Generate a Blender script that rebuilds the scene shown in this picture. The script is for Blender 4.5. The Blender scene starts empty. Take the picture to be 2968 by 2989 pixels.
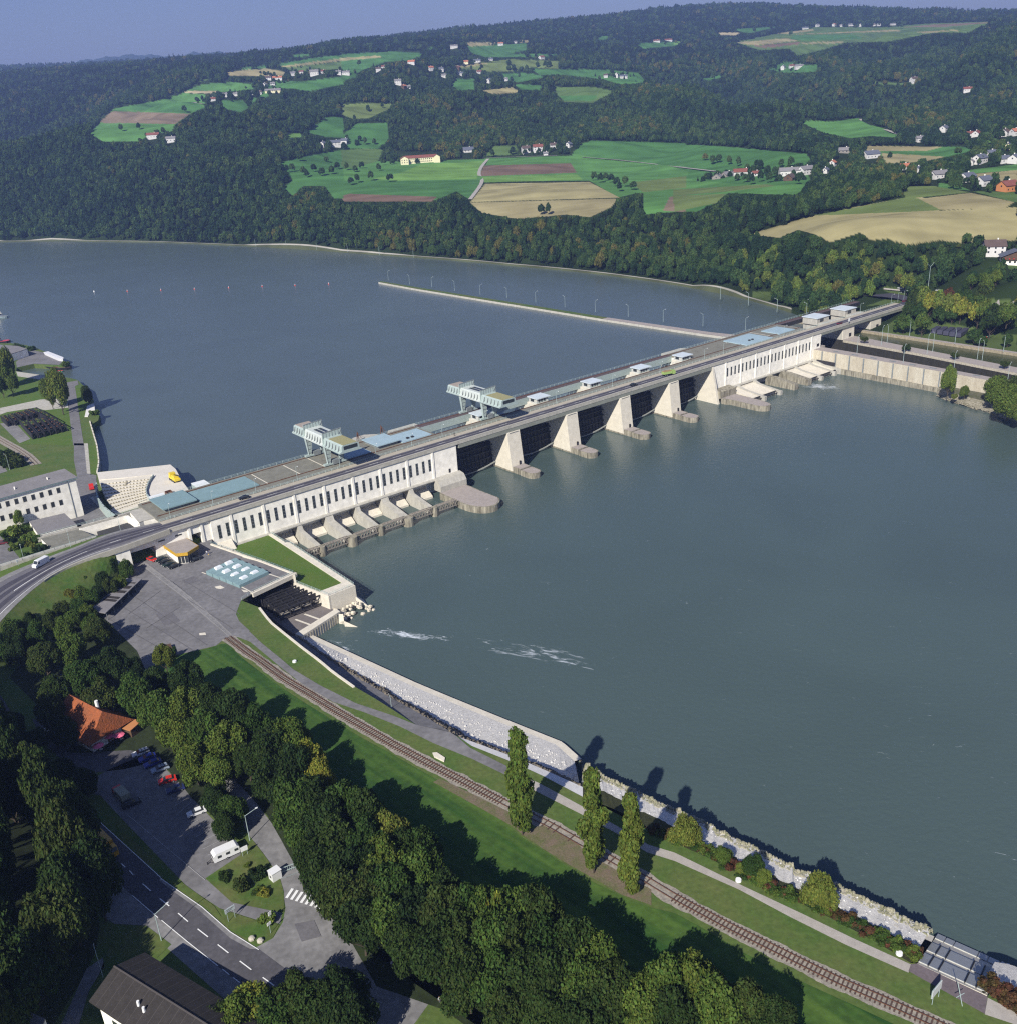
import bpy, math, random
import numpy as np
from mathutils import Vector, Matrix
from mathutils.geometry import tessellate_polygon
random.seed(7); rng = np.random.default_rng(7)
S = bpy.context.scene
R_ = math.radians
DENOISE = False
# ---------------------------------------------------------------- camera
FPX, PITCH, ROLL, CAMH, CX, CY = 2791.145, R_(22.99596), R_(-3.35351), 161.413, 1484.0, 1494.5
_F = np.array([0, math.cos(PITCH), -math.sin(PITCH)]); _R = np.array([1., 0, 0]); _U = np.cross(_R, _F)
CR = math.cos(ROLL)*_R + math.sin(ROLL)*_U; CU = -math.sin(ROLL)*_R + math.cos(ROLL)*_U
cam_d = bpy.data.cameras.new('camera'); cam = bpy.data.objects.new('camera', cam_d); S.collection.objects.link(cam)
cam.matrix_world = Matrix(((CR[0], CU[0], -_F[0], 0), (CR[1], CU[1], -_F[1], 0), (CR[2], CU[2], -_F[2], CAMH), (0, 0, 0, 1)))
cam_d.sensor_fit = 'HORIZONTAL'; cam_d.sensor_width = 36; cam_d.lens = 36*FPX/2968
cam_d.clip_start = 1; cam_d.clip_end = 60000
S.camera = cam
# ---------------------------------------------------------------- light
SUN_EL, SUN_AZ = R_(36.5), R_(65.3)           # the light travels towards azimuth 65.3 deg from +x
w = bpy.data.worlds.new("World"); S.world = w; w.use_nodes = True
nt = w.node_tree; bg = nt.nodes['Background']; sky = nt.nodes.new('ShaderNodeTexSky')
sky.sky_type = 'NISHITA'; sky.sun_disc = False; sky.sun_elevation = SUN_EL
sky.sun_rotation = math.atan2(-math.cos(SUN_AZ), -math.sin(SUN_AZ))
sky.altitude = 200; sky.air_density = 1.2; sky.dust_density = 0.25; sky.ozone_density = 4.0
tm = nt.nodes.new('ShaderNodeMix'); tm.data_type = 'RGBA'; tm.blend_type = 'MULTIPLY'; tm.inputs[0].default_value = 1; tm.inputs[7].default_value = (.87, .79, 1.06, 1); nt.links.new(sky.outputs[0], tm.inputs[6]); nt.links.new(tm.outputs[2], bg.inputs[0]); bg.inputs[1].default_value = 0.05
sl = bpy.data.lights.new('sun', 'SUN'); sun = bpy.data.objects.new('sun', sl); S.collection.objects.link(sun)
sl.energy = 5.0; sl.angle = R_(0.5); sl.color = (1, 0.955, 0.88)
LD = Vector((math.cos(SUN_AZ)*math.cos(SUN_EL), math.sin(SUN_AZ)*math.cos(SUN_EL), -math.sin(SUN_EL)))
sun.rotation_euler = LD.to_track_quat('-Z', 'Y').to_euler()
S.view_settings.view_transform = 'Standard'; S.view_settings.look = 'None'; S.view_settings.gamma = 1
S.view_settings.exposure = 0.55
S.cycles.volume_bounces = 1; S.cycles.max_bounces = 6; S.cycles.diffuse_bounces = 2; S.cycles.glossy_bounces = 2
S.cycles.transparent_max_bounces = 8; S.cycles.volume_max_steps = 64; S.cycles.use_denoising = DENOISE; S.cycles.filter_width = 1.25
# ---------------------------------------------------------------- photo pixel -> place on a level plane
def ray(x, y): return _F + (x-CX)/FPX*CR - (y-CY)/FPX*CU
def P(x, y, z=0.0):
    d = ray(x, y); t = (z-CAMH)/d[2]; return np.array([t*d[0], t*d[1], z])
def project(p):
    d = np.asarray(p, float) - np.array([0, 0, CAMH]); ww = d@_F
    return CX+FPX*(d@CR)/ww, CY-FPX*(d@CU)/ww
def crop(ox, oy, k): return lambda x, y: (ox+x/k, oy+y/k)
F1 = crop(0, 0, 1.918); F2 = crop(1000, 0, 1.918); F3 = crop(1968, 0, 1.918)
C3 = crop(1968, 650, 1.918); C4 = crop(0, 850, 1.918); C5 = crop(700, 1050, 1.918); C6 = crop(1400, 950, 1.918)
A1 = crop(0, 1500, 1.918); A2 = crop(0, 2150, 1.918); A3 = crop(700, 1500, 1.918); A4 = crop(900, 2200, 1.918); A5 = crop(1968, 2200, 1.918)
C7 = crop(2300, 780, 2.871); C8 = crop(0, 1300, 3.197); C9 = crop(550, 1500, 3.197); C11 = crop(2450, 2600, 3.703); C12 = crop(0, 900, 3.836)
ID = lambda x, y: (x, y)
def PP(fn, pts, z):
    out = []
    for p in pts:
        q = fn(p[0], p[1]); out.append(P(q[0], q[1], p[2] if len(p) > 2 else z))
    return out
# dam frame: s along the dam, w downstream of the power house front, z up
DA = R_(38.0279); DT = np.array([math.cos(DA), math.sin(DA)]); DN = np.array([math.sin(DA), -math.cos(DA)]); DO = np.array([-97.3127, 353.2101])
def W(s, w_, z): q = DO + s*DT + w_*DN; return (q[0], q[1], z)
# ---------------------------------------------------------------- materials
MAT = {}
def mat(name, col, rough=0.8, var=0.0, scale=0.3, col2=None, bump=0.0, metal=0.0, streak=None, spec=0.3, attr=None, detail=5, fine=None, tex=None):
    if name in MAT: return MAT[name]
    m = bpy.data.materials.new(name); m.use_nodes = True; n = m.node_tree.nodes; l = m.node_tree.links
    b = n['Principled BSDF']; b.inputs['Roughness'].default_value = rough; b.inputs['Metallic'].default_value = metal
    b.inputs['Specular IOR Level'].default_value = spec
    b.inputs['Base Color'].default_value = (*col, 1)
    if var or col2:
        g = n.new('ShaderNodeNewGeometry'); mp = n.new('ShaderNodeMapping')
        l.new(g.outputs['Position'], mp.inputs[0])
        if streak: mp.inputs['Scale'].default_value = streak
        if tex: mp.vector_type = 'TEXTURE'; mp.inputs['Rotation'].default_value = (0, 0, tex[0]); mp.inputs['Scale'].default_value = (tex[1], tex[2], 1)
        t = n.new('ShaderNodeTexNoise'); t.inputs['Scale'].default_value = scale; t.inputs['Detail'].default_value = detail; t.inputs['Roughness'].default_value = 0.65
        l.new(mp.outputs[0], t.inputs['Vector'])
        r = n.new('ShaderNodeValToRGB'); r.color_ramp.elements[0].position = 0.35; r.color_ramp.elements[1].position = 0.68
        c2 = col2 if col2 else tuple(c*(1-var) for c in col)
        c1 = col if col2 else tuple(min(1, c*(1+var*0.6)) for c in col)
        r.color_ramp.elements[0].color = (*c1, 1); r.color_ramp.elements[1].color = (*c2, 1)
        l.new(t.outputs['Fac'], r.inputs[0]); src = r.outputs[0]
        t2 = n.new('ShaderNodeTexNoise'); t2.inputs['Scale'].default_value = fine or scale*7; t2.inputs['Detail'].default_value = 3
        l.new(g.outputs['Position'], t2.inputs['Vector'])
        mr = n.new('ShaderNodeMapRange'); mr.inputs[3].default_value = 1-max(var, .15); mr.inputs[4].default_value = 1+max(var, .15)
        mr.inputs[1].default_value = 0.25; mr.inputs[2].default_value = 0.75
        l.new(t2.outputs['Fac'], mr.inputs[0])
        mm = n.new('ShaderNodeVectorMath'); mm.operation = 'SCALE'; l.new(src, mm.inputs[0]); l.new(mr.outputs[0], mm.inputs['Scale']); src = mm.outputs[0]
        l.new(src, b.inputs['Base Color'])
        if bump:
            bp = n.new('ShaderNodeBump'); bp.inputs['Strength'].default_value = 0.6; bp.inputs['Distance'].default_value = bump
            l.new(t2.outputs['Fac'], bp.inputs['Height']); l.new(bp.outputs[0], b.inputs['Normal'])
    MAT[name] = m; return m
WHITE = mat('painted_render', (.88, .84, .73), .85, .03, .25, streak=(1, 1, .3), fine=.5)
CONC = mat('concrete', (.42, .40, .34), .9, .18, .5, streak=(1, 1, .3))
CONC_L = mat('pale_concrete', (.64, .59, .48), .9, .10, .4)
STAIN = mat('stained_concrete', (.36, .33, .25), .9, .2, .8, col2=(.10, .09, .065), streak=(1, 1, .18))
LOCKW = mat('lock_wall_concrete', (.50, .46, .36), .9, .2, .25, col2=(.40, .35, .26), streak=(1, 1, .3))
DARKW = mat('dark_chamber_wall', (.030, .028, .022), .7, .3, .5, streak=(1, 1, .2))  # near-black face, tone varies in vertical streaks
SLAB = mat('walkway_slab', (.33, .29, .26), .9, .12, .5)
ASPH = mat('asphalt', (.165, .16, .16), .92, .20, .10, detail=9)
ASPH_D = mat('dark_asphalt', (.085, .082, .09), .9, .2, .15)
ROADM = mat('bridge_asphalt', (.13, .125, .135), .9, .12, .2)
TYRE = mat('worn_asphalt', (.060, .057, .072), .85, .2, .3)
PATHM = mat('gravel_path', (.36, .33, .29), .95, .12, .7)
GREY = mat('grey_gravel', (.20, .195, .19), .95, .22, .12, detail=9)
BALLAST = mat('ballast', (.30, .27, .22), 1, .35, 1.5, bump=.2)
GRASS = mat('lawn', (.050, .105, .016), 1, .2, .12, col2=(.105, .115, .035), bump=.15)
GRASS_Y = mat('dry_lawn', (.060, .110, .020), 1, .2, .09, col2=(.100, .122, .034), bump=.15, fine=.9)
GRASS_B = mat('bright_lawn', (.065, .125, .015), 1, .15, .2, col2=(.09, .13, .025), bump=.1)
MEADOW = mat('meadow', (.016, .058, .008), 1, .25, .5, col2=(.062, .115, .018), bump=.3, tex=(R_(-46), 30, 2.2), fine=.6, detail=2)
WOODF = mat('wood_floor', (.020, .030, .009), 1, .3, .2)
STONE = mat('riprap_pale', (.76, .73, .66), .95, .25, 1.2, col2=(.55, .53, .48), bump=.35)
STONE_D = mat('riprap_dark', (.30, .26, .20), .95, .4, 1.0, col2=(.05, .045, .035), bump=.4)
STONE_G = mat('rubble', (.34, .31, .24), .95, .4, .9, col2=(.12, .11, .06), bump=.4)
WPAINT = mat('road_paint', (.75, .75, .72), .7)
WPAINT_W = mat('worn_road_paint', (.42, .41, .40), .8)
TEAL = mat('pale_teal_metal', (.36, .43, .40), .5, .06, .3, metal=.0)
TEAL_R = mat('teal_roof', (.20, .30, .31), .6, .08, .3)
BLUE_R = mat('pale_blue_roof', (.33, .44, .48), .55, .08, .3)
BLUE_D = mat('blue_roof', (.055, .14, .45), .5, .1, .3)
RAIL = mat('rail_paint', (.45, .55, .50), .6)
RUST = mat('rust', (.12, .055, .03), .8, .3, 1)
STEEL = mat('dark_steel', (.028, .027, .030), .6, .3, .6)
GREYST = mat('grey_steel', (.20, .22, .22), .6, .2, .6)
GLASS = mat('window_glass', (.03, .035, .04), .25, spec=.6)
ROOF_G = mat('grey_roof', (.20, .19, .19), .8, .12, .25)
ROOF_DK = mat('fibre_cement_roof', (.032, .028, .026), .85, .2, .5)
ROOF_T = mat('terracotta_tiles', (.30, .085, .028), .85, .3, .5, col2=(.20, .07, .03), bump=.3, fine=2.5)  # tile tone darkened to include tree shade on the inn roof
ROOF_R = mat('red_roof', (.20, .07, .05), .85, .15, .3)
ROOF_O = mat('orange_roof', (.42, .15, .08), .85, .15, .3)
ROOF_N = mat('brown_roof', (.10, .07, .06), .85, .15, .3)
ROOF_B = mat('slate_roof', (.11, .12, .15), .8, .15, .3)
WOOD = mat('timber', (.10, .06, .035), .85, .2, .6)
YELLOW = mat('yellow_render', (.72, .66, .42), .85)
OCHRE = mat('ochre_fascia', (.50, .30, .03), .7, .1, .5)
BARK = mat('bark', (.07, .055, .04), .95, .2, 1)
RUBBER = mat('rubber', (.02, .02, .02), .8)
def paint(name, c, r=.3): return mat('paint_'+name, c, r, spec=.6)
# ---------------------------------------------------------------- mesh helpers
COL = S.collection
class MB:
    def __init__(s): s.v = []; s.f = []
    def add(s, vs, fs):
        k = len(s.v); s.v += [tuple(float(c) for c in v) for v in vs]; s.f += [tuple(i+k for i in f) for f in fs]; return s
    def prism(s, bot, top):
        n = len(bot); s.add(list(bot)+list(top), [tuple(range(n-1, -1, -1)), tuple(range(n, 2*n))]+[(i, (i+1) % n, n+(i+1) % n, n+i) for i in range(n)]); return s
    def box(s, x0, x1, y0, y1, z0, z1):
        return s.prism([(x0, y0, z0), (x1, y0, z0), (x1, y1, z0), (x0, y1, z0)], [(x0, y0, z1), (x1, y0, z1), (x1, y1, z1), (x0, y1, z1)])
    def dbox(s, s0, s1, w0, w1, z0, z1):
        return s.prism([W(s0, w1, z0), W(s1, w1, z0), W(s1, w0, z0), W(s0, w0, z0)], [W(s0, w1, z1), W(s1, w1, z1), W(s1, w0, z1), W(s0, w0, z1)])
    def dprof(s, poly, s0, s1):          # a (w,z) outline carried from s0 to s1
        return s.prism([W(s0, a, b) for a, b in poly], [W(s1, a, b) for a, b in poly])
    def dplan(s, poly, z0, z1):
        return s.prism([W(a, b, z0) for a, b in poly], [W(a, b, z1) for a, b in poly])
    def bar(s, a, b, r=.08, r2=None, n=4):
        a = Vector(a); b = Vector(b); d = b-a
        if d.length < 1e-6: return s
        q = d.to_track_quat('Z', 'Y'); r2 = r if r2 is None else r2
        A = [a+q@Vector((r*math.cos(t), r*math.sin(t), 0)) for t in [2*math.pi*(i+.5)/n for i in range(n)]]
        B = [b+q@Vector((r2*math.cos(t), r2*math.sin(t), 0)) for t in [2*math.pi*(i+.5)/n for i in range(n)]]
        return s.prism(A, B)
    def path(s, pts, r=.08, n=4):
        for a, b in zip(pts[:-1], pts[1:]): s.bar(a, b, r, n=n)
        return s
    def wall(s, pts, z0, z1, t=.3):      # a wall along a plan line
        for a, b in zip(pts[:-1], pts[1:]):
            a = Vector(a[:2]); b = Vector(b[:2]); d = (b-a).normalized(); q = Vector((-d.y, d.x))*t/2; e = d*t/2
            s.prism([(*(a+q-e), z0), (*(a-q-e), z0), (*(b-q+e), z0), (*(b+q+e), z0)], [(*(a+q-e), z1), (*(a-q-e), z1), (*(b-q+e), z1), (*(b+q+e), z1)])
        return s
    def ball(s, c, r, n=8, m=5, sz=1.0):
        vs = []; fs = []
        for j in range(m+1):
            ph = math.pi*j/m
            for i in range(n):
                th = 2*math.pi*i/n; vs.append((c[0]+r*math.sin(ph)*math.cos(th), c[1]+r*math.sin(ph)*math.sin(th), c[2]+r*sz*math.cos(ph)))
        for j in range(m):
            for i in range(n): fs.append((j*n+i, (j+1)*n+i, (j+1)*n+(i+1) % n, j*n+(i+1) % n))
        return s.add(vs, fs)
    def build(s, name, m, parent=None, local=False, origin=None):
        v = np.array(s.v) if s.v else np.zeros((1, 3))
        if local: o0 = np.zeros(3)
        elif parent is not None:
            o0 = np.array(parent.get('_loc', (0, 0, 0)))
        else: o0 = np.array(origin) if origin is not None else np.array([v[:, 0].mean(), v[:, 1].mean(), v[:, 2].min()])
        me = bpy.data.meshes.new(name); me.from_pydata((v-o0).tolist(), [], s.f); me.update()
        if m: me.materials.append(m)
        o = bpy.data.objects.new(name, me); COL.objects.link(o)
        if parent is not None: o.parent = parent; o['_loc'] = [float(c) for c in o0]
        elif not local: o.location = o0; o['_loc'] = [float(c) for c in o0]
        import bmesh
        bm = bmesh.new(); bm.from_mesh(me); bmesh.ops.recalc_face_normals(bm, faces=bm.faces); bm.to_mesh(me); bm.free()
        return o
def tag(o, label, cat, group=None):
    o['label'] = label; o['category'] = cat
    if group: o['group'] = group
    return o
def thing(name, label, cat, loc=(0, 0, 0), rz=0.0, group=None):
    o = bpy.data.objects.new(name, None); COL.objects.link(o); o.location = [float(c) for c in loc]; o.rotation_euler = (0, 0, rz)
    o['_loc'] = [float(c) for c in loc]; o.empty_display_size = .5
    return tag(o, label, cat, group)
def dup(o, parent=None):
    c = o.copy(); COL.objects.link(c); c.parent = parent
    for ch in KIDS.get(o.name, []): dup(ch, c)
    return c
KIDS = {}
def kids(o):
    KIDS[o.name] = [c for c in COL.objects if c.parent == o]
    for c in KIDS[o.name]: kids(c)
def struct(o, k='structure'): o['kind'] = k; return o
def sheet(name, fn, pts, z, m, kind='structure', thick=0, ccw=True):
    """flat or sloping sheet of ground through the given points"""
    v = PP(fn, pts, z); return sheet_w(name, v, m, kind)
def sheet_w(name, v, m, kind='structure'):
    v = [tuple(float(c) for c in p) for p in v]
    tri = tessellate_polygon([[Vector((p[0], p[1], 0)) for p in v]])
    f = []
    for t in tri:
        a, b, c = (Vector(v[i]) for i in t); n = (b-a).cross(c-a)
        f.append(t if n.z > 0 else t[::-1])
    o0 = (sum(p[0] for p in v)/len(v), sum(p[1] for p in v)/len(v), min(p[2] for p in v))
    me = bpy.data.meshes.new(name); me.from_pydata([(p[0]-o0[0], p[1]-o0[1], p[2]-o0[2]) for p in v], [], f); me.update(); me.materials.append(m)
    o = bpy.data.objects.new(name, me); COL.objects.link(o); o.location = o0; o['_loc'] = list(o0)
    if kind: o['kind'] = kind
    return o
def strip(name, L1, L2, m, kind='structure'):
    """sheet between two rows of points"""
    n = len(L1); v = [tuple(p) for p in L1]+[tuple(p) for p in L2]
    f = [(i, i+1, n+i+1, n+i) for i in range(n-1)]
    mb = MB(); mb.add(v, f); o = mb.build(name, m)
    if o.data.polygons[0].normal.z < 0: o.data.flip_normals()
    if kind: o['kind'] = kind
    return o
def resample(pts, n):
    p = np.array(pts, float); d = np.r_[0, np.cumsum(np.linalg.norm(np.diff(p[:, :2], axis=0), axis=1))]
    t = np.linspace(0, d[-1], n); return np.array([np.interp(t, d, p[:, k]) for k in range(p.shape[1])]).T
# ================================================================ far terrain (north bank)
def hz(px): return 308+(1484-px)*0.0586
# (photo column, row, distance): height follows from the sight line
CT = [(-500, 714, 1560), (-500, 590, 1720), (-500, 430, 2150), (-500, 520, 2600), (-500, 240, 4200), (-500, 205, 5200),
 (0, 708, 1700), (0, 600, 1820), (0, 432, 2050), (0, 530, 2450), (0, 340, 3100), (0, 215, 3900), (0, 212, 5200),
 (250, 709, 1580), (250, 560, 1720), (250, 430, 1900), (215, 392, 2000), (150, 480, 2350), (200, 330, 2900), (250, 195, 3700), (250, 190, 5200),
 (480, 711, 1470), (480, 560, 1600), (480, 420, 1850), (480, 360, 2100), (500, 300, 2450), (560, 240, 2800), (500, 172, 3700), (500, 172, 5200),
 (650, 711, 1380), (650, 560, 1520), (620, 340, 1950), (650, 290, 2350), (740, 225, 2800), (700, 165, 3600),
 (800, 716, 1290), (860, 560, 1430), (860, 460, 1650), (860, 350, 1950), (820, 300, 2200), (870, 200, 2900), (860, 150, 3700), (860, 145, 5200),
 (1000, 733, 1190), (1000, 600, 1310), (1000, 480, 1680), (985, 420, 1850), (1030, 330, 2080), (1130, 255, 2300), (1200, 215, 2700), (1100, 160, 3100), (1000, 118, 3700), (1000, 125, 5200),
 (1250, 752, 1090), (1250, 625, 1200), (1250, 540, 1400), (1250, 460, 1680), (1300, 300, 2150), (1340, 262, 2350), (1400, 210, 2750), (1430, 130, 3500), (1250, 90, 4300), (1250, 95, 5500),
 (1500, 774, 1000), (1500, 650, 1120), (1500, 530, 1400), (1500, 455, 1650), (1500, 330, 2000), (1500, 262, 2250), (1700, 285, 2450), (1550, 180, 3000), (1500, 66, 4500), (1500, 80, 5600),
 (1760, 800, 920), (1760, 650, 1060), (1760, 530, 1330), (1760, 430, 1680), (1800, 330, 2000), (1860, 262, 2300), (1800, 215, 2800), (1800, 120, 3600), (1760, 40, 4900), (1760, 60, 6000),
 (2000, 836, 843), (2000, 640, 1040), (1980, 560, 1250), (2000, 500, 1450), (2000, 425, 1700), (2000, 285, 2150), (2150, 335, 1980), (2080, 400, 2500), (2000, 200, 3000), (2000, 110, 3700), (2050, 8, 5500), (2050, 30, 6500),
 (2300, 880, 760), (2250, 640, 950), (2250, 540, 1150), (2250, 460, 1430), (2330, 405, 1680), (2280, 455, 2050), (2400, 345, 1950), (2330, 230, 2600), (2330, 198, 2850), (2450, 120, 3400), (2400, 68, 4000), (2300, 12, 5600), (2300, 30, 6500),
 (2350, 700, 830), (2600, 700, 800), (2500, 640, 900), (2600, 560, 1050), (2450, 480, 1350), (2550, 440, 1500), (2550, 370, 1800), (2500, 260, 2400), (2640, 200, 2750), (2650, 90, 3600), (2600, 62, 4000), (2600, 22, 5200), (2600, 40, 6300),
 (2968, 790, 690), (2900, 735, 740), (2968, 600, 930), (2800, 540, 1080), (2968, 500, 1200), (2820, 440, 1450), (2968, 400, 1500), (2800, 350, 1780), (2968, 270, 2100), (2900, 150, 2700), (2960, 70, 3400), (2900, 35, 4400), (2900, 50, 6000),
 (3300, 800, 680), (3300, 500, 1100), (3300, 300, 1700), (3300, 100, 2600), (3300, 30, 3600), (3300, 40, 6000)]
# shore line of the north bank and lock quay
SH = [P(-2500, 720, 11), P(-900, 715, 11), P(-300, 710, 11), P(0, 707, 11), P(150, 704, 11), P(300, 706, 11), P(469, 708.5, 11), P(573, 713, 11), P(650, 716, 11), P(730, 719.5, 11), P(860, 727, 11), P(1000, 737, 11), P(1120, 746, 11), P(1250, 755, 11), P(1500, 777, 11), P(1760, 803, 11), P(2000, 838, 11), P(2150, 868, 11), P(2320, 918, 11),
      np.array(W(431.5, -40, 11)), np.array(W(431.5, 0, 11)), np.array(W(431, 60, 11)), np.array(W(430, 150, 11)), np.array(W(430, 400, 11)), np.array(W(430, 700, 11))]
SHaz = np.array([math.atan2(p[0], p[1]) for p in SH]); SHr = np.array([math.hypot(p[0], p[1]) for p in SH])
def shore_r(az): return np.interp(az, SHaz, SHr)
cp = []
for px, py, d in CT:
    if d >= 3600: py += 17
    r = ray(px, py); h = math.hypot(r[0], r[1]); cp.append((r[0]/h*d, r[1]/h*d, CAMH+r[2]/h*d))
for s_, w_, z_ in [(431, -20, 13), (431, 60, 13), (431, 140, 13), (431, 220, 13), (470, 60, 13), (470, 120, 13), (520, 60, 15), (560, 120, 17), (500, 220, 15),
                   (482, -8, 21.5), (495, -25, 21.0), (476, 6, 21), (520, -30, 19), (540, -10, 17.5), (455, -30, 13), (430, -130, 13), (470, -90, 14), (470, -200, 13.5), (500, -130, 17)]:
    cp.append(W(s_, w_, z_))
cp = np.array(cp); XY = cp[:, :2]/1000; NCP = len(cp)
def _phi(r2): return np.where(r2 > 1e-12, .5*r2*np.log(np.maximum(r2, 1e-12)), 0)
def _tps():
    d2 = ((XY[:, None]-XY[None])**2).sum(-1); K = _phi(d2)+2e-4*np.eye(NCP); Pm = np.c_[np.ones(NCP), XY]
    A = np.zeros((NCP+3, NCP+3)); A[:NCP, :NCP] = K; A[:NCP, NCP:] = Pm; A[NCP:, :NCP] = Pm.T
    return np.linalg.solve(A, np.r_[cp[:, 2], 0, 0, 0])
TW = _tps()
def terr(x, y):
    x = np.asarray(x, float); y = np.asarray(y, float); q = np.c_[x.ravel(), y.ravel()]/1000; out = np.empty(len(q))
    for i in range(0, len(q), 20000):
        c = q[i:i+20000]; out[i:i+20000] = _phi(((c[:, None]-XY[None])**2).sum(-1))@TW[:NCP]+TW[NCP]+c@TW[NCP+1:]
    h = out.reshape(x.shape); d = np.hypot(x, y); a = np.clip((d-shore_r(np.arctan2(x, y))-140)/700, 0, 1)*(6+12*np.clip((d-1750)/600, 0, 1))*np.clip((4300-d)/1200, .25, 1)
    h = h+a*(np.sin(x/83+1.1*np.sin(y/131))*np.cos(y/97+.6)+.6*np.sin(x/41-y/57+2)+.35*np.sin(x/23+y/31)*np.cos(y/19))
    return np.maximum(h, 12.6)
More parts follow.
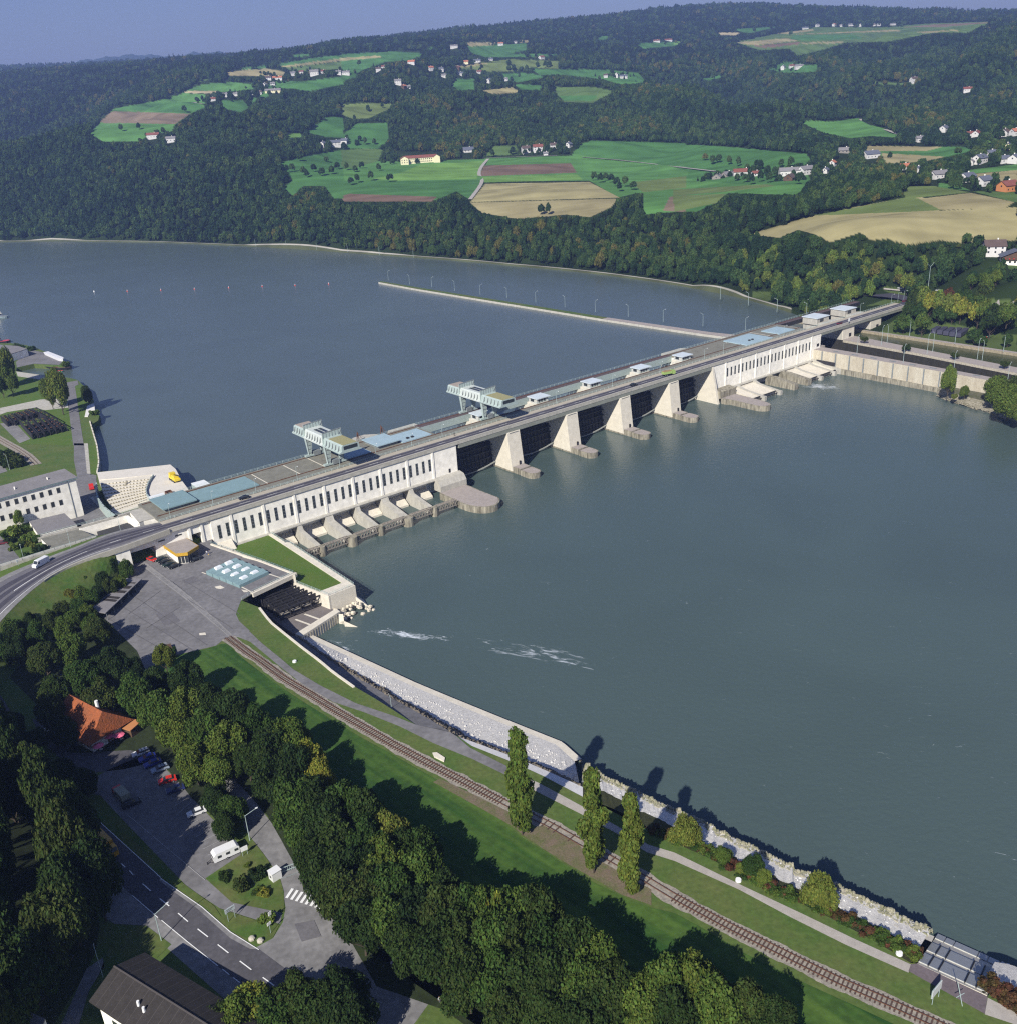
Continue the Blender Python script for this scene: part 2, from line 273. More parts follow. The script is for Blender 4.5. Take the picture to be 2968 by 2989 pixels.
# fields: outline in the photograph, albedo
gA, gB, gC, gD, gE = (.060, .150, .042), (.082, .190, .050), (.130, .245, .055), (.12, .160, .05), (.085, .14, .042)
tanA, tanB, brA, brB, pale = (.30, .265, .13), (.27, .235, .12), (.15, .10, .07), (.18, .135, .09), (.40, .34, .20)
FIELDS = [
 (F2, [(0, 940), (200, 900), (430, 905), (560, 895), (780, 890), (820, 880), (1280, 870), (1320, 810), (1390, 785), (1918, 800), (1918, 1180), (1680, 1200), (1680, 1080), (1640, 1080), (1540, 1105), (1380, 1010), (780, 1015), (710, 1115), (640, 1070), (520, 1110), (0, 1110)], gB),
 (F2, [(-5, 1010), (290, 1010), (760, 1005), (790, 1025), (715, 1115), (640, 1070), (520, 1120), (-5, 1110)], gA),
 (F2, [(1290, 860), (1320, 810), (1390, 785), (1918, 800), (1918, 935), (1400, 880)], gA),
 (F2, [(830, 870), (800, 870), (840, 815), (970, 812), (990, 865)], gE),
 (F3, [(-5, 803), (300, 820), (740, 860), (760, 890), (720, 930), (760, 1000), (720, 1060), (680, 1090), (300, 1080), (240, 1130), (120, 1185), (-5, 1180)], gA),
 (F3, [(-5, 935), (80, 960), (60, 1000), (350, 1030), (720, 1030), (720, 1060), (680, 1090), (300, 1080), (240, 1110), (-5, 1110)], gB),
 (F2, [(1610, 1020), (1918, 985), (1918, 1050), (1680, 1075)], gD), (F3, [(-5, 1060), (520, 1030), (560, 1040), (300, 1070), (-5, 1095)], gD),
 (F2, [(170, 1000), (330, 965), (440, 920), (790, 900), (750, 1000), (300, 1010)], gC),
 (F2, [(805, 880), (1275, 875), (1275, 910), (790, 922)], gB), (F2, [(785, 988), (1310, 975), (1345, 1005), (790, 1020)], gC),
 (F2, [(790, 925), (1275, 912), (1310, 965), (765, 985)], brA),
 (F2, [(800, 1027), (1380, 1017), (1550, 1105), (716, 1130)], tanA),
 (F2, [(716, 1133), (1540, 1110), (1500, 1160), (1380, 1215), (1250, 1200), (980, 1225), (780, 1190)], tanB),
 (F2, [(0, 1095), (40, 1083), (530, 1100), (500, 1127), (0, 1127)], brA),
 (F2, [(1830, 1100), (1922, 1090), (1922, 1185), (1790, 1178)], brB), (F3, [(-5, 1095), (290, 1083), (240, 1135), (-5, 1185)], gD),
 (F1, [(1570, 910), (1680, 880), (1925, 835), (1925, 1110), (1870, 1110), (1820, 1040), (1700, 1040), (1640, 1095), (1590, 1050), (1640, 1010), (1590, 930)], gA),
 (F2, [(-5, 930), (-5, 840), (120, 830), (230, 835), (200, 900), (60, 940)], gE),
 (F2, [(10, 745), (80, 690), (250, 685), (260, 780), (200, 830), (0, 830)], gA), (F2, [(-5, 585), (150, 575), (270, 580), (280, 600), (150, 660), (60, 665), (-5, 640)], gD),
 (F1, [(1720, 740), (1830, 655), (1925, 650), (1925, 770), (1830, 765)], gA), (F1, [(1600, 750), (1680, 745), (1700, 765), (1620, 770)], gC),
 (F1, [(500, 745), (560, 685), (640, 605), (900, 560), (1030, 520), (1150, 525), (1145, 600), (1070, 635), (980, 695), (960, 735), (840, 750), (780, 790), (580, 792)], gB),
 (F1, [(640, 605), (840, 575), (1090, 570), (1145, 600), (1060, 630), (900, 625)], gA),
 (F1, [(630, 620), (1070, 635), (980, 693), (555, 685)], brB),
 (F1, [(1030, 518), (1070, 490), (1150, 468), (1300, 458), (1430, 470), (1420, 500), (1220, 515)], gB), (F1, [(1025, 520), (1060, 506), (1215, 508), (1215, 520)], pale),
 (F1, [(1240, 560), (1360, 560), (1400, 600), (1350, 628), (1250, 605)], gA),
 (F1, [(1262, 405), (1370, 390), (1500, 381), (1608, 405), (1580, 420), (1440, 425), (1280, 422)], tanB), (F1, [(1300, 395), (1400, 372), (1500, 366), (1495, 380), (1370, 388)], gA),
 (F1, [(1560, 450), (1700, 455), (1925, 425), (1925, 470), (1750, 505), (1560, 490), (1490, 545), (1420, 545), (1400, 600), (1500, 480)], gA),
 (F1, [(1545, 360), (1740, 325), (1925, 303), (1925, 322), (1600, 375)], gA), (F1, [(1570, 368), (1925, 324), (1925, 338), (1600, 375)], tanB), (F1, [(1600, 377), (1925, 340), (1925, 385), (1640, 400)], gE),
 (F1, [(1640, 305), (1740, 298), (1730, 312), (1650, 316)], gA), (F1, [(1100, 450), (1200, 432), (1200, 440), (1110, 455)], gE),
 (F2, [(-5, 300), (300, 285), (460, 300), (380, 335), (240, 345), (120, 390), (-5, 450)], gA), (F2, [(-5, 322), (215, 308), (215, 320), (-5, 337)], tanA),
 (F2, [(-5, 420), (60, 410), (90, 420), (-5, 460)], gA),
 (F2, [(610, 475), (640, 440), (740, 440), (740, 500), (650, 505)], gA), (F2, [(770, 505), (950, 487), (1000, 518), (850, 522)], tanA), (F2, [(955, 470), (1110, 475), (1105, 502), (1000, 500)], gA),
 (F2, [(1185, 485), (1400, 485), (1520, 510), (1430, 555), (1400, 575), (1240, 570), (1200, 530)], gE), (F2, [(1210, 535), (1430, 530), (1400, 562), (1240, 562)], gA),
 (F2, [(900, 410), (1060, 410), (1130, 430), (980, 460), (900, 440)], gA), (F2, [(1060, 385), (1500, 390), (1650, 405), (1700, 460), (1560, 470), (1440, 440), (1200, 415), (1100, 420)], gA),
 (F2, [(590, 375), (740, 352), (940, 330), (1210, 340), (1200, 385), (1060, 375), (900, 400), (800, 395)], gD), (F2, [(590, 375), (780, 350), (820, 352), (700, 375)], tanB),
 (F2, [(700, 255), (850, 250), (1030, 240), (1030, 280), (960, 290), (960, 300), (1200, 300), (1200, 312), (800, 320), (720, 290)], gA), (F2, [(695, 235), (860, 235), (840, 252), (710, 257)], tanB), (F2, [(985, 222), (1045, 222), (1040, 235), (990, 237)], tanB),
 (F2, [(1430, 200), (1480, 198), (1480, 220), (1435, 222)], gA), (F2, [(1640, 240), (1900, 230), (1860, 255), (1680, 270)], gA), (F2, [(480, 265), (510, 263), (505, 273), (482, 275)], gA),
 (F3, [(340, 235), (500, 200), (640, 180), (780, 150), (1200, 150), (1400, 130), (1790, 118), (1700, 150), (1650, 180), (1450, 182), (1200, 230), (950, 238), (790, 290), (690, 308), (640, 270), (480, 280)], gE),
 (F3, [(340, 235), (620, 212), (700, 225), (430, 252)], tanB), (F3, [(430, 255), (700, 232), (700, 245), (500, 267)], brA), (F3, [(660, 190), (1250, 163), (1265, 173), (700, 190)], tanB), (F3, [(700, 238), (950, 228), (940, 238), (720, 245)], tanB),
 (F3, [(660, 196), (1000, 191), (1060, 215), (720, 226), (650, 215)], gA), (F3, [(1280, 150), (1450, 135), (1790, 120), (1740, 128), (1500, 150)], brB), (F3, [(1340, 178), (1560, 165), (1590, 170), (1400, 183)], tanB),
 (F3, [(245, 180), (370, 180), (340, 195), (250, 195)], pale), (F3, [(320, 160), (590, 146), (500, 165), (430, 182), (380, 178)], gA), (F3, [(560, 185), (780, 160), (780, 170), (640, 188)], tanB), (F3, [(0, 228), (40, 230), (20, 248), (-5, 248)], gC),
 (F3, [(490, 380), (560, 375), (600, 345), (700, 345), (720, 362), (800, 362), (805, 398), (620, 407)], gA), (F3, [(150, 440), (270, 420), (290, 425), (190, 447)], gA),
 (F3, [(1065, 457), (1300, 462), (1400, 475), (1250, 475), (1080, 466)], gE),
 (F3, [(705, 682), (760, 672), (880, 680), (1030, 660), (1080, 695), (1150, 710), (1300, 772), (1100, 760), (980, 772), (860, 745), (830, 740)], gB),
 (F3, [(1060, 815), (1500, 820), (1420, 842), (1050, 845)], tanB), (F3, [(1050, 845), (1420, 842), (1500, 820), (1695, 820), (1640, 850), (1520, 880), (1040, 872)], gA), (F3, [(1160, 855), (1520, 876), (1390, 905), (1180, 915)], tanB),
 (F3, [(1640, 950), (1925, 918), (1925, 950), (1640, 972)], gB), (F3, [(1640, 975), (1925, 950), (1925, 1020), (1740, 1015)], tanB), (F3, [(1740, 780), (1830, 780), (1830, 795), (1750, 798)], gC),
 (F3, [(1480, 1020), (1600, 1040), (1660, 1065), (1480, 1050)], gB),
 (F3, [(415, 1312), (760, 1210), (1000, 1160), (1290, 1105), (1370, 1085), (1480, 1178), (1925, 1158), (1925, 1345), (1640, 1360), (1480, 1345), (1300, 1370), (1190, 1335), (1100, 1345), (1040, 1300), (870, 1355), (800, 1315), (690, 1285), (590, 1330)], tanA),
 (F3, [(780, 1205), (1290, 1105), (1380, 1110), (1490, 1175), (1300, 1185)], gD), (F3, [(1280, 1042), (1450, 1040), (1655, 1075), (1290, 1112)], gD), (F3, [(1370, 1112), (1660, 1078), (1905, 1130), (1850, 1165), (1490, 1174)], tanB),
 (F3, [(1660, 1068), (1925, 1075), (1925, 1130), (1905, 1130)], gE), (F3, [(1855, 1415), (1925, 1385), (1925, 1520), (1870, 1500)], gE),
]
def inpoly(px, py, poly):
    c = np.zeros(px.shape, bool); n = len(poly)
    for i in range(n):
        x1, y1 = poly[i]; x2, y2 = poly[i-1]
        if y1 == y2: continue
        k = ((y1 > py) != (y2 > py)) & (px < (x2-x1)*(py-y1)/(y2-y1)+x1); c ^= k
    return c
FP = [([fn(*p) for p in pts], c) for fn, pts, c in FIELDS]
def projv(x, y, z):
    dx, dy, dz = x, y, z-CAMH
    ww = dx*_F[0]+dy*_F[1]+dz*_F[2]
    return CX+FPX*(dx*CR[0]+dy*CR[1]+dz*CR[2])/ww, CY-FPX*(dx*CU[0]+dy*CU[1]+dz*CU[2])/ww
def field_col(px, py):
    """albedo of the farmland, forest floor elsewhere; and whether it is farmland"""
    col = np.empty(px.shape+(3,)); col[:] = (.018, .030, .010); isf = np.zeros(px.shape, bool)
    for poly, c in FP:
        q = np.array(poly); bb = (px > q[:, 0].min()-1) & (px < q[:, 0].max()+1) & (py > q[:, 1].min()-1) & (py < q[:, 1].max()+1)
        if not bb.any(): continue
        idx = np.nonzero(bb); k = inpoly(px[idx], py[idx], poly); ii = tuple(a[k] for a in idx)
        col[ii] = c; isf[ii] = True
    return col, isf
# open places on the north bank that are no farmland: lawns, roads
OPEN = [[C7(*p) for p in q] for q in (
 [(760, 560), (830, 480), (900, 440), (1180, 455), (1560, 500), (1660, 560), (1918, 560), (1918, 760), (640, 545)],
 [(640, 330), (930, 225), (1010, 290), (960, 300), (700, 320)], [(800, 160), (1200, 195), (1918, 290), (1918, 335), (1500, 270), (1100, 225), (900, 240), (800, 190)],
 [(1500, 280), (1918, 345), (1918, 395), (1500, 305)])] + [[C3(*p) for p in q] for q in ([(440, 385), (560, 385), (560, 420), (520, 440), (720, 520), (640, 540), (430, 460)],)]
def march(px, py, lift=0.0):
    """where the sight line of a photo pixel first meets the terrain"""
    r = ray(px, py); h = math.hypot(r[0], r[1]); d = np.arange(600, 6000, 6.0)
    x = r[0]/h*d; y = r[1]/h*d; z = CAMH+r[2]/h*d; g = terr(x, y)+lift; k = np.nonzero((z <= g) & (d > shore_r(math.atan2(r[0], r[1]))+3))[0]
    i = k[0] if len(k) else len(d)-1
    if i > 0 and len(k):
        e0, e1 = z[i-1]-g[i-1], z[i]-g[i]; f = e0/(e0-e1) if e0 > 0 > e1 or e1 == 0 else 1; dd = d[i-1]+(d[i]-d[i-1])*f; X, Y = r[0]/h*dd, r[1]/h*dd; return np.array([X, Y, float(terr(np.array([X]), np.array([Y]))[0])])
    return np.array([x[i], y[i], terr(x[i:i+1], y[i:i+1])[0]])
def build_terrain():
    na, nr = 1000, 860
    az = np.linspace(-.66, .72, na); t = np.linspace(0, 1, nr)
    A, T = np.meshgrid(az, t, indexing='ij'); r0 = shore_r(A)
    Rr = r0 + (np.exp(T*2.6)-1)/(math.exp(2.6)-1)*(6600-r0)
    X = np.sin(A)*Rr; Y = np.cos(A)*Rr; Z = terr(X, Y)
    Z += np.where(T > .02, 1.2*np.sin(X/37)*np.cos(Y/41), 0)
    Z[:, 0] = 6.0; px, py = projv(X, Y, Z); col, isf = field_col(px, py)
    lawn = np.zeros(isf.shape, bool)
    for q in OPEN: lawn |= inpoly(px, py, q) & (Rr < 1000)
    col[lawn] = (.07, .10, .03)
    near = (Rr-r0 < 7.5) & (A < .3); col[near] = (.36, .34, .29); n1 = (Rr-r0 < 3.6) & (A < .3); col[n1] = (.07, .08, .04)
    n = na*nr; me = bpy.data.meshes.new('hills'); me.vertices.add(n)
    me.vertices.foreach_set('co', np.stack([X, Y, Z], -1).reshape(-1).astype('f4'))
    i = np.arange(na-1)[:, None]*nr+np.arange(nr-1)[None]; q = np.stack([i, i+1, i+nr+1, i+nr], -1).reshape(-1, 4)[:, ::-1]
    me.loops.add(q.size); me.loops.foreach_set('vertex_index', q.reshape(-1).astype('i4'))
    me.polygons.add(len(q)); me.polygons.foreach_set('loop_start', np.arange(len(q), dtype='i4')*4); me.update(calc_edges=True)
    me.polygons.foreach_set('use_smooth', np.ones(len(q), bool))
    at = me.color_attributes.new('land', 'FLOAT_COLOR', 'POINT'); at.data.foreach_set('color', np.concatenate([col, np.ones(col.shape[:2]+(1,))], -1).reshape(-1).astype('f4'))
    m = bpy.data.materials.new('farmland'); m.use_nodes = True; N = m.node_tree.nodes; L = m.node_tree.links; b = N['Principled BSDF']; b.inputs['Roughness'].default_value = 1; b.inputs['Specular IOR Level'].default_value = .05
    a = N.new('ShaderNodeAttribute'); a.attribute_name = 'land'; g = N.new('ShaderNodeNewGeometry')
    mp = N.new('ShaderNodeMapping'); mp.inputs['Scale'].default_value = (.004, .05, .01); mp.inputs['Rotation'].default_value = (0, 0, .25); L.new(g.outputs['Position'], mp.inputs[0])
    t1 = N.new('ShaderNodeTexNoise'); t1.inputs['Scale'].default_value = 1; t1.inputs['Detail'].default_value = 6; L.new(mp.outputs[0], t1.inputs['Vector'])
    t2 = N.new('ShaderNodeTexNoise'); t2.inputs['Scale'].default_value = .03; t2.inputs['Detail'].default_value = 8; L.new(g.outputs['Position'], t2.inputs['Vector'])
    ad = N.new('ShaderNodeMath'); ad.operation = 'ADD'; L.new(t1.outputs['Fac'], ad.inputs[0]); L.new(t2.outputs['Fac'], ad.inputs[1])
    mr = N.new('ShaderNodeMapRange'); mr.inputs[1].default_value = .7; mr.inputs[2].default_value = 1.3; mr.inputs[3].default_value = .72; mr.inputs[4].default_value = 1.28; L.new(ad.outputs[0], mr.inputs[0])
    sc = N.new('ShaderNodeVectorMath'); sc.operation = 'SCALE'; L.new(a.outputs['Color'], sc.inputs[0]); L.new(mr.outputs[0], sc.inputs['Scale']); L.new(sc.outputs[0], b.inputs['Base Color'])
    me.materials.append(m); o = bpy.data.objects.new('hills', me); COL.objects.link(o); o['kind'] = 'structure'
build_terrain()
# very far ridge
mb = MB(); rp = [(-200, 260), (165, 192), (240, 175), (310, 166), (380, 158), (470, 160), (520, 168), (560, 150), (585, 155), (640, 150), (700, 168), (900, 180), (1300, 230)]
DR = 9500; top = []
for i in range(160):
    px = -200+1500*i/159; py = np.interp(px, [p[0] for p in rp], [p[1] for p in rp])+2*math.sin(i*.9)+1.5*math.sin(i*2.3)
    r = ray(px, py); h = math.hypot(r[0], r[1]); top.append((r[0]/h*DR, r[1]/h*DR, CAMH+r[2]/h*DR))
fr = [(x*.8, y*.8, 0) for x, y, z in top]; bk = [(x*1.15, y*1.15, 0) for x, y, z in top]; n = len(top)
mb.add(fr+top+bk, [(i, i+1, n+i+1, n+i) for i in range(n-1)]+[(n+i, n+i+1, 2*n+i+1, 2*n+i) for i in range(n-1)])
struct(mb.build('far_hills', mat('far_hills', (.03, .05, .03), 1)))
# ================================================================ foliage
def leafmat(name, cols, sat=1.0):
    m = bpy.data.materials.new(name); m.use_nodes = True; N = m.node_tree.nodes; L = m.node_tree.links; b = N['Principled BSDF']
    b.inputs['Roughness'].default_value = .75; b.inputs['Specular IOR Level'].default_value = .12
    oi = N.new('ShaderNodeObjectInfo'); r = N.new('ShaderNodeValToRGB'); r.color_ramp.interpolation = 'LINEAR'
    for k, (p, c) in enumerate(cols):
        e = r.color_ramp.elements[k] if k < 2 else r.color_ramp.elements.new(p)
        e.position = p; e.color = (*c, 1)
    pn = N.new('ShaderNodeTexNoise'); pn.inputs['Scale'].default_value = .006; pn.inputs['Detail'].default_value = 3; L.new(oi.outputs['Location'], pn.inputs['Vector']); pm = N.new('ShaderNodeMapRange'); pm.inputs[1].default_value = .3; pm.inputs[2].default_value = .7; pm.inputs[3].default_value = -.42; pm.inputs[4].default_value = .30; L.new(pn.outputs['Fac'], pm.inputs[0]); pa = N.new('ShaderNodeMath'); pa.use_clamp = True; L.new(oi.outputs['Random'], pa.inputs[0]); L.new(pm.outputs[0], pa.inputs[1]); L.new((pa if name.endswith('far') else oi).outputs[0 if name.endswith('far') else 'Random'], r.inputs[0])
    a = N.new('ShaderNodeAttribute'); a.attribute_name = 'leaf'
    mx = N.new('ShaderNodeMix'); mx.data_type = 'RGBA'; mx.blend_type = 'MULTIPLY'; mx.inputs[0].default_value = 1
    L.new(r.outputs[0], mx.inputs[6]); L.new(a.outputs['Color'], mx.inputs[7]); L.new(mx.outputs[2], b.inputs['Base Color'])
    tr = N.new('ShaderNodeBsdfTranslucent'); L.new(mx.outputs[2], tr.inputs[0]); ms = N.new('ShaderNodeMixShader'); ms.inputs[0].default_value = .22
    L.new(b.outputs[0], ms.inputs[1]); L.new(tr.outputs[0], ms.inputs[2]); L.new(ms.outputs[0], N['Material Output'].inputs[0])
    return m
LEAF = leafmat('foliage', [(0, (.026, .056, .013)), (.45, (.042, .082, .017)), (.7, (.062, .105, .020)), (.93, (.085, .125, .022)), (1, (.12, .12, .022))])
LEAF_DK = leafmat('foliage_dark', [(0, (.016, .034, .010)), (.6, (.028, .052, .012)), (1, (.045, .066, .016))])
LEAF_P = leafmat('foliage_poplar', [(0, (.075, .12, .022)), (1, (.095, .13, .024))])
LEAF_Y = leafmat('foliage_yellow', [(0, (.19, .20, .030)), (1, (.14, .18, .03))])
LEAF_L = leafmat('foliage_light', [(0, (.10, .16, .03)), (1, (.12, .15, .03))])
LEAF_FAR = leafmat('foliage_far', [(0, (.016, .040, .016)), (.35, (.028, .062, .020)), (.7, (.050, .095, .026)), (.95, (.060, .102, .026)), (.995, (.078, .095, .026)), (1, (.11, .115, .03))])
LEAF_CON = leafmat('foliage_conifer', [(0, (.012, .028, .014)), (1, (.026, .044, .020))])
LEAF_RED = leafmat('foliage_red', [(0, (.09, .04, .025)), (1, (.07, .06, .02))])
def crown_mesh(name, seed, n, leaf, kind='broad', m=None, trunk=False):
    """crown about 1 wide (radius) and about 1 high, its foot at z=0, made of leaf clumps spread over lumpy limbs"""
    g = np.random.default_rng(seed)
    if kind == 'broad':
        nb = 26; u = g.normal(size=(nb, 3)); u /= np.linalg.norm(u, axis=1)[:, None]; u[:, 2] = np.abs(u[:, 2])*1.0-.35
        bc = u*np.array([.62, .62, .55])*g.uniform(.65, 1.1, (nb, 1)); bc[:, 2] += .62; br = g.uniform(.20, .36, nb)
    elif kind == 'poplar':
        nb = 46; z = g.uniform(.05, .95, nb); rr = .62*np.sin(np.pi*np.clip(z*.85+.1, 0, 1))**.8; a = g.uniform(0, 6.28, nb)
        bc = np.c_[np.cos(a)*rr*g.uniform(.3, .9, nb), np.sin(a)*rr*g.uniform(.3, .9, nb), z]; br = g.uniform(.20, .34, nb)
    elif kind == 'conifer':
        nb = 40; z = np.sort(g.uniform(.04, .98, nb)); rr = (1-z)*.75; a = g.uniform(0, 6.28, nb)
        bc = np.c_[np.cos(a)*rr*.8, np.sin(a)*rr*.8, z]; br = .10+.26*(1-z)
    elif kind == 'clump':
        nb = 14; bc = np.c_[g.uniform(-.7, .7, nb), g.uniform(-.7, .7, nb), g.uniform(.25, .75, nb)]; br = g.uniform(.22, .4, nb)
    wgt = br**2; wgt /= wgt.sum(); b = g.choice(nb, n, p=wgt); d = g.normal(size=(n, 3)); d /= np.linalg.norm(d, axis=1)[:, None]
    rad = g.uniform(.55, 1.08, n)**.7; zs = .30 if kind == 'poplar' else (.35 if kind == 'conifer' else .85)
    p = bc[b]+d*(br[b]*rad)[:, None]*np.array([1, 1, zs])
    p[:, 2] = np.abs(p[:, 2])
    nm = d*.75+g.normal(size=(n, 3))*.55+np.array([0, 0, .25]); nm /= np.linalg.norm(nm, axis=1)[:, None]
    t = np.cross(nm, g.normal(size=(n, 3))); t /= np.linalg.norm(t, axis=1)[:, None]; bt = np.cross(nm, t)
    sz = leaf*g.uniform(.6, 1.4, n); sv = np.array([1, 1, .28 if kind == 'poplar' else (.4 if kind == 'conifer' else 1.)])
    q = np.stack([p+t*sz[:, None]*sv, p+bt*sz[:, None]*.6*sv, p-t*sz[:, None]*sv, p-bt*sz[:, None]*.6*sv], 1).reshape(-1, 3)
    me = bpy.data.meshes.new(name)
    # dark inner core so that daylight does not show everywhere through the crown
    core = MB()
    for i in range(nb): core.ball(bc[i], br[i]*.62, 6, 4, zs)
    cv = np.array(core.v); cf = core.f; nv = len(q)
    verts = np.concatenate([q, cv]); faces = [tuple(range(4*i, 4*i+4)) for i in range(n)]+[tuple(k+nv for k in f) for f in cf]
    me.from_pydata(verts.tolist(), [], faces); me.update()
    br_ = g.uniform(.7, 1.35, n)[:, None]*g.uniform(.8, 1.2, nb)[b][:, None]; tint = np.c_[g.uniform(.85, 1.3, n), np.ones(n), g.uniform(.8, 1.1, n)]
    c = np.repeat(br_*tint, 4, axis=0); c = np.concatenate([c, np.full((len(cv), 3), .75)]); c = np.c_[c, np.ones(len(c))]
    at = me.color_attributes.new('leaf', 'FLOAT_COLOR', 'POINT'); at.data.foreach_set('color', c.reshape(-1).astype('f4'))
    me.materials.append(m or LEAF); return me
def trunk_mesh(seed, limbs=5, h=.6, r=.045):
    g = random.Random(seed); mb = MB(); x = y = 0
    mb.bar((0, 0, -.05), (0.02, 0.01, h*.55), r, r*.7, 6)
    for k in range(limbs):
        a = 6.28*k/limbs+g.uniform(-.3, .3); mb.bar((0.01, 0, h*(.3+.08*k)), (.45*math.cos(a), .45*math.sin(a), h*(.8+.1*k)), r*.5, r*.15, 5)
    mb.bar((0.02, 0.01, h*.5), (0, .02, h*1.5), r*.7, r*.2, 5)
    me = bpy.data.meshes.new('trunk'); me.from_pydata(mb.v, [], mb.f); me.update(); me.materials.append(BARK); return me
def proto(mesh):
    o = bpy.data.objects.new(mesh.name, mesh); return o
# ---- the wood that covers the far hills: countless trees, one object
def forest_points():
    pts = []; r = 560.0
    az0, az1 = -.60, .66
    while r < 6500:
        sp = 7.0 if r < 1400 else (8.0 if r < 2200 else (9.5 if r < 3200 else (14 if r < 4500 else 20)))
        n = int((az1-az0)*r/sp); a = az0+(np.arange(n)+rng.uniform(-.45, .45, n))*sp/r; rr = r+rng.uniform(-.5, .5, n)*sp
        k = rr > shore_r(a)+9+rng.uniform(0, 4, n); a, rr = a[k], rr[k]
        pts.append(np.c_[np.sin(a)*rr, np.cos(a)*rr, np.full(len(a), sp)]); r += sp*.9
    p = np.concatenate(pts); z = terr(p[:, 0], p[:, 1]); px, py = projv(p[:, 0], p[:, 1], z)
    k = (px > -60) & (px < 3030) & (py > -60); p, z, px, py = p[k], z[k], px[k], py[k]
    sc = p[:, 2]*rng.uniform(.50, 1.0, len(p)); dist = np.hypot(p[:, 0], p[:, 1]); ht = sc*rng.uniform(1.35, 2.0, len(p))
    tall = np.clip((1500-dist)/900, 0, 1)*.25+1; ht *= np.where(dist < 3200, 1, .7)
    tx, ty = projv(p[:, 0], p[:, 1], z+ht); mx_, my_ = (px+tx)/2, (py+ty)/2; wpx = sc*.8*FPX/dist
    bad = field_col(px, py)[1]
    for att in range(4):
        tx, ty = projv(p[:, 0], p[:, 1], z+ht); mx_, my_ = (px+tx)/2, (py+ty)/2; wpx = sc*.72*FPX/dist; f = np.zeros(len(p), bool)
        for qx, qy in ((tx, ty), (mx_, my_), (tx-wpx, my_), (tx+wpx, my_)): f |= field_col(qx, qy)[1]
        if att < 3: ht = np.where(f, ht*.62, ht); sc = np.where(f, sc*.72, sc)
    bad |= f
    for q in OPEN:
        nb_ = dist < 1000
        bad |= inpoly(px, py, q) & nb_
    for hx, hy, hr in HOUSE_PX:
        for qx, qy in ((px, py), (tx, ty), (mx_, my_)):
            bad |= (np.abs(qx-hx) < hr) & (qy > hy-hr*.7) & (qy < hy+hr*.9)
    s_ = (p[:, 0]-DO[0])*DT[0]+(p[:, 1]-DO[1])*DT[1]; w_ = (p[:, 0]-DO[0])*DN[0]+(p[:, 1]-DO[1])*DN[1]
    bad |= (s_ > 425) & (s_ < 520) & (w_ > -42) & (w_ < 30)
    k = ~bad; return np.c_[p[k, :2], z[k], sc[k], ht[k], dist[k], px[k], py[k]]
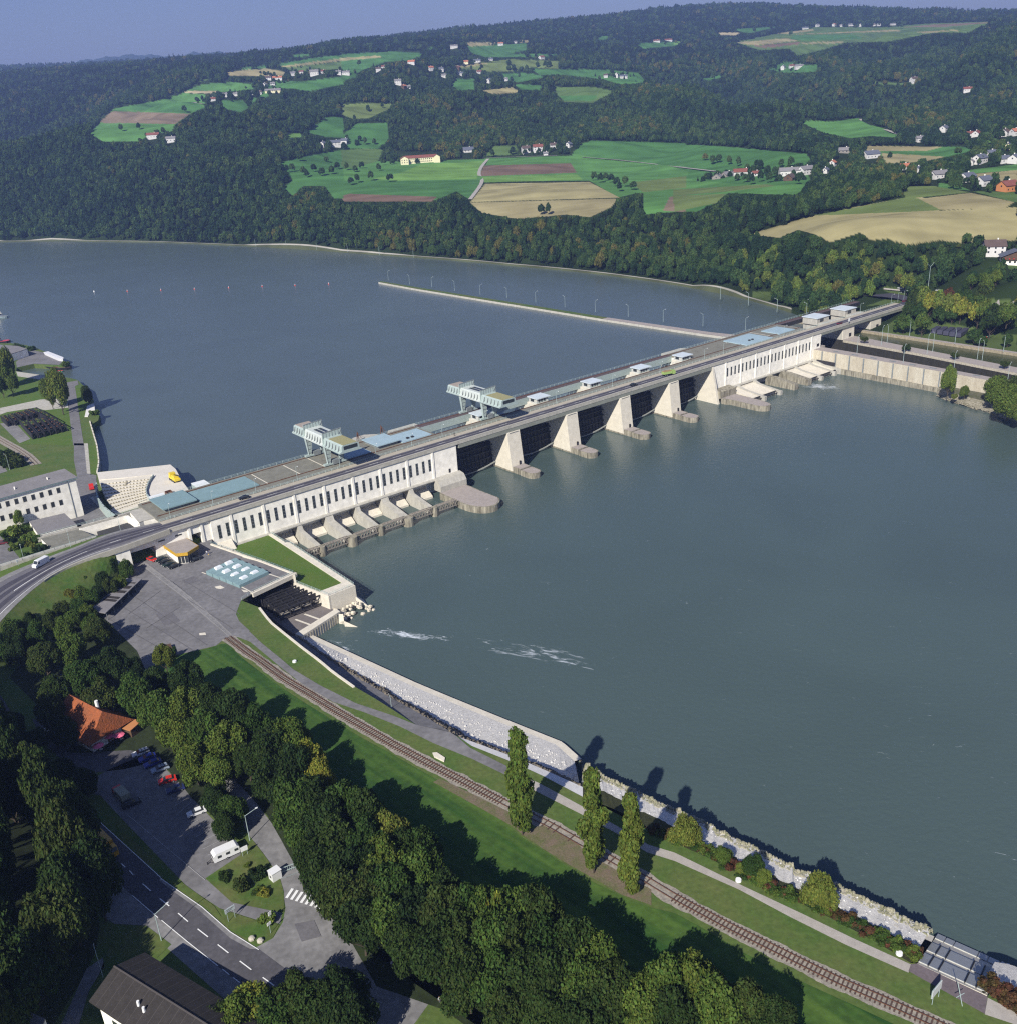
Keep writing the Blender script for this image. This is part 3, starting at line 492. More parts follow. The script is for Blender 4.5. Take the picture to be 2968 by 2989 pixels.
# ================================================================ houses on the north bank
# photo place, length, width, wall height, roof, wall, heading, label
HS = [
 (ID, 448, 400, 26, 12, 6, 'R', 'w', .1, 'long farmhouse with dark red roof above the wooded slope on the left'),
 (ID, 500, 410, 20, 10, 6, 'G', 'w', .15, 'grey roofed white wing at the right end of the red roofed hill farm'),
 (F1, 1190, 558, 16, 10, 4, 'R', 'w', .3, 'red roofed house alone beside the curving lane on the left hilltop'),
 (F1, 1265, 533, 15, 10, 5, 'G', 'w', .2, 'white house with grey roof, leftmost of the hedge row on the left hilltop'),
 (F1, 1322, 533, 13, 10, 5, 'G', 'w', -.2, 'white house with grey roof, second in the hedge row on the left hilltop'),
 (F1, 1415, 522, 12, 10, 5, 'B', 'w', .4, 'small slate roofed white house right of the hedge row'),
 (F1, 1455, 522, 12, 9, 5, 'N', 'w', .1, 'small brown roofed white house right of the hedge row'),
 (F1, 1485, 480, 15, 11, 6, 'G', 'w', 1.2, 'tall white house with gable towards the river above the flat grey barn'),
 (F1, 1528, 470, 13, 10, 4, 'G', 'w', .2, 'low white house beside the road bend on the left hilltop'),
 (F1, 1530, 510, 42, 12, 4, 'G', 'y', .05, 'long low grey roofed barn on the left hilltop'),
 (F1, 1555, 438, 28, 12, 4, 'O', 'w', .05, 'long orange red roofed barn below the tan field on the left hilltop'),
 (F1, 1500, 438, 22, 12, 4, 'N', 'w', .05, 'brown roofed barn left of the orange roofed one'),
 (F1, 1640, 413, 20, 12, 5, 'G', 'w', .3, 'white farmhouse left of the upper hamlet row'),
 (F1, 1690, 405, 16, 10, 5, 'R', 'w', -.2, 'red roofed house second in the upper hamlet row'),
 (F1, 1762, 414, 24, 14, 8, 'G', 'w', .1, 'largest white house of the upper hamlet row'),
 (F1, 1812, 405, 13, 10, 5, 'R', 'w', .3, 'small red roofed house right of the largest hamlet house'),
 (F1, 1895, 410, 18, 11, 6, 'G', 'w', 0, 'white house at the right end of the upper hamlet row'),
 (F2, 20, 410, 22, 10, 5, 'G', 'w', .05, 'low long white house with grey roof on the meadow below the striped field'),
 (F1, 1812, 815, 13, 11, 6, 'B', 'w', 1.1, 'small slate roofed white house left of the big farm in the clearing'),
 (F1, 1880, 812, 22, 14, 7, 'B', 'w', .3, 'big white farmhouse with slate roof in the middle clearing'),
 (F2, 15, 798, 16, 12, 6, 'B', 'w', -.4, 'slate roofed farm wing right of the big farmhouse in the clearing'),
 (F2, 200, 392, 18, 11, 6, 'N', 'w', .1, 'white house with brown roof at the left edge of the central village'),
 (F2, 232, 375, 14, 10, 4, 'R', 'w', 0, 'red roofed house behind the white one at the village left edge'),
 (F2, 388, 353, 22, 13, 6, 'O', 'w', -.2, 'orange roofed white farmhouse under the round hill of the village'),
 (F2, 495, 385, 17, 12, 6, 'O', 'w', .6, 'steep orange red roofed house at the village crossing'),
 (F2, 553, 390, 15, 11, 6, 'B', 'w', .2, 'slate roofed white house right of the steep red roof'),
 (F2, 650, 382, 13, 11, 6, 'O', 'n', 1.3, 'brown gabled chalet with orange roof in the central village'),
 (F2, 567, 425, 18, 10, 5, 'G', 'w', .1, 'white bungalow in front of the village crossing'),
 (F2, 658, 416, 20, 11, 6, 'B', 'w', .2, 'long white house with slate roof below the chalet'),
 (F2, 765, 405, 16, 11, 5, 'R', 'w', .3, 'red roofed house between tall garden trees in the village'),
 (F2, 822, 455, 15, 12, 6, 'B', 'w', .9, 'slate roofed white house lowest in the central village'),
 (F2, 312, 466, 18, 12, 8, 'G', 'w', .1, 'tall white flat fronted house alone in the wood below the village'),
 (F2, 345, 486, 13, 10, 4, 'O', 'n', 1.0, 'orange roofed wooden cabin beside the tall white house in the wood'),
 (F2, 372, 488, 9, 8, 4, 'G', 'w', .1, 'tiny white house right of the cabin in the wood'),
 (F2, 690, 348, 18, 12, 4, 'O', 'y', 0, 'orange roofed barn at the top of the village'),
 (F2, 752, 343, 26, 12, 5, 'B', 'w', .1, 'long slate roofed farm at the top of the village'),
 (F2, 825, 333, 20, 11, 4, 'B', 'w', .2, 'slate roofed farm behind trees right of the village top'),
 (F2, 912, 445, 15, 10, 5, 'G', 'w', .2, 'white house at the right end of the village by the pond meadow'),
 (F2, 1112, 325, 20, 13, 6, 'R', 'w', .7, 'white gabled house with red roof alone among meadows right of the village'),
 (F2, 885, 247, 22, 12, 6, 'O', 'w', .2, 'orange roofed white farm high on the central ridge meadow'),
 (F2, 625, 262, 28, 11, 6, 'G', 'w', .1, 'long white farm far up on the left of the central ridge meadow'),
 (F2, 965, 235, 14, 10, 4, 'G', 'w', .1, 'small white house right of the far ridge farm'),
 (F2, 1532, 425, 18, 12, 7, 'G', 'w', 1.2, 'tall white farmhouse on the meadow in front of the dark wood'),
 (F2, 1570, 430, 24, 11, 5, 'B', 'w', .1, 'slate roofed barn right of the tall white farmhouse'),
 (F2, 1470, 425, 12, 10, 5, 'N', 'w', .1, 'small house left of the tall white farmhouse'),
 (F2, 705, 846, 22, 16, 4, 'B', 'w', .2, 'square slate hipped roof house left of the lane above the ploughed field'),
 (F2, 1025, 846, 17, 13, 7, 'N', 'w', .2, 'white house with balcony left of the red roofed villa'),
 (F2, 1092, 838, 20, 13, 7, 'R', 'w', .1, 'red roofed white villa in the hamlet above the ploughed field'),
 (F2, 1180, 825, 15, 11, 6, 'N', 'w', .2, 'white house with brown roof half hidden by trees right of the villa'),
 (F2, 1265, 820, 12, 10, 6, 'B', 'w', .9, 'white gable at the right end of the hamlet above the ploughed field'),
 (F2, 1135, 862, 9, 7, 3, 'G', 'w', 0, 'small white garage below the red roofed villa'),
 (F2, 1820, 225, 34, 12, 5, 'R', 'w', .05, 'long red roofed farm on the far meadow left of the plateau'),
 (F2, 1755, 228, 28, 11, 4, 'R', 'w', .1, 'low red roofed stable left of the far long farm'),
 (F3, 730, 158, 30, 12, 5, 'B', 'w', .1, 'wide slate roofed farm at the left of the plateau village'),
 (F3, 800, 143, 17, 12, 6, 'G', 'w', .4, 'white gabled house second in the plateau village'),
 (F3, 893, 140, 18, 13, 6, 'O', 'w', .8, 'orange roofed house in the plateau village'),
 (F3, 930, 142, 12, 9, 5, 'G', 'w', .1, 'small white house right of the orange roof in the plateau village'),
 (F3, 985, 140, 26, 12, 5, 'G', 'w', .1, 'long grey roofed house in the middle of the plateau village'),
 (F3, 1042, 141, 16, 11, 6, 'G', 'w', .9, 'bright white gable right of the middle of the plateau village'),
 (F3, 1115, 139, 14, 10, 5, 'N', 'w', .1, 'brown roofed house left of the last pair in the plateau village'),
 (F3, 1143, 138, 16, 10, 5, 'G', 'w', .1, 'grey roofed house second from the right in the plateau village'),
 (F3, 1222, 134, 26, 10, 3, 'G', 'w', 0, 'long low white hall at the right end of the plateau village'),
 (F3, 608, 380, 16, 12, 6, 'B', 'w', .9, 'slate roofed white house left in the clearing below the plateau'),
 (F3, 697, 376, 26, 12, 6, 'G', 'w', .15, 'long pale farmhouse right in the clearing below the plateau'),
 (F3, 655, 370, 16, 10, 4, 'R', 'w', .15, 'low red brown shed between the two clearing houses'),
 (F3, 1340, 455, 19, 14, 8, 'N', 'w', .3, 'white chalet with dark balconies alone on the wooded slope'),
 (F3, 1640, 505, 20, 12, 5, 'R', 'w', -.2, 'red roofed house sunk in the wood at the right edge'),
 (F3, 1510, 730, 17, 12, 6, 'B', 'w', .7, 'white gabled house at the top left of the right hand settlement'),
 (F3, 1690, 758, 15, 12, 5, 'R', 'w', .8, 'white gable with brown red roof below the wood edge on the right'),
 (F3, 1650, 756, 13, 10, 4, 'R', 'w', .2, 'low red roofed annex left of that white gable'),
 (F3, 1370, 790, 13, 11, 6, 'G', 'w', .1, 'small white cube house at the lane end above the tan strip'),
 (F3, 1850, 754, 16, 12, 6, 'N', 'w', .7, 'white house with dark brown roof near the right edge lawn'),
 (F3, 1905, 752, 14, 12, 6, 'O', 'w', .3, 'orange roofed house at the extreme right edge'),
 (F3, 1866, 836, 14, 11, 6, 'B', 'y', 1.0, 'cream gabled house with slate roof near the right edge'),
 (F3, 1772, 866, 14, 10, 4, 'B', 'w', .2, 'low slate roofed house left of the cream gable'),
 (F3, 1900, 905, 17, 13, 6, 'B', 'w', .8, 'big slate roofed house at the right edge above the green strip'),
 (F3, 1708, 905, 19, 13, 6, 'B', 'w', .6, 'white house with slate roof above the green strip'),
 (F3, 1840, 905, 16, 11, 5, 'B', 'w', .3, 'slate roofed house between the two larger ones above the green strip'),
 (F3, 1660, 915, 9, 8, 4, 'G', 'w', .8, 'small white outbuilding left of the white house above the green strip'),
 (F3, 1098, 880, 26, 15, 6, 'B', 'w', .3, 'large grey roofed farmhouse between the two tan strips'),
 (F3, 950, 850, 24, 12, 4, 'G', 'g', -.2, 'grey roofed barn among trees left of the large grey farmhouse'),
 (F3, 885, 920, 10, 9, 4, 'O', 'w', .9, 'small white cottage in the trees left of the valley lane'),
 (F3, 1287, 942, 15, 11, 4, 'O', 'w', .2, 'bright orange roofed cottage in the trees of the valley'),
 (F3, 1365, 955, 10, 8, 4, 'B', 'w', .6, 'small slate roofed gable right of the orange cottage'),
 (F3, 1480, 992, 22, 12, 5, 'G', 'w', .3, 'long white house with grey roof above the big tan field'),
 (F3, 1638, 1013, 18, 13, 6, 'B', 'w', .5, 'white slate roofed house, left of the pair above the tan field'),
 (F3, 1728, 1034, 18, 13, 6, 'B', 'w', .5, 'white slate roofed house, right of the pair above the tan field'),
 (F3, 1862, 1065, 20, 14, 6, 'R', 'o', .4, 'orange walled chalet with red roof at the right edge'),
 (F3, 385, 975, 32, 13, 5, 'R', 'w', -.1, 'long red brown roofed barn in the riverside hamlet'),
 (F3, 300, 985, 20, 12, 4, 'G', 'g', .5, 'weathered grey roofed shed left of the long barn'),
 (F3, 240, 1000, 18, 14, 4, 'G', 'g', 1.1, 'round topped grey barn at the left end of the riverside hamlet'),
 (F3, 455, 980, 13, 9, 4, 'R', 'w', .2, 'small red roofed stable at the right end of the long barn'),
 (F3, 735, 970, 24, 13, 7, 'G', 'w', .5, 'white farmhouse with grey roof in the right half of the riverside hamlet'),
 (F3, 640, 975, 30, 13, 6, 'G', 'w', -.05, 'long grey roofed farm wing left of the white farmhouse'),
 (F3, 645, 1005, 16, 14, 4, 'N', 'n', .9, 'dark brown timber barn in front of the grey farm wing'),
 (F3, 845, 965, 10, 8, 5, 'B', 'w', .9, 'narrow slate roofed house alone right of the farmhouse'),
 (F3, 1785, 1415, 18, 14, 7, 'N', 'w', -.25, 'large white house with brown roof behind the trees above the lock'),
]
HCOL = {'R': ROOF_R, 'G': ROOF_G, 'B': ROOF_B, 'N': ROOF_N, 'O': ROOF_O}; HW = {'w': mat('house_render', (.60, .585, .55), .85, .06, .3), 'y': YELLOW, 'n': WOOD, 'g': mat('weathered_boards', (.25, .23, .20), .9, .2, .6), 'o': mat('orange_render', (.5, .2, .07), .85)}
def gable(mb, L, B, h, rh, ov=.5, t=.25):
    """roof with thickness, ridge along x"""
    for sgn in (-1, 1):
        y1 = sgn*(B/2+ov); z1 = h-ov*rh/(B/2)
        mb.prism([(-L/2-ov, 0, h+rh), (L/2+ov, 0, h+rh), (L/2+ov, y1, z1), (-L/2-ov, y1, z1)], [(-L/2-ov, 0, h+rh+t), (L/2+ov, 0, h+rh+t), (L/2+ov, y1, z1+t), (-L/2-ov, y1, z1+t)])
def house(loc, L, B, h, roof, wall, rz, label, group=None, name='house', det=True, shutters=True):
    t = thing(name, label, 'house', loc, rz, group); rh = B*.34
    mb = MB(); mb.box(-L/2, L/2, -B/2, B/2, -3.5, h)
    mb.add([(-L/2, -B/2, h), (-L/2, B/2, h), (-L/2, 0, h+rh-.05)], [(0, 1, 2)]); mb.add([(L/2, -B/2, h), (L/2, B/2, h), (L/2, 0, h+rh-.05)], [(0, 2, 1)])
    mb.build('wall', wall, t, local=True)
    mb = MB(); gable(mb, L, B, h, rh, .7); rf = mb.build('roof', roof, t, local=True)
    mb = MB(); mb.box(L*.12, L*.12+.9, .6, 1.5, h+rh*.5, h+rh+1.2); mb.build('chimney', WHITE, rf, local=True)
    if det:
        fl = 2 if h >= 5.5 else 1
        nw = max(2, int(L/4.5))
        for f in range(fl):
            for i in range(nw):
                x = -L/2+L*(i+.5)/nw; z = 1.0+f*2.9
                mb = MB(); mb.box(x-.6, x+.6, -B/2-.06, -B/2+.1, z, z+1.4); mb.build('window', GLASS, t, local=True)
        for sx in (-1, 1):
            mb = MB(); mb.box(sx*L/2-.06, sx*L/2+.06, -.7, .7, h-1.4, h+.1); mb.build('window', GLASS, t, local=True)
    return t
HOUSE_PX = []
for fn, x, y, L, B, h, rc, wc, rz, lab in HS:
    q = fn(x, y); p = march(q[0], q[1]+2)
    L *= .78; B *= .78; h *= .86; d = math.hypot(p[0], p[1]); HOUSE_PX.append((q[0], q[1], L*.52*FPX/d+2))
    house((p[0], p[1], p[2]+.3), L, B, h, HCOL[rc], HW[wc], rz, lab)
# the yellow two-winged school and the chalet by the right edge
p = march(*F2(440, 908)); HOUSE_PX += [(1195, 470, 38), (1262, 470, 38)]
t = thing('school_building', 'long two storey yellow building with red roofs and two gabled wings beside the meadow', 'building', p, .12)
mb = MB(); mb.box(-26, 24, -6, 6, -3, 7.5); mb.box(-32, -20, -14, 6.2, -3, 7.5); mb.box(20, 30, -10, 6.2, -3, 7.5)
for x0, x1, y0 in ((-32, -20, -14), (20, 30, -10)): mb.add([(x0, y0, 7.5), (x1, y0, 7.5), ((x0+x1)/2, y0, 10.6)], [(0, 1, 2)])
mb.build('wall', YELLOW, t, local=True)
mb = MB(); gable(mb, 50, 12, 7.5, 3.6, .6)
for xc, ww, y0 in ((-26, 12, -14.5), (25, 10, -10.5)):
    for sg in (-1, 1):
        e = xc+sg*(ww/2+.6); mb.prism([(xc, y0, 10.9), (xc, 6.4, 10.9), (e, 6.4, 7.2), (e, y0, 7.2)], [(xc, y0, 11.2), (xc, 6.4, 11.2), (e, 6.4, 7.5), (e, y0, 7.5)])
mb.build('roof', ROOF_R, t, local=True)
for f in (0, 1):
    for i in range(12): mb = MB(); x = -17+i*3.1; mb.box(x-.7, x+.7, -6.08, -5.9, 1+3.4*f, 2.7+3.4*f); mb.build('window', GLASS, t, local=True)
    for i in range(3): mb = MB(); x = -30+i*3.8; mb.box(x-.6, x+.6, -14.08, -13.9, 1+3.4*f, 2.7+3.4*f); mb.build('window', GLASS, t, local=True)
p = P(*C3(1880, 362), 18); HOUSE_PX.append((2948, 835, 34))
t = thing('chalet', 'dark timber chalet with white ground floor and red balcony flowers at the right edge', 'house', (p[0], p[1], terr(p[0], p[1])+0.2), -.35)
MB().box(-9, 9, -6, 6, -4, 3).build('wall', WHITE, t, local=True); mb = MB(); mb.box(-9, 9, -6, 6, 3, 5.6); mb.add([(-9, -6, 5.6), (9, -6, 5.6), (0, -6, 9.4)], [(0, 1, 2)]); mb.build('timber_storey', WOOD, t, local=True)
mb = MB()
for sg in (-1, 1): mb.prism([(0, -7.4, 9.5), (0, 7, 9.5), (sg*10.4, 7, 5.1), (sg*10.4, -7.4, 5.1)], [(0, -7.4, 9.8), (0, 7, 9.8), (sg*10.4, 7, 5.4), (sg*10.4, -7.4, 5.4)])
mb.build('roof', ROOF_B, t, local=True); b = MB().box(-9, 9, -7.2, -6.05, 3.0, 3.9).build('balcony', WOOD, t, local=True)
mb = MB()
for i in range(6): mb.ball((-7+i*2.8, -7.4, 4.0), .5, 6, 4)
mb.build('flowers', mat('red_flowers', (.5, .03, .03), .8), b, local=True)
for i in range(5): MB().box(-7.5+i*3.3, -6.2+i*3.3, -6.1, -5.9, .8, 2.2).build('window', GLASS, t, local=True)
# ================================================================ far forest and tree copies
BROAD = [crown_mesh('crown', 10+i, 2600, .085, 'broad') for i in range(4)]
MIDB = [crown_mesh('crown', 20+i, 620, .14, 'broad', LEAF_FAR) for i in range(4)]
NEARB = [crown_mesh('crown', 90+i, 1900, .095, 'broad', LEAF_FAR if i < 3 else LEAF_L) for i in range(4)]
MIDC = [crown_mesh('crown', 30+i, 420, .13, 'conifer', LEAF_CON) for i in range(2)]
TRUNKS = [trunk_mesh(i) for i in range(3)]
FPTS = forest_points(); FPTS = FPTS[np.argsort(FPTS[:, 5])]
# nearest woodland trees stand as trees of their own
NEAR_N = 40
def put_tree(x, y, z, rad, ht, mesh, name='tree', label='', group=None, foot=.12, mat_=None, cat='tree', trunk=True):
    t = thing(name, label, cat, (x, y, z), 0, group)
    me = mesh
    if mat_ is not None:
        key = me.name+mat_.name
        if key not in MCACHE: c = me.copy(); c.materials.clear(); c.materials.append(mat_); MCACHE[key] = c
        me = MCACHE[key]
    o = bpy.data.objects.new('crown', me); COL.objects.link(o); o.parent = t; o.location = (0, 0, ht*foot); o.scale = (rad, rad, ht*(1-foot)); o.rotation_euler = (0, 0, random.uniform(0, 6.28))
    if trunk:
        k = bpy.data.objects.new('trunk', TRUNKS[random.randrange(3)]); COL.objects.link(k); k.parent = t; k.scale = (rad*1.0, rad*1.0, ht*.62)
    return t
MCACHE = {}
for x, y, z, sc, ht, d, px, py in FPTS[:NEAR_N]:
    m_ = None; u = random.random()
    if 2150 < px < 2640 and 740 < py < 960: m_ = LEAF_L if u < .28 else (LEAF_Y if u < .36 else None)
    elif u < .05: m_ = LEAF_L
    put_tree(x, y, z-.3, sc*.75, ht*1.0, BROAD[random.randrange(4)], 'tree', 'leafy tree in the woodland edge beyond the lock', 'trees at the near edge of the far bank wood', mat_=m_)
def forest(pts):
    n = len(pts); me = bpy.data.meshes.new('forest'); me.vertices.add(n); co = pts[:, :3].copy(); co[:, 2] -= .4
    me.vertices.foreach_set('co', co.reshape(-1).astype('f4'))
    u = rng.random(n); patch = np.sin(pts[:, 0]/130+1)*np.cos(pts[:, 1]/170)+.5*np.sin(pts[:, 0]/47+pts[:, 1]/61)
    con = (u < np.where(pts[:, 5] > 3000, .75, np.clip(.14+.25*patch, .03, .6)))
    idx = np.where(con, 4+rng.integers(0, 2, n), rng.integers(0, 4, n)).astype('i4')
    nr = (pts[:, 5] < 1150) & ~con; idx[nr] = 6+rng.integers(0, 3, nr.sum()); lt = nr & (pts[:, 6] > 2120) & (pts[:, 6] < 2700) & (pts[:, 7] > 740) & (rng.random(n) < .26); idx[lt] = 9
    for nm, ty, arr in (('idx', 'INT', idx), ('scl', 'FLOAT_VECTOR', np.c_[pts[:, 3]*np.where(con, .55, .80), pts[:, 3]*np.where(con, .55, .80), pts[:, 4]*np.where(con, 1.15, .95)].astype('f4')), ('rot', 'FLOAT_VECTOR', np.c_[rng.uniform(-.06, .06, n), rng.uniform(-.06, .06, n), rng.uniform(0, 6.28, n)].astype('f4'))):
        a = me.attributes.new(nm, ty, 'POINT'); a.data.foreach_set('value' if ty == 'INT' else 'vector', arr.reshape(-1))
    o = bpy.data.objects.new('forest', me); COL.objects.link(o); o['kind'] = 'stuff'; o['label'] = 'dark mixed forest covering the hills beyond the river'; o['category'] = 'forest'
    pc = bpy.data.collections.new('tree_kinds')
    for k, m_ in enumerate(MIDB+MIDC+NEARB): q = bpy.data.objects.new('k%02d' % k, m_); pc.objects.link(q)
    ng = bpy.data.node_groups.new('scatter', 'GeometryNodeTree'); ng.interface.new_socket('Geometry', in_out='INPUT', socket_type='NodeSocketGeometry'); ng.interface.new_socket('Geometry', in_out='OUTPUT', socket_type='NodeSocketGeometry')
    N = ng.nodes; L = ng.links; gi = N.new('NodeGroupInput'); go = N.new('NodeGroupOutput'); ip = N.new('GeometryNodeInstanceOnPoints'); ci = N.new('GeometryNodeCollectionInfo')
    ci.inputs[0].default_value = pc; ci.inputs['Separate Children'].default_value = True; ip.inputs['Pick Instance'].default_value = True
    def at(nm, ty): a = N.new('GeometryNodeInputNamedAttribute'); a.data_type = ty; a.inputs[0].default_value = nm; return a.outputs[0]
    L.new(gi.outputs[0], ip.inputs['Points']); L.new(ci.outputs[0], ip.inputs['Instance']); L.new(at('idx', 'INT'), ip.inputs['Instance Index'])
    L.new(at('rot', 'FLOAT_VECTOR'), ip.inputs['Rotation']); L.new(at('scl', 'FLOAT_VECTOR'), ip.inputs['Scale']); L.new(ip.outputs[0], go.inputs[0])
    md = o.modifiers.new('scatter', 'NODES'); md.node_group = ng
    return o
gp = []
for hx, hy, hr in HOUSE_PX:
    b_ = march(hx, hy+2); dd = math.hypot(b_[0], b_[1])
    for i in range(7):
        a_ = random.uniform(-.6, 3.7); q_ = random.uniform(12, 30)*(1 if dd < 2000 else 1.3); x_, y_ = b_[0]+q_*math.cos(a_), b_[1]+q_*math.sin(a_)*.8; z_ = float(terr(np.array([x_]), np.array([y_]))[0]); s_ = random.uniform(3.2, 6.5); px_, py_ = project((x_, y_, z_))
        gp.append((x_, y_, z_, s_, s_*random.uniform(1.2, 1.8), 1600, px_, py_))
forest(np.concatenate([FPTS[NEAR_N:], np.array(gp)]))
def lane_w(name, fn, pts, wd, m=PATHM, k=30, dz=.35):
    xs = np.linspace(0, len(pts)-1, k); c = []
    for t_ in xs:
        i = min(int(t_), len(pts)-2); f_ = t_-i; q = fn(pts[i][0]*(1-f_)+pts[i+1][0]*f_, pts[i][1]*(1-f_)+pts[i+1][1]*f_); c.append(march(*q)+[0, 0, dz])
    c = np.array(c)
    for _ in range(3): c[1:-1] = (c[:-2]+2*c[1:-1]+c[2:])/4
    d = np.gradient(c[:, :2], axis=0); d /= np.linalg.norm(d, axis=1)[:, None]+1e-9; n2 = np.c_[-d[:, 1], d[:, 0]]*wd/2
    strip(name, np.c_[c[:, :2]+n2, c[:, 2]], np.c_[c[:, :2]-n2, c[:, 2]], m)
for fn, pts, wd in ((F2, [(1340, 878), (1530, 893), (1700, 912), (1918, 937)], 6), (F3, [(0, 932), (120, 945), (230, 958)], 6), (F2, [(560, 887), (700, 888), (840, 882), (1000, 876), (1200, 870)], 6), (F2, [(815, 888), (775, 935), (762, 975), (785, 1010), (765, 1050), (715, 1115)], 5), (F1, [(1085, 572), (1180, 588), (1270, 606)], 6), (F3, [(1040, 665), (1080, 692), (1150, 712), (1310, 771)], 6), (F3, [(1130, 900), (1190, 926)], 7), (F2, [(590, 376), (740, 352), (900, 345)], 7), (F2, [(110, 838), (250, 842)], 6)): lane_w('farm_lane', fn, pts, wd)
print('forest trees', len(FPTS))
# ================================================================ water
def water_mat(name, deep, rough, foam=None, wind=(.02, .006)):
    m = bpy.data.materials.new(name); m.use_nodes = True; N = m.node_tree.nodes; L = m.node_tree.links; b = N['Principled BSDF']
    b.inputs['Roughness'].default_value = rough; b.inputs['IOR'].default_value = 1.33; b.inputs['Specular IOR Level'].default_value = .5
    g = N.new('ShaderNodeNewGeometry'); hs = []
    t0 = N.new('ShaderNodeTexNoise'); t0.inputs['Scale'].default_value = .012; t0.inputs['Detail'].default_value = 4; t0.inputs['Distortion'].default_value = 1.0; L.new(g.outputs['Position'], t0.inputs['Vector'])
    r = N.new('ShaderNodeValToRGB'); r.color_ramp.elements[0].position = .3; r.color_ramp.elements[1].position = .75
    r.color_ramp.elements[0].color = (*[c*.93 for c in deep], 1); r.color_ramp.elements[1].color = (*[c*1.07 for c in deep], 1); L.new(t0.outputs['Fac'], r.inputs[0]); col = r.outputs[0]
    t = N.new('ShaderNodeTexNoise'); t.inputs['Scale'].default_value = .55; t.inputs['Detail'].default_value = 5; t.inputs['Roughness'].default_value = .6; L.new(g.outputs['Position'], t.inputs['Vector'])
    bp = N.new('ShaderNodeBump'); bp.inputs['Strength'].default_value = .5; bp.inputs['Distance'].default_value = .35; L.new(t.outputs['Fac'], bp.inputs['Height']); L.new(bp.outputs[0], b.inputs['Normal'])
    for cx, cy, rx, ry, ang, sc, th, wx in foam or []:
        mp = N.new('ShaderNodeMapping'); mp.vector_type = 'TEXTURE'; mp.inputs['Location'].default_value = (cx, cy, 0); mp.inputs['Rotation'].default_value = (0, 0, ang); mp.inputs['Scale'].default_value = (rx, ry, 1); L.new(g.outputs['Position'], mp.inputs[0])
        ln = N.new('ShaderNodeVectorMath'); ln.operation = 'LENGTH'
        sx = N.new('ShaderNodeVectorMath'); sx.operation = 'MULTIPLY'; sx.inputs[1].default_value = (1, 1, 0); L.new(mp.outputs[0], sx.inputs[0]); L.new(sx.outputs[0], ln.inputs[0])
        fm = N.new('ShaderNodeMapRange'); fm.inputs[1].default_value = 0; fm.inputs[2].default_value = 1; fm.inputs[3].default_value = .22; fm.inputs[4].default_value = -.12; L.new(ln.outputs['Value'], fm.inputs[0])
        m2 = N.new('ShaderNodeMapping'); m2.vector_type = 'TEXTURE'; m2.inputs['Rotation'].default_value = (0, 0, ang); m2.inputs['Scale'].default_value = (wx, 1, 1); L.new(g.outputs['Position'], m2.inputs[0])
        nz = N.new('ShaderNodeTexNoise'); nz.inputs['Scale'].default_value = sc; nz.inputs['Detail'].default_value = 7; nz.inputs['Roughness'].default_value = .7; nz.inputs['Distortion'].default_value = 1.2; L.new(m2.outputs[0], nz.inputs['Vector'])
        ad = N.new('ShaderNodeMath'); L.new(nz.outputs['Fac'], ad.inputs[0]); L.new(fm.outputs[0], ad.inputs[1])
        rr = N.new('ShaderNodeMapRange'); rr.inputs[1].default_value = th; rr.inputs[2].default_value = th+.2; rr.inputs[4].default_value = .8; L.new(ad.outputs[0], rr.inputs[0])
        mx = N.new('ShaderNodeMix'); mx.data_type = 'RGBA'; L.new(rr.outputs[0], mx.inputs[0]); L.new(col, mx.inputs[6]); mx.inputs[7].default_value = (.75, .80, .84, 1); col = mx.outputs[2]
    L.new(col, b.inputs['Base Color']); return m
a0 = P(1060, 1838); a1 = P(1310, 1868); fa = math.atan2(a1[1]-a0[1], a1[0]-a0[0]); fc = (a0+a1)/2
b0 = P(1290, 1855); b1 = P(1830, 1960); fb = math.atan2(b1[1]-b0[1], b1[0]-b0[0]); fbc = (b0+b1)/2
c0 = P(*C3(800, 915)); d0 = P(980, 1890)
WAT = water_mat('river_water', (.064, .094, .089), .15, [(fc[0], fc[1], 22, 3.4, fa, .55, .545, 2.6), (fbc[0], fbc[1], 48, 11, fb, .42, .66, 4), (c0[0], c0[1], 24, 12, -.5, .35, .585, 2.2), (d0[0], d0[1], 16, 8, -.6, .6, .63, 3)])
LAKE = water_mat('lake_water', (.076, .101, .100), .22)
LOCKWAT = water_mat('lock_water', (.055, .065, .030), .08)
v = [(-3000, -400, 0), (3000, -400, 0), (3000, 1500, 0), (-3000, 9000, 0)]
sheet_w('river', [(-900, -400, 0), (1500, -400, 0), (1500, 900, 0), (-900, 900, 0)], WAT)
sheet_w('upstream_river', [W(-800, -18, 11), W(372, -18, 11), W(372, -12, 11), W(440, -12, 11), W(520, -60, 11), W(520, -3500, 11), W(-3800, -3500, 11), W(-3800, -400, 11)], LAKE)
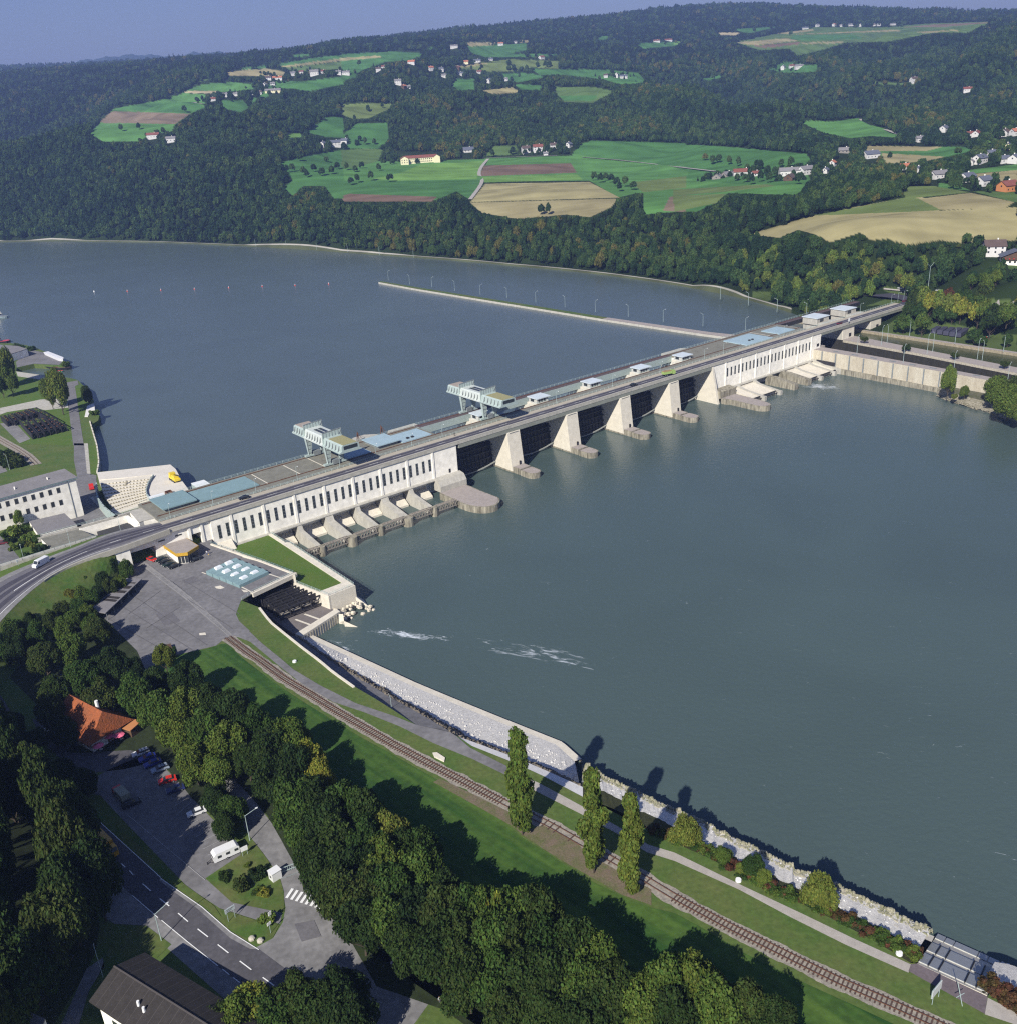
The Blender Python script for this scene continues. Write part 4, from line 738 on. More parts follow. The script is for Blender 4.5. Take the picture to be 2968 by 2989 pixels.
# ================================================================ near ground, right bank
G = 11.0
BT = [A5(*p) for p in [(1320, 1172), (1100, 1040), (900, 935), (720, 845), (460, 725), (200, 590), (0, 500)]]+[A3(*p) for p in [(1918, 1585), (1700, 1470), (1530, 1392), (1300, 1300), (1215, 1243)]]
RL = [A3(*p) for p in [(985, 1180), (870, 1105), (760, 1035), (640, 965), (520, 880), (450, 820), (350, 745), (250, 665), (170, 600), (110, 525)]]      # left side of the ramp, top of the retaining wall
g0 = [W(-16, -2.6, G), W(-62, -2.6, G), W(-75, 3, G), W(-140, 10, G), (-700, 330, G), (-700, -80, G), (260, -80, G), P(3250, 3080, G), P(*A5(1930, 1395), G), P(*A5(1790, 1310), G), P(*C11(1600, 1150), G), P(*C11(835, 790), G)]
g0 += [P(*p, G) for p in BT]+[P(*p, G) for p in RL]+[P(*C9(*p), G) for p in [(655, 870), (500, 810), (610, 745), (985, 555), (690, 440), (210, 275)]]
sheet_w('ground', g0, GRASS_Y)
def lay(name, fn, pts, m, k=1, z=G): return sheet(name, fn, pts, z+.035*k, m)
# the yard rises gently towards the viaduct
def yz(p): w_ = (np.array(p[:2])-DO)@DN; s_ = (np.array(p[:2])-DO)@DT; return G+(2.0*min(1, max(0, (22-w_)/21.4)) if -64 < s_ < -15 else 0)
def on_yard(x, y, dz=0):
    z = G
    for _ in range(12): z = .4*z+.6*yz(P(x, y, z))
    q = P(x, y, z+dz); return q
# courtyard, drive, road beside the track
o = sheet_w('courtyard', [W(-22, -.5, G+.035), W(-62, -2.6, G+.035)]+PP(A1, [(725, 300), (755, 335), (700, 380), (590, 470), (500, 540), (480, 560), (560, 600), (650, 660), (740, 840), (835, 890), (960, 797), (1100, 765), (1210, 738), (1262, 695), (1340, 690), (1400, 655), (1340, 600), (1322, 560), (1342, 505)], G+.035)+PP(C9, [(495, 806), (612, 742), (980, 556), (690, 442), (212, 278)], G+.035), ASPH)
ye = [on_yard(*C9(*p), .04) for p in [(212, 278), (316, 314), (420, 350), (530, 388)]]; ap_ = [W(-63, -.7, 13.03), W(-22.2, -.7, 13.03)]+ye+[W(-30, 22, G+.05), W(-56, 22, G+.05), W(-63, 14, 11.76)]
sheet_w('courtyard', ap_, ASPH)
mb = MB(); mb.prism([(p[0], p[1], 8.5) for p in ap_], [(p[0], p[1], p[2]-.06) for p in ap_]); struct(mb.build('yard_base', ASPH))
top = [(-20, 590), (0, 605), (120, 720), (230, 810), (300, 870), (450, 960), (650, 1060), (860, 1130), (985, 1180)]
lay('service_road', A3, top+[(1180, 1222), (1215, 1246), (1290, 1310), (1510, 1420), (1500, 1468), (1300, 1372), (1080, 1282), (900, 1192), (700, 1112), (520, 1052), (350, 952), (240, 867), (150, 792), (60, 717), (-10, 690)], ASPH, 2)
up = [A3(1505, 1420)]+[A4(*p) for p in [(1110, 88), (1290, 165), (1540, 300), (1750, 420), (1900, 510)]]+[A5(*p) for p in [(0, 555), (390, 745), (700, 890), (1000, 1035), (1325, 1182)]]
lo = [A3(1500, 1466)]+[A4(*p) for p in [(1110, 128), (1280, 215), (1530, 342), (1750, 462), (1890, 552)]]+[A5(*p) for p in [(0, 602), (360, 762), (640, 912), (960, 1072), (1310, 1228)]]
sheet('riverside_path', ID, up+lo[::-1], G+.04, PATHM)
lay('viewing_pad', C11, [(770, 800), (840, 790), (1600, 1150), (1570, 1335), (745, 872)], mat('plum_asphalt', (.14, .115, .12), .9, .15, .3), 2)
sheet('riverside_path_end', C11, [(1602, 1160), (1940, 1330), (2200, 1480), (2200, 1600), (1900, 1450), (1570, 1340)], G+.05, PATHM)
# track
RLINE = [(665, 1861), (730, 1910), (752, 1922), (830, 1982), (909, 2029), (976, 2073), (1065, 2126), (1154, 2178), (1227, 2217), (1289, 2250), (1352, 2282), (1430, 2323), (1489, 2354), (1604, 2411), (1700, 2466), (1786, 2513), (1880, 2568), (1968, 2622), (2124, 2706), (2281, 2784), (2437, 2862), (2594, 2930), (2698, 2977), (2900, 3070), (3100, 3160)]
rl = np.array([P(x, y, G) for x, y in RLINE]); rl = resample(rl, 420)
for _ in range(14): rl[1:-1] = (rl[:-2]+rl[1:-1]*2+rl[2:])/4
tn = np.gradient(rl[:, :2], axis=0); tn /= np.linalg.norm(tn, axis=1)[:, None]; nn = np.c_[-tn[:, 1], tn[:, 0]]
def off(a, dz): return np.c_[rl[:, :2]+nn*a, rl[:, 2]+dz]
jit = np.convolve(rng.uniform(-.6, .6, 424), np.ones(5)/5, 'valid')
strip('ballast_bed', [tuple(p) for p in (np.c_[rl[:, :2]+nn*(2.0+jit)[:, None], rl[:, 2]+.06])], [tuple(p) for p in (np.c_[rl[:, :2]-nn*(2.1+jit)[:, None], rl[:, 2]+.06])], BALLAST)
t = thing('railway_track', 'rusty single railway track running from the paved yard down the green bank', 'railway', rl[0])
mb = MB(); sl_ = MB()
for a in (.75, -.75):
    q = off(a, .30); m_ = MB()
    for i in range(0, 419): m_.bar(q[i], q[i+1], .09)
    m_.build('rail', RUST, t)
L_ = np.r_[0, np.cumsum(np.linalg.norm(np.diff(rl[:, :2], axis=0), axis=1))]
for d in np.arange(.4, L_[-1], .85):
    c = np.array([np.interp(d, L_, rl[:, k]) for k in range(3)]); i = min(int(np.searchsorted(L_, d)), 419); n2 = np.array([*nn[i], 0]); t2 = np.array([*tn[i], 0])
    lean = .05*random.uniform(-1, 1); sx_ = project(c)[0]
    if 1470 < sx_ < 1960 and random.random() < .8: continue
    sl_.prism([c+n2*1.35-t2*.14, c+n2*1.35+t2*.14, c-n2*1.35+t2*(.14+lean), c-n2*1.35-t2*(.14-lean)], [c+n2*1.35-t2*.14+[0, 0, .2], c+n2*1.35+t2*.14+[0, 0, .2], c-n2*1.35+t2*(.14+lean)+[0, 0, .2], c-n2*1.35-t2*(.14-lean)+[0, 0, .2]])
k = sl_.build('sleepers', mat('old_sleepers', (.085, .055, .045), .95, .3, 2), t); k['kind'] = 'stuff'
# paved part of the track across the yard
q1 = [on_yard(*A1(*p), .09) for p in [(770, 270), (835, 322), (900, 375), (1040, 480), (1180, 605), (1285, 692)]]; q2 = [on_yard(*A1(*p), .09) for p in [(805, 262), (872, 312), (940, 362), (1080, 470), (1215, 590), (1312, 684)]]
strip('paved_track_bed', q1, q2, GREY)
t = thing('embedded_rails', 'pair of rails set flush in the pale strip crossing the asphalt yard', 'railway', q1[0])
for f_ in (.2, .8):
    MB().path([tuple(a*(1-f_)+b*f_+np.array([0, 0, .05])) for a, b in zip(q1, q2)], .06).build('rail', mat('worn_rail', (.30, .29, .28), .5), t)
# meadow and wood floor
lay('meadow', ID, [(500, 1916), (600, 1895), (645, 1880), (665, 1878), (700, 1915), (790, 1985), (880, 2045), (960, 2095), (1050, 2150), (1150, 2205), (1265, 2270), (1421, 2356), (1470, 2400), (1526, 2447), (1630, 2513), (1734, 2577), (1838, 2629), (1900, 2650), (1968, 2666), (2046, 2708), (2177, 2786), (2333, 2864), (2490, 2935), (2594, 2984), (2800, 3080), (2600, 3300), (1900, 3000), (1500, 2800), (1100, 2560), (900, 2420), (700, 2200), (450, 2000), (440, 1950)], MEADOW, 1)
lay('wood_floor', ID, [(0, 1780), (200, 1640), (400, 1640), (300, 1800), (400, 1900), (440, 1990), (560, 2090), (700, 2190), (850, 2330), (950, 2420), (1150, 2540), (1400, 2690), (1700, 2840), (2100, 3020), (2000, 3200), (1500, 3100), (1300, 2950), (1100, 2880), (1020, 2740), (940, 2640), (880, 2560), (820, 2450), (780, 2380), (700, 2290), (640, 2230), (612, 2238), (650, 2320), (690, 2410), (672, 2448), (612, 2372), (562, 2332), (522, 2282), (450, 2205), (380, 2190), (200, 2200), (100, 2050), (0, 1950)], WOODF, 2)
# slope with bare earth under the poplars
lay('bare_earth', A4, [(1130, 330), (1200, 440), (1310, 400), (1500, 500), (1560, 560), (1700, 640), (1800, 700), (1918, 760), (1918, 850), (1750, 790), (1560, 680), (1400, 590), (1230, 480), (1130, 400), (900, 270), (700, 160), (740, 140), (950, 240)], mat('bare_earth', (.16, .12, .085), 1, .3, .5, col2=(.10, .11, .04)), 2)
# parking, roads in the foreground
lay('car_park', A2, [(440, 285), (600, 190), (740, 130), (850, 100), (1000, 255), (1110, 378), (1300, 580), (1335, 600), (1350, 665), (1150, 795), (1300, 930), (1370, 945), (1580, 988), (1570, 1050), (1430, 1025), (1230, 962), (1050, 842), (700, 480), (560, 330), (430, 300)], ASPH, 1)
lay('terrace_yard', A1, [(250, 1290), (180, 1150), (380, 1170), (620, 1180), (760, 1220), (820, 1300), (900, 1380), (700, 1430), (440, 1460)], ASPH_D, 1)
lay('main_road', A2, [(1760, 1442), (1600, 1303), (1450, 1192), (1290, 1092), (1130, 952), (1000, 862), (900, 792), (700, 612), (500, 422), (440, 335), (250, 120), (80, -110), (-60, -330), (-200, -300), (-60, -60), (150, 210), (400, 520), (600, 752), (740, 892), (890, 1022), (1050, 1152), (1220, 1287), (1480, 1482), (1700, 1650), (1980, 1650)], ASPH_D, 2)
lay('road_shoulder', A2, [(900, 792), (1000, 862), (1130, 952), (1290, 1092), (1450, 1192), (1400, 1190), (1290, 1130), (1200, 1050), (1100, 960), (960, 860), (890, 805)], GREY, 3)
lay('forecourt', A2, [(600, 752), (740, 892), (890, 1022), (1050, 1152), (1220, 1287), (1480, 1482), (1400, 1600), (900, 1609), (1290, 1500), (940, 1190), (900, 1120), (820, 1060), (640, 1050), (560, 1000), (500, 800)], GREY, 1)
lay('gravel_drive', A2, [(1180, 160), (1260, 150), (1330, 230), (1510, 470), (1680, 700), (1700, 720), (1760, 860), (1850, 960), (1930, 1060), (2060, 1170), (2200, 1330), (2400, 1500), (2300, 1640), (1980, 1640), (1760, 1442), (1600, 1303), (1430, 1185), (1530, 1130), (1585, 1040), (1600, 960), (1585, 860), (1560, 790), (1480, 660), (1400, 560), (1330, 440), (1250, 300)], GREY, 1)
lay('footpath', A4, [(380, 1090), (440, 1120), (540, 1170), (700, 1270), (830, 1370), (960, 1440), (1100, 1530), (1000, 1560), (760, 1400), (600, 1290), (440, 1170), (330, 1100)], ASPH, 2)
lay('side_lane', A2, [(485, 1300), (575, 1240), (585, 1290), (500, 1420), (440, 1620), (330, 1700), (340, 1620), (440, 1400)], GREY, 2)
lay('verge', A2, [(610, 1180), (700, 1060), (820, 1060), (960, 1165), (880, 1240), (800, 1200), (640, 1280), (570, 1330), (520, 1420), (590, 1240)], GRASS, 2)
lay('verge', A2, [(1150, 795), (1345, 665), (1420, 585), (1500, 690), (1570, 800), (1590, 870), (1592, 985), (1370, 945), (1300, 930)], GRASS, 3)
lay('verge', A2, [(1230, 965), (1430, 1028), (1565, 1055), (1530, 1125), (1450, 1160), (1290, 1090)], GRASS, 3)
lay('verge', A2, [(500, 400), (640, 480), (900, 730), (1200, 950), (1240, 1010), (1000, 855), (900, 785), (700, 605), (500, 415), (430, 320)], GRASS, 3)
# markings
def mark(name, fn, a, b, wd, m=WPAINT, z=G+.16):
    p = P(*fn(*a), z); q = P(*fn(*b), z); d = (q-p)[:2]; d /= np.linalg.norm(d); n_ = np.array([-d[1], d[0]])*wd/2
    return [(*(p[:2]-n_), z), (*(q[:2]-n_), z), (*(q[:2]+n_), z), (*(p[:2]+n_), z)]
def marks(name, fn, segs, wd, m=WPAINT, z=G+.16):
    mb = MB()
    for a, b in segs: mb.add(mark(name, fn, a, b, wd, m, z), [(0, 1, 2, 3)])
    o = mb.build(name, m); o['kind'] = 'structure'; return o
marks('centre_line', A2, [((680, 712), (702, 733)), ((725, 752), (747, 776)), ((798, 825), (845, 865)), ((895, 908), (948, 950)), ((998, 990), (1053, 1037)), ((1107, 1078), (1165, 1123)), ((1220, 1166), (1280, 1213)), ((1343, 1258), (1408, 1307)), ((1472, 1350), (1536, 1396)), ((560, 590), (600, 640))], .22)
marks('edge_line', A2, [((905, 1030), (1050, 1150)), ((1050, 1150), (1220, 1285)), ((1245, 1303), (1285, 1335)), ((1305, 1350), (1345, 1380)), ((1365, 1395), (1410, 1425)), ((1430, 1440), (1470, 1470)), ((740, 890), (885, 1015)), ((500, 425), (900, 790)), ((900, 795), (1000, 865)), ((1000, 865), (1130, 955)), ((1130, 955), (1290, 1095)), ((1290, 1095), (1450, 1195)), ((250, 125), (440, 330))], .16)
marks('lot_line', A2, [((1000, 430), (1070, 370)), ((1045, 500), (1110, 470)), ((1070, 530), (1150, 487)), ((1095, 565), (1195, 508)), ((1115, 598), (1225, 540)), ((1140, 630), (1250, 575)), ((1165, 665), (1230, 640)), ((950, 410), (1040, 350)), ((715, 440), (1150, 805))], .10, WPAINT_W)
t = tag(marks('zebra_crossing', A2, [((1605+i*27, 905+i*9), (1640+i*27, 852+i*9.5)) for i in range(9)], .62), 'worn white zebra crossing over the grey drive by the barrier', 'crossing')
marks('yard_seam', A1, [((620, 480), (1075, 760)), ((690, 420), (1160, 735)), ((560, 560), (960, 790)), ((900, 380), (1300, 640)), ((960, 330), (1340, 560)), ((820, 640), (1010, 520)), ((720, 560), (900, 430))], .22, mat('seam', (.115, .11, .112), .95), G+.10)
lay('asphalt_patch', A1, [(870, 560), (960, 545), (1010, 600), (920, 625)], mat('patched_asphalt', (.135, .13, .135), .95, .15, .3), 2); lay('asphalt_patch', A1, [(1010, 360), (1080, 345), (1120, 375), (1040, 395)], MAT['patched_asphalt'], 2); lay('asphalt_patch', A2, [(1650, 1050), (1760, 1030), (1800, 1120), (1690, 1150)], MAT['patched_asphalt'], 3)
# river bank: ledge, riprap, ramp
NS = 60
wl = resample([P(*A3(*p), 0) for p in [(408, 697), (990, 967), (1180, 1047), (1560, 1203), (1810, 1303), (1918, 1400)]], NS)
lin = wl.copy(); d_ = np.gradient(lin[:, :2], axis=0); d_ /= np.linalg.norm(d_, axis=1)[:, None]; nl = np.c_[d_[:, 1], -d_[:, 0]]
if (nl[10]@(P(*A3(600, 880), 5)[:2]-lin[10, :2])) < 0: nl = -nl
ledge_o = np.c_[wl[:, :2]+nl*.3, np.full(NS, 1.7)]; ledge_i = np.c_[wl[:, :2]+nl*2.6, np.full(NS, 2.0)]
strip('quay_ledge', [tuple(p[:2])+(-1.,) for p in wl], ledge_o, CONC_L); strip('quay_ledge_top', ledge_o, ledge_i, CONC_L)
rr = resample([P(*A3(x, y), z) for x, y, z in [(325, 690, 3.2), (352, 708, 3.4), (440, 770, 4), (600, 880, 5.4), (740, 962, 6.6), (850, 1032, 7.6), (1000, 1112, 9), (1180, 1220, 10.7), (1215, 1245, 10.6), (1330, 1285, 10.3), (1530, 1360, 10.1), (1700, 1432, 10), (1918, 1530, 10)]], NS)
mid_ = ledge_i*.34+rr*.66; mid_[:, 2] = ledge_i[:, 2]*.66+rr[:, 2]*.34; mid_[:12] = (ledge_i*.08+rr*.92)[:12]
midj = mid_+rng.uniform(-.35, .35, (NS, 3))*np.array([1, 1, .2])
strip('pale_riprap', ledge_i, midj, STONE); strip('dark_riprap', midj, rr, STONE_D)
bt1 = resample([P(*A3(x, y), G) for x, y in [(1217, 1246), (1300, 1302), (1530, 1394), (1700, 1472), (1918, 1587)]], 20)
bt0 = resample([P(*A3(x, y), z) for x, y, z in [(1215, 1245, 10.6), (1330, 1285, 10.4), (1530, 1360, 10.2), (1700, 1432, 10.1), (1918, 1530, 10.1)]], 20)
strip('white_bank_slab', bt0, bt1, mat('white_slab', (.68, .66, .62), .9, .08, .5))
ramp = PP(A3, [(310, 682, 3.2), (352, 708, 3.42), (440, 770, 4.0), (600, 880, 5.4), (740, 962, 6.6), (850, 1032, 7.6), (1000, 1112, 9), (1180, 1220, 10.8), (985, 1180, 10.8), (870, 1105, 9.6), (760, 1035, 8.4), (640, 965, 7.2), (520, 885, 6), (455, 832, 5.2), (360, 762, 4.3), (262, 690, 3.4)], 5)
sheet_w('ramp', ramp, ASPH)
wt = resample([P(*A3(*p), G+.5) for p in [(110, 522), (170, 600), (250, 665), (350, 745), (450, 820), (520, 880), (640, 965)]], 16)
mb = MB()
for i in range(15):
    a, b = wt[i], wt[i+1]; d = (b-a)[:2]; d /= np.linalg.norm(d); n2 = np.array([d[1], -d[0]])*.35
    mb.prism([(*(a[:2]-n2), 2), (*(a[:2]+n2), 2), (*(b[:2]+n2), 2), (*(b[:2]-n2), 2)], [(*(a[:2]-n2), G+.35), (*(a[:2]+n2), G+.35), (*(b[:2]+n2), G+.35), (*(b[:2]-n2), G+.35)])
tag(mb.build('retaining_wall', CONC_L), 'pale retaining wall between the grass slope and the ramp down to the river', 'wall')
# grassy side of the ramp beyond the wall
a = resample([P(*A3(*p), G+.02) for p in [(560, 905), (640, 963), (760, 1033), (870, 1103), (985, 1180)]], 10)
# lower bank
NS2 = 90
wl2 = resample([P(*p, -.5) for p in [A3(1918, 1400), (1760, 2276), (1850, 2322), A5(0, 326), A5(160, 402), A5(440, 542), A5(720, 692), A5(880, 752), A5(1210, 902), A5(1470, 1012)]], NS2)
bt2 = resample([P(*p, G) for p in [A3(1918, 1587), (1790, 2362), (1880, 2410)]+BT[6::-1]], NS2)
r2 = wl2*.62+bt2*.38; r2[:, 2] = 7.9; r2 += rng.uniform(-.5, .5, (NS2, 3))*np.array([1, 1, .5]); r3 = wl2*.28+bt2*.72; r3[:, 2] = 9.3; r3 += rng.uniform(-.4, .4, (NS2, 3))*np.array([1, 1, .3]); wlj = wl2+rng.uniform(-.5, .5, (NS2, 3))*np.array([1, 1, 0])  # profile shaped convex so the pale bank catches the sun
r2[0] = (wl2*.62+bt2*.38)[0]
strip('rubble_edge', wlj, r2, STONE_G); strip('pale_bank', r2, r3, STONE); strip('bank_top', r3, bt2, mat('bank_scrub', (.05, .055, .02), 1, .3, .5, bump=.3))
wl3 = resample([P(*p, -.5) for p in [A5(1830, 1172), A5(1918, 1206), A5(2200, 1330)]], 12); bt3 = resample([P(*p, G) for p in [A5(1690, 1350), A5(1790, 1330), A5(1930, 1400), A5(2200, 1550)]], 12)
m3 = wl3*.62+bt3*.38; m3[:, 2] = 7; m4 = wl3*.22+bt3*.78; m4[:, 2] = 9.5
strip('rubble_edge', wl3, m3, STONE_G); strip('pale_bank', m3, m4, STONE); strip('bank_top', m4, bt3, MAT['bank_scrub'])
ql = resample([P(*A5(x, y), z) for x, y, z in [(880, 785, 7.9), (1150, 895, 7.9), (1455, 1025, 7.9)]], 8); qh = resample([P(*A5(x, y), z) for x, y, z in [(880, 812, 8.6), (1150, 927, 8.6), (1440, 1056, 8.6)]], 8)
strip('bank_walk', ql, qh, CONC_L)
# stepped boarding platform
t = thing('stepped_platform', 'three tier grey grated landing platform stepping down the bank at the lower right', 'platform', P(*C11(1200, 800), 0))
Aa, Ab, Ba, Bb = P(*C11(840, 790), G+.1), P(*C11(1595, 1135), G+.1), P(*C11(1060, 475), .8), P(*C11(1730, 775), .8)
def pl(u, v_, dz=0):
    p = (Aa*(1-u)+Ab*u)*(1-v_)+(Ba*(1-u)+Bb*u)*v_; return np.array([p[0], p[1], p[2]+dz])
def slab_q(mb, u0, u1, v0, v1, dz, th=.5):
    q = [pl(u0, v0, dz), pl(u1, v0, dz), pl(u1, v1, dz), pl(u0, v1, dz)]; mb.prism([x-np.array([0, 0, th]) for x in q], q)
mb = MB(); slab_q(mb, 0, 1, 0, 1, .0, 3); mb.build('base_slab', CONC_L, t)
GR_ = mat('steel_grating', (.46, .47, .45), .6, .1, 2)
for v0, v1 in ((.05, .32), (.42, .68), (.84, 1.0)):
    for u0, u1 in ((0, .14), (.15, .29), (.30, .67), (.68, .83), (.84, 1.0)):
        mb = MB(); slab_q(mb, u0+.004, u1-.004, v0, v1, .25, .3); mb.build('grating', GR_, t)
for v0, v1 in ((.04, .33), (.41, .69)):
    for u in (.145, .295, .675, .835, 1.0): MB().bar(pl(u, v0, .3), pl(u, v1, .3), .16).build('slot_beam', STEEL, t)
# ---------------------------------------------------------------- road embankment and upper left bank
# photo columns, rows, height
RF = [C8(*p)+(p[2],) if False else (*C8(p[0], p[1]), p[2]) for p in [(1290, 738, 22.4), (1130, 790, 22.2), (900, 862, 21.8), (780, 922, 21.5), (560, 1000, 21), (330, 1090, 20.3), (100, 1185, 19.6), (0, 1232, 19.3), (-250, 1400, 18.5)]]
RN = [(*C8(p[0], p[1]), p[2]) for p in [(1440, 868, 22.4), (1160, 945, 22.2), (880, 1035, 21.8), (720, 1098, 21.3)]]+[(*A1(p[0], p[1]), p[2]) for p in [(390, 292, 21.0), (290, 345, 20.6), (200, 410, 20.2), (120, 480, 19.8), (50, 550, 19.4), (0, 605, 19.1), (-120, 760, 18.3)]]
rf = resample([W(-38, -9.6, 22.4)]+[P(*p) for p in RF[1:]], 40); rn = resample([W(-38, .5, 22.4)]+[P(*p) for p in RN[1:]], 40)
for q in (rf, rn):
    for _ in range(6): q[1:-1] = (q[:-2]+q[1:-1]*2+q[2:])/4
strip('access_road', rf+[0, 0, .02], rn+[0, 0, .02], ROADM)
def lane(f0, f1, dz): return [tuple(p) for p in rf*(1-f0)+rn*f0+[0, 0, dz]], [tuple(p) for p in rf*(1-f1)+rn*f1+[0, 0, dz]]
for nm, f0, f1, m_ in (('worn_lane', .24, .36, TYRE), ('worn_lane', .42, .52, TYRE), ('worn_lane', .60, .72, TYRE), ('pavement_strip', .86, 1.0, GREY), ('pavement_strip', 0, .12, GREY)):
    a, b = lane(f0, f1, .06); strip(nm, a, b, m_)
a, b = lane(.545, .56, .09)
for i0, i1 in ((2, 5), (8, 11), (14, 30)): strip('lane_marking', a[i0:i1], b[i0:i1], WPAINT)
a, b = lane(.83, .845, .09); strip('lane_marking', a[10:], b[10:], WPAINT)
eb = resample([W(-60, -1, G-.3)]+[P(*A1(*p), G-.3) for p in [(700, 360), (560, 520), (420, 620), (250, 740), (100, 870), (0, 1010), (-120, 1200)]], 30)
en = rn[8:]; en = resample(en, 30)
for j in range(6): strip('road_embankment', en*(1-j/6)+eb*j/6, en*(1-(j+1)/6)+eb*(j+1)/6, GRASS)
# upstream side ground
U = 14.0
sh = [C12(*p) for p in [(-300, 380), (0, 390), (120, 388), (290, 410), (400, 440), (520, 490), (660, 550), (780, 625), (700, 640), (380, 622), (185, 665), (180, 700), (400, 735), (500, 745), (620, 770), (750, 772), (870, 800), (930, 860), (1000, 900), (1050, 1040), (1060, 1130), (1115, 1190), (1100, 1255), (1040, 1290), (1058, 1400), (1090, 1534)]]+[C8(*p) for p in [(922, 170), (900, 250), (1590, 180), (1680, 290), (1760, 440)]]
shw = [P(*p, U) for p in sh]+[np.array(W(-12, -35, U)), np.array(W(-24, -18, U)), np.array(W(-24, -3, U)), np.array(W(-70, -3, U)), np.array([-600, 250, U]), np.array([-900, 700, U])]
mb = MB(); mb.prism([(p[0], p[1], 7) for p in shw], [tuple(p) for p in shw]); o = mb.build('upstream_bank', GRASS_Y); o['kind'] = 'structure'
def layu(name, fn, pts, m, k=1, z=U): return sheet(name, fn, pts, z+.04*k, m)
layu('bank_lawn', C12, [(0, 1100), (0, 700), (190, 715), (500, 830), (740, 880), (770, 1120), (820, 1534), (225, 1520), (0, 1280)], GRASS_B, 1)
layu('bank_lawn', C12, [(830, 860), (930, 865), (1000, 1010), (1045, 1060), (960, 1200), (905, 1250), (850, 1000)], GRASS_B, 1)
layu('bank_lawn', C8, [(820, 0), (905, 0), (925, 160), (900, 250), (845, 275), (830, 140)], GRASS_B, 2)
layu('bank_lawn', C12, [(120, 395), (290, 412), (400, 445), (320, 470), (130, 430)], GRASS, 2)
layu('bank_road', C12, [(740, 830), (870, 805), (880, 850), (840, 870), (860, 1000), (880, 1150), (905, 1310), (940, 1534), (820, 1534), (770, 1130), (750, 1000)], ASPH, 2)
layu('bank_road', C8, [(690, -20), (785, -20), (810, 120), (845, 265), (900, 280), (900, 420), (1000, 600), (1150, 640), (1000, 700), (700, 800), (300, 840), (600, 600), (720, 290), (690, 140)], ASPH, 2)
layu('side_path', C8, [(785, -20), (820, -20), (845, 265), (812, 262)], CONC, 3)
bq = resample([P(*C8(*p), U) for p in [(-60, -90), (60, -20), (170, 40), (260, 100), (340, 180)]], 20); strip('ballast_bed', bq+[2.2, 1.2, .1], bq-[2.2, 1.2, -.1], BALLAST)
t = thing('railway_track', 'old railway track on brown ballast beside the left bank lawn', 'railway', bq[0])
for a in (.7, -.7): MB().path([tuple(p+[a, a*.5, .3]) for p in bq], .09).build('rail', RUST, t)
layu('gravel_yard', C8, [(-60, 130), (40, 200), (70, 240), (-60, 280)], GREY, 2)
layu('bank_road', C12, [(0, 1115), (450, 1020), (640, 1010), (770, 1060), (770, 1110), (500, 1140), (400, 1110), (80, 1160), (0, 1190)], CONC, 2)
layu('bank_road', C12, [(180, 705), (500, 750), (620, 775), (740, 790), (740, 840), (480, 800), (200, 760)], CONC, 2)
layu('harbour_yard', C12, [(300, 480), (380, 470), (520, 500), (700, 600), (660, 632), (380, 618), (190, 660), (180, 600)], ASPH, 2)
layu('gravel_yard', C12, [(0, 1290), (150, 1260), (340, 1460), (220, 1510), (150, 1440)], GREY, 2)
sheet('garden_terrace', C8, [(-150, 825), (0, 780), (270, 706), (360, 835), (480, 968), (300, 1020), (0, 1115), (-150, 1180)], 18.0, GRASS_Y)
mb = MB(); q = PP(C8, [(-150, 825), (0, 780), (270, 706), (360, 835), (480, 968), (300, 1020), (0, 1115), (-150, 1180)], 17.96); mb.prism([(p[0], p[1], 13) for p in q], [tuple(p) for p in q]); struct(mb.build('terrace_base', CONC))
sheet('terrace_car_park', C8, [(-150, 860), (0, 845), (95, 940), (185, 1055), (0, 1115), (-150, 1180)], 18.05, ASPH)
ef = resample(rf[9:], 20); eg = resample([P(*C8(*p), 17.9) for p in [(860, 860), (480, 968), (300, 1025), (0, 1118), (-250, 1250)]], 20); strip('road_verge', ef, eg, GRASS_B)
pp1 = resample([P(*C8(*p), 20.3) for p in [(900, 838), (480, 962), (300, 1018), (0, 1110), (-200, 1180)]], 12); pp2 = resample([P(*C8(*p), 20.3) for p in [(900, 856), (480, 985), (300, 1042), (0, 1135), (-200, 1210)]], 12)
strip('side_walk', pp1, pp2, CONC)
mb = MB(); mb.add([tuple(p) for p in pp2]+[(p[0], p[1], 16) for p in pp2], [(i, i+1, 13+i, 12+i) for i in range(11)]); struct(mb.build('side_walk_wall', CONC))
# wooded hillside at the left edge
hb = resample([P(*p, G+.02) for p in [(-260, 2080), (-80, 2200), (80, 2330), (190, 2440), (255, 2540), (290, 2650), (290, 2760), (230, 2880), (150, 3000), (60, 3150)]], 24)
rows = [hb]
for k in range(1, 9):
    q = hb.copy(); q[:, 0] -= k*15; q[:, 1] -= k*5; q[:, 2] = G+k*6.5+np.sin(np.arange(24)*.8+k)*1.0; rows.append(q)
mb = MB(); vs = [tuple(p) for r_ in rows for p in r_]; mb.add(vs, [(k*24+i, k*24+i+1, (k+1)*24+i+1, (k+1)*24+i) for k in range(8) for i in range(23)])
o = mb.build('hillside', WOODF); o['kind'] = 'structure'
if o.data.polygons[0].normal.z < 0: o.data.flip_normals()
HILL = rows
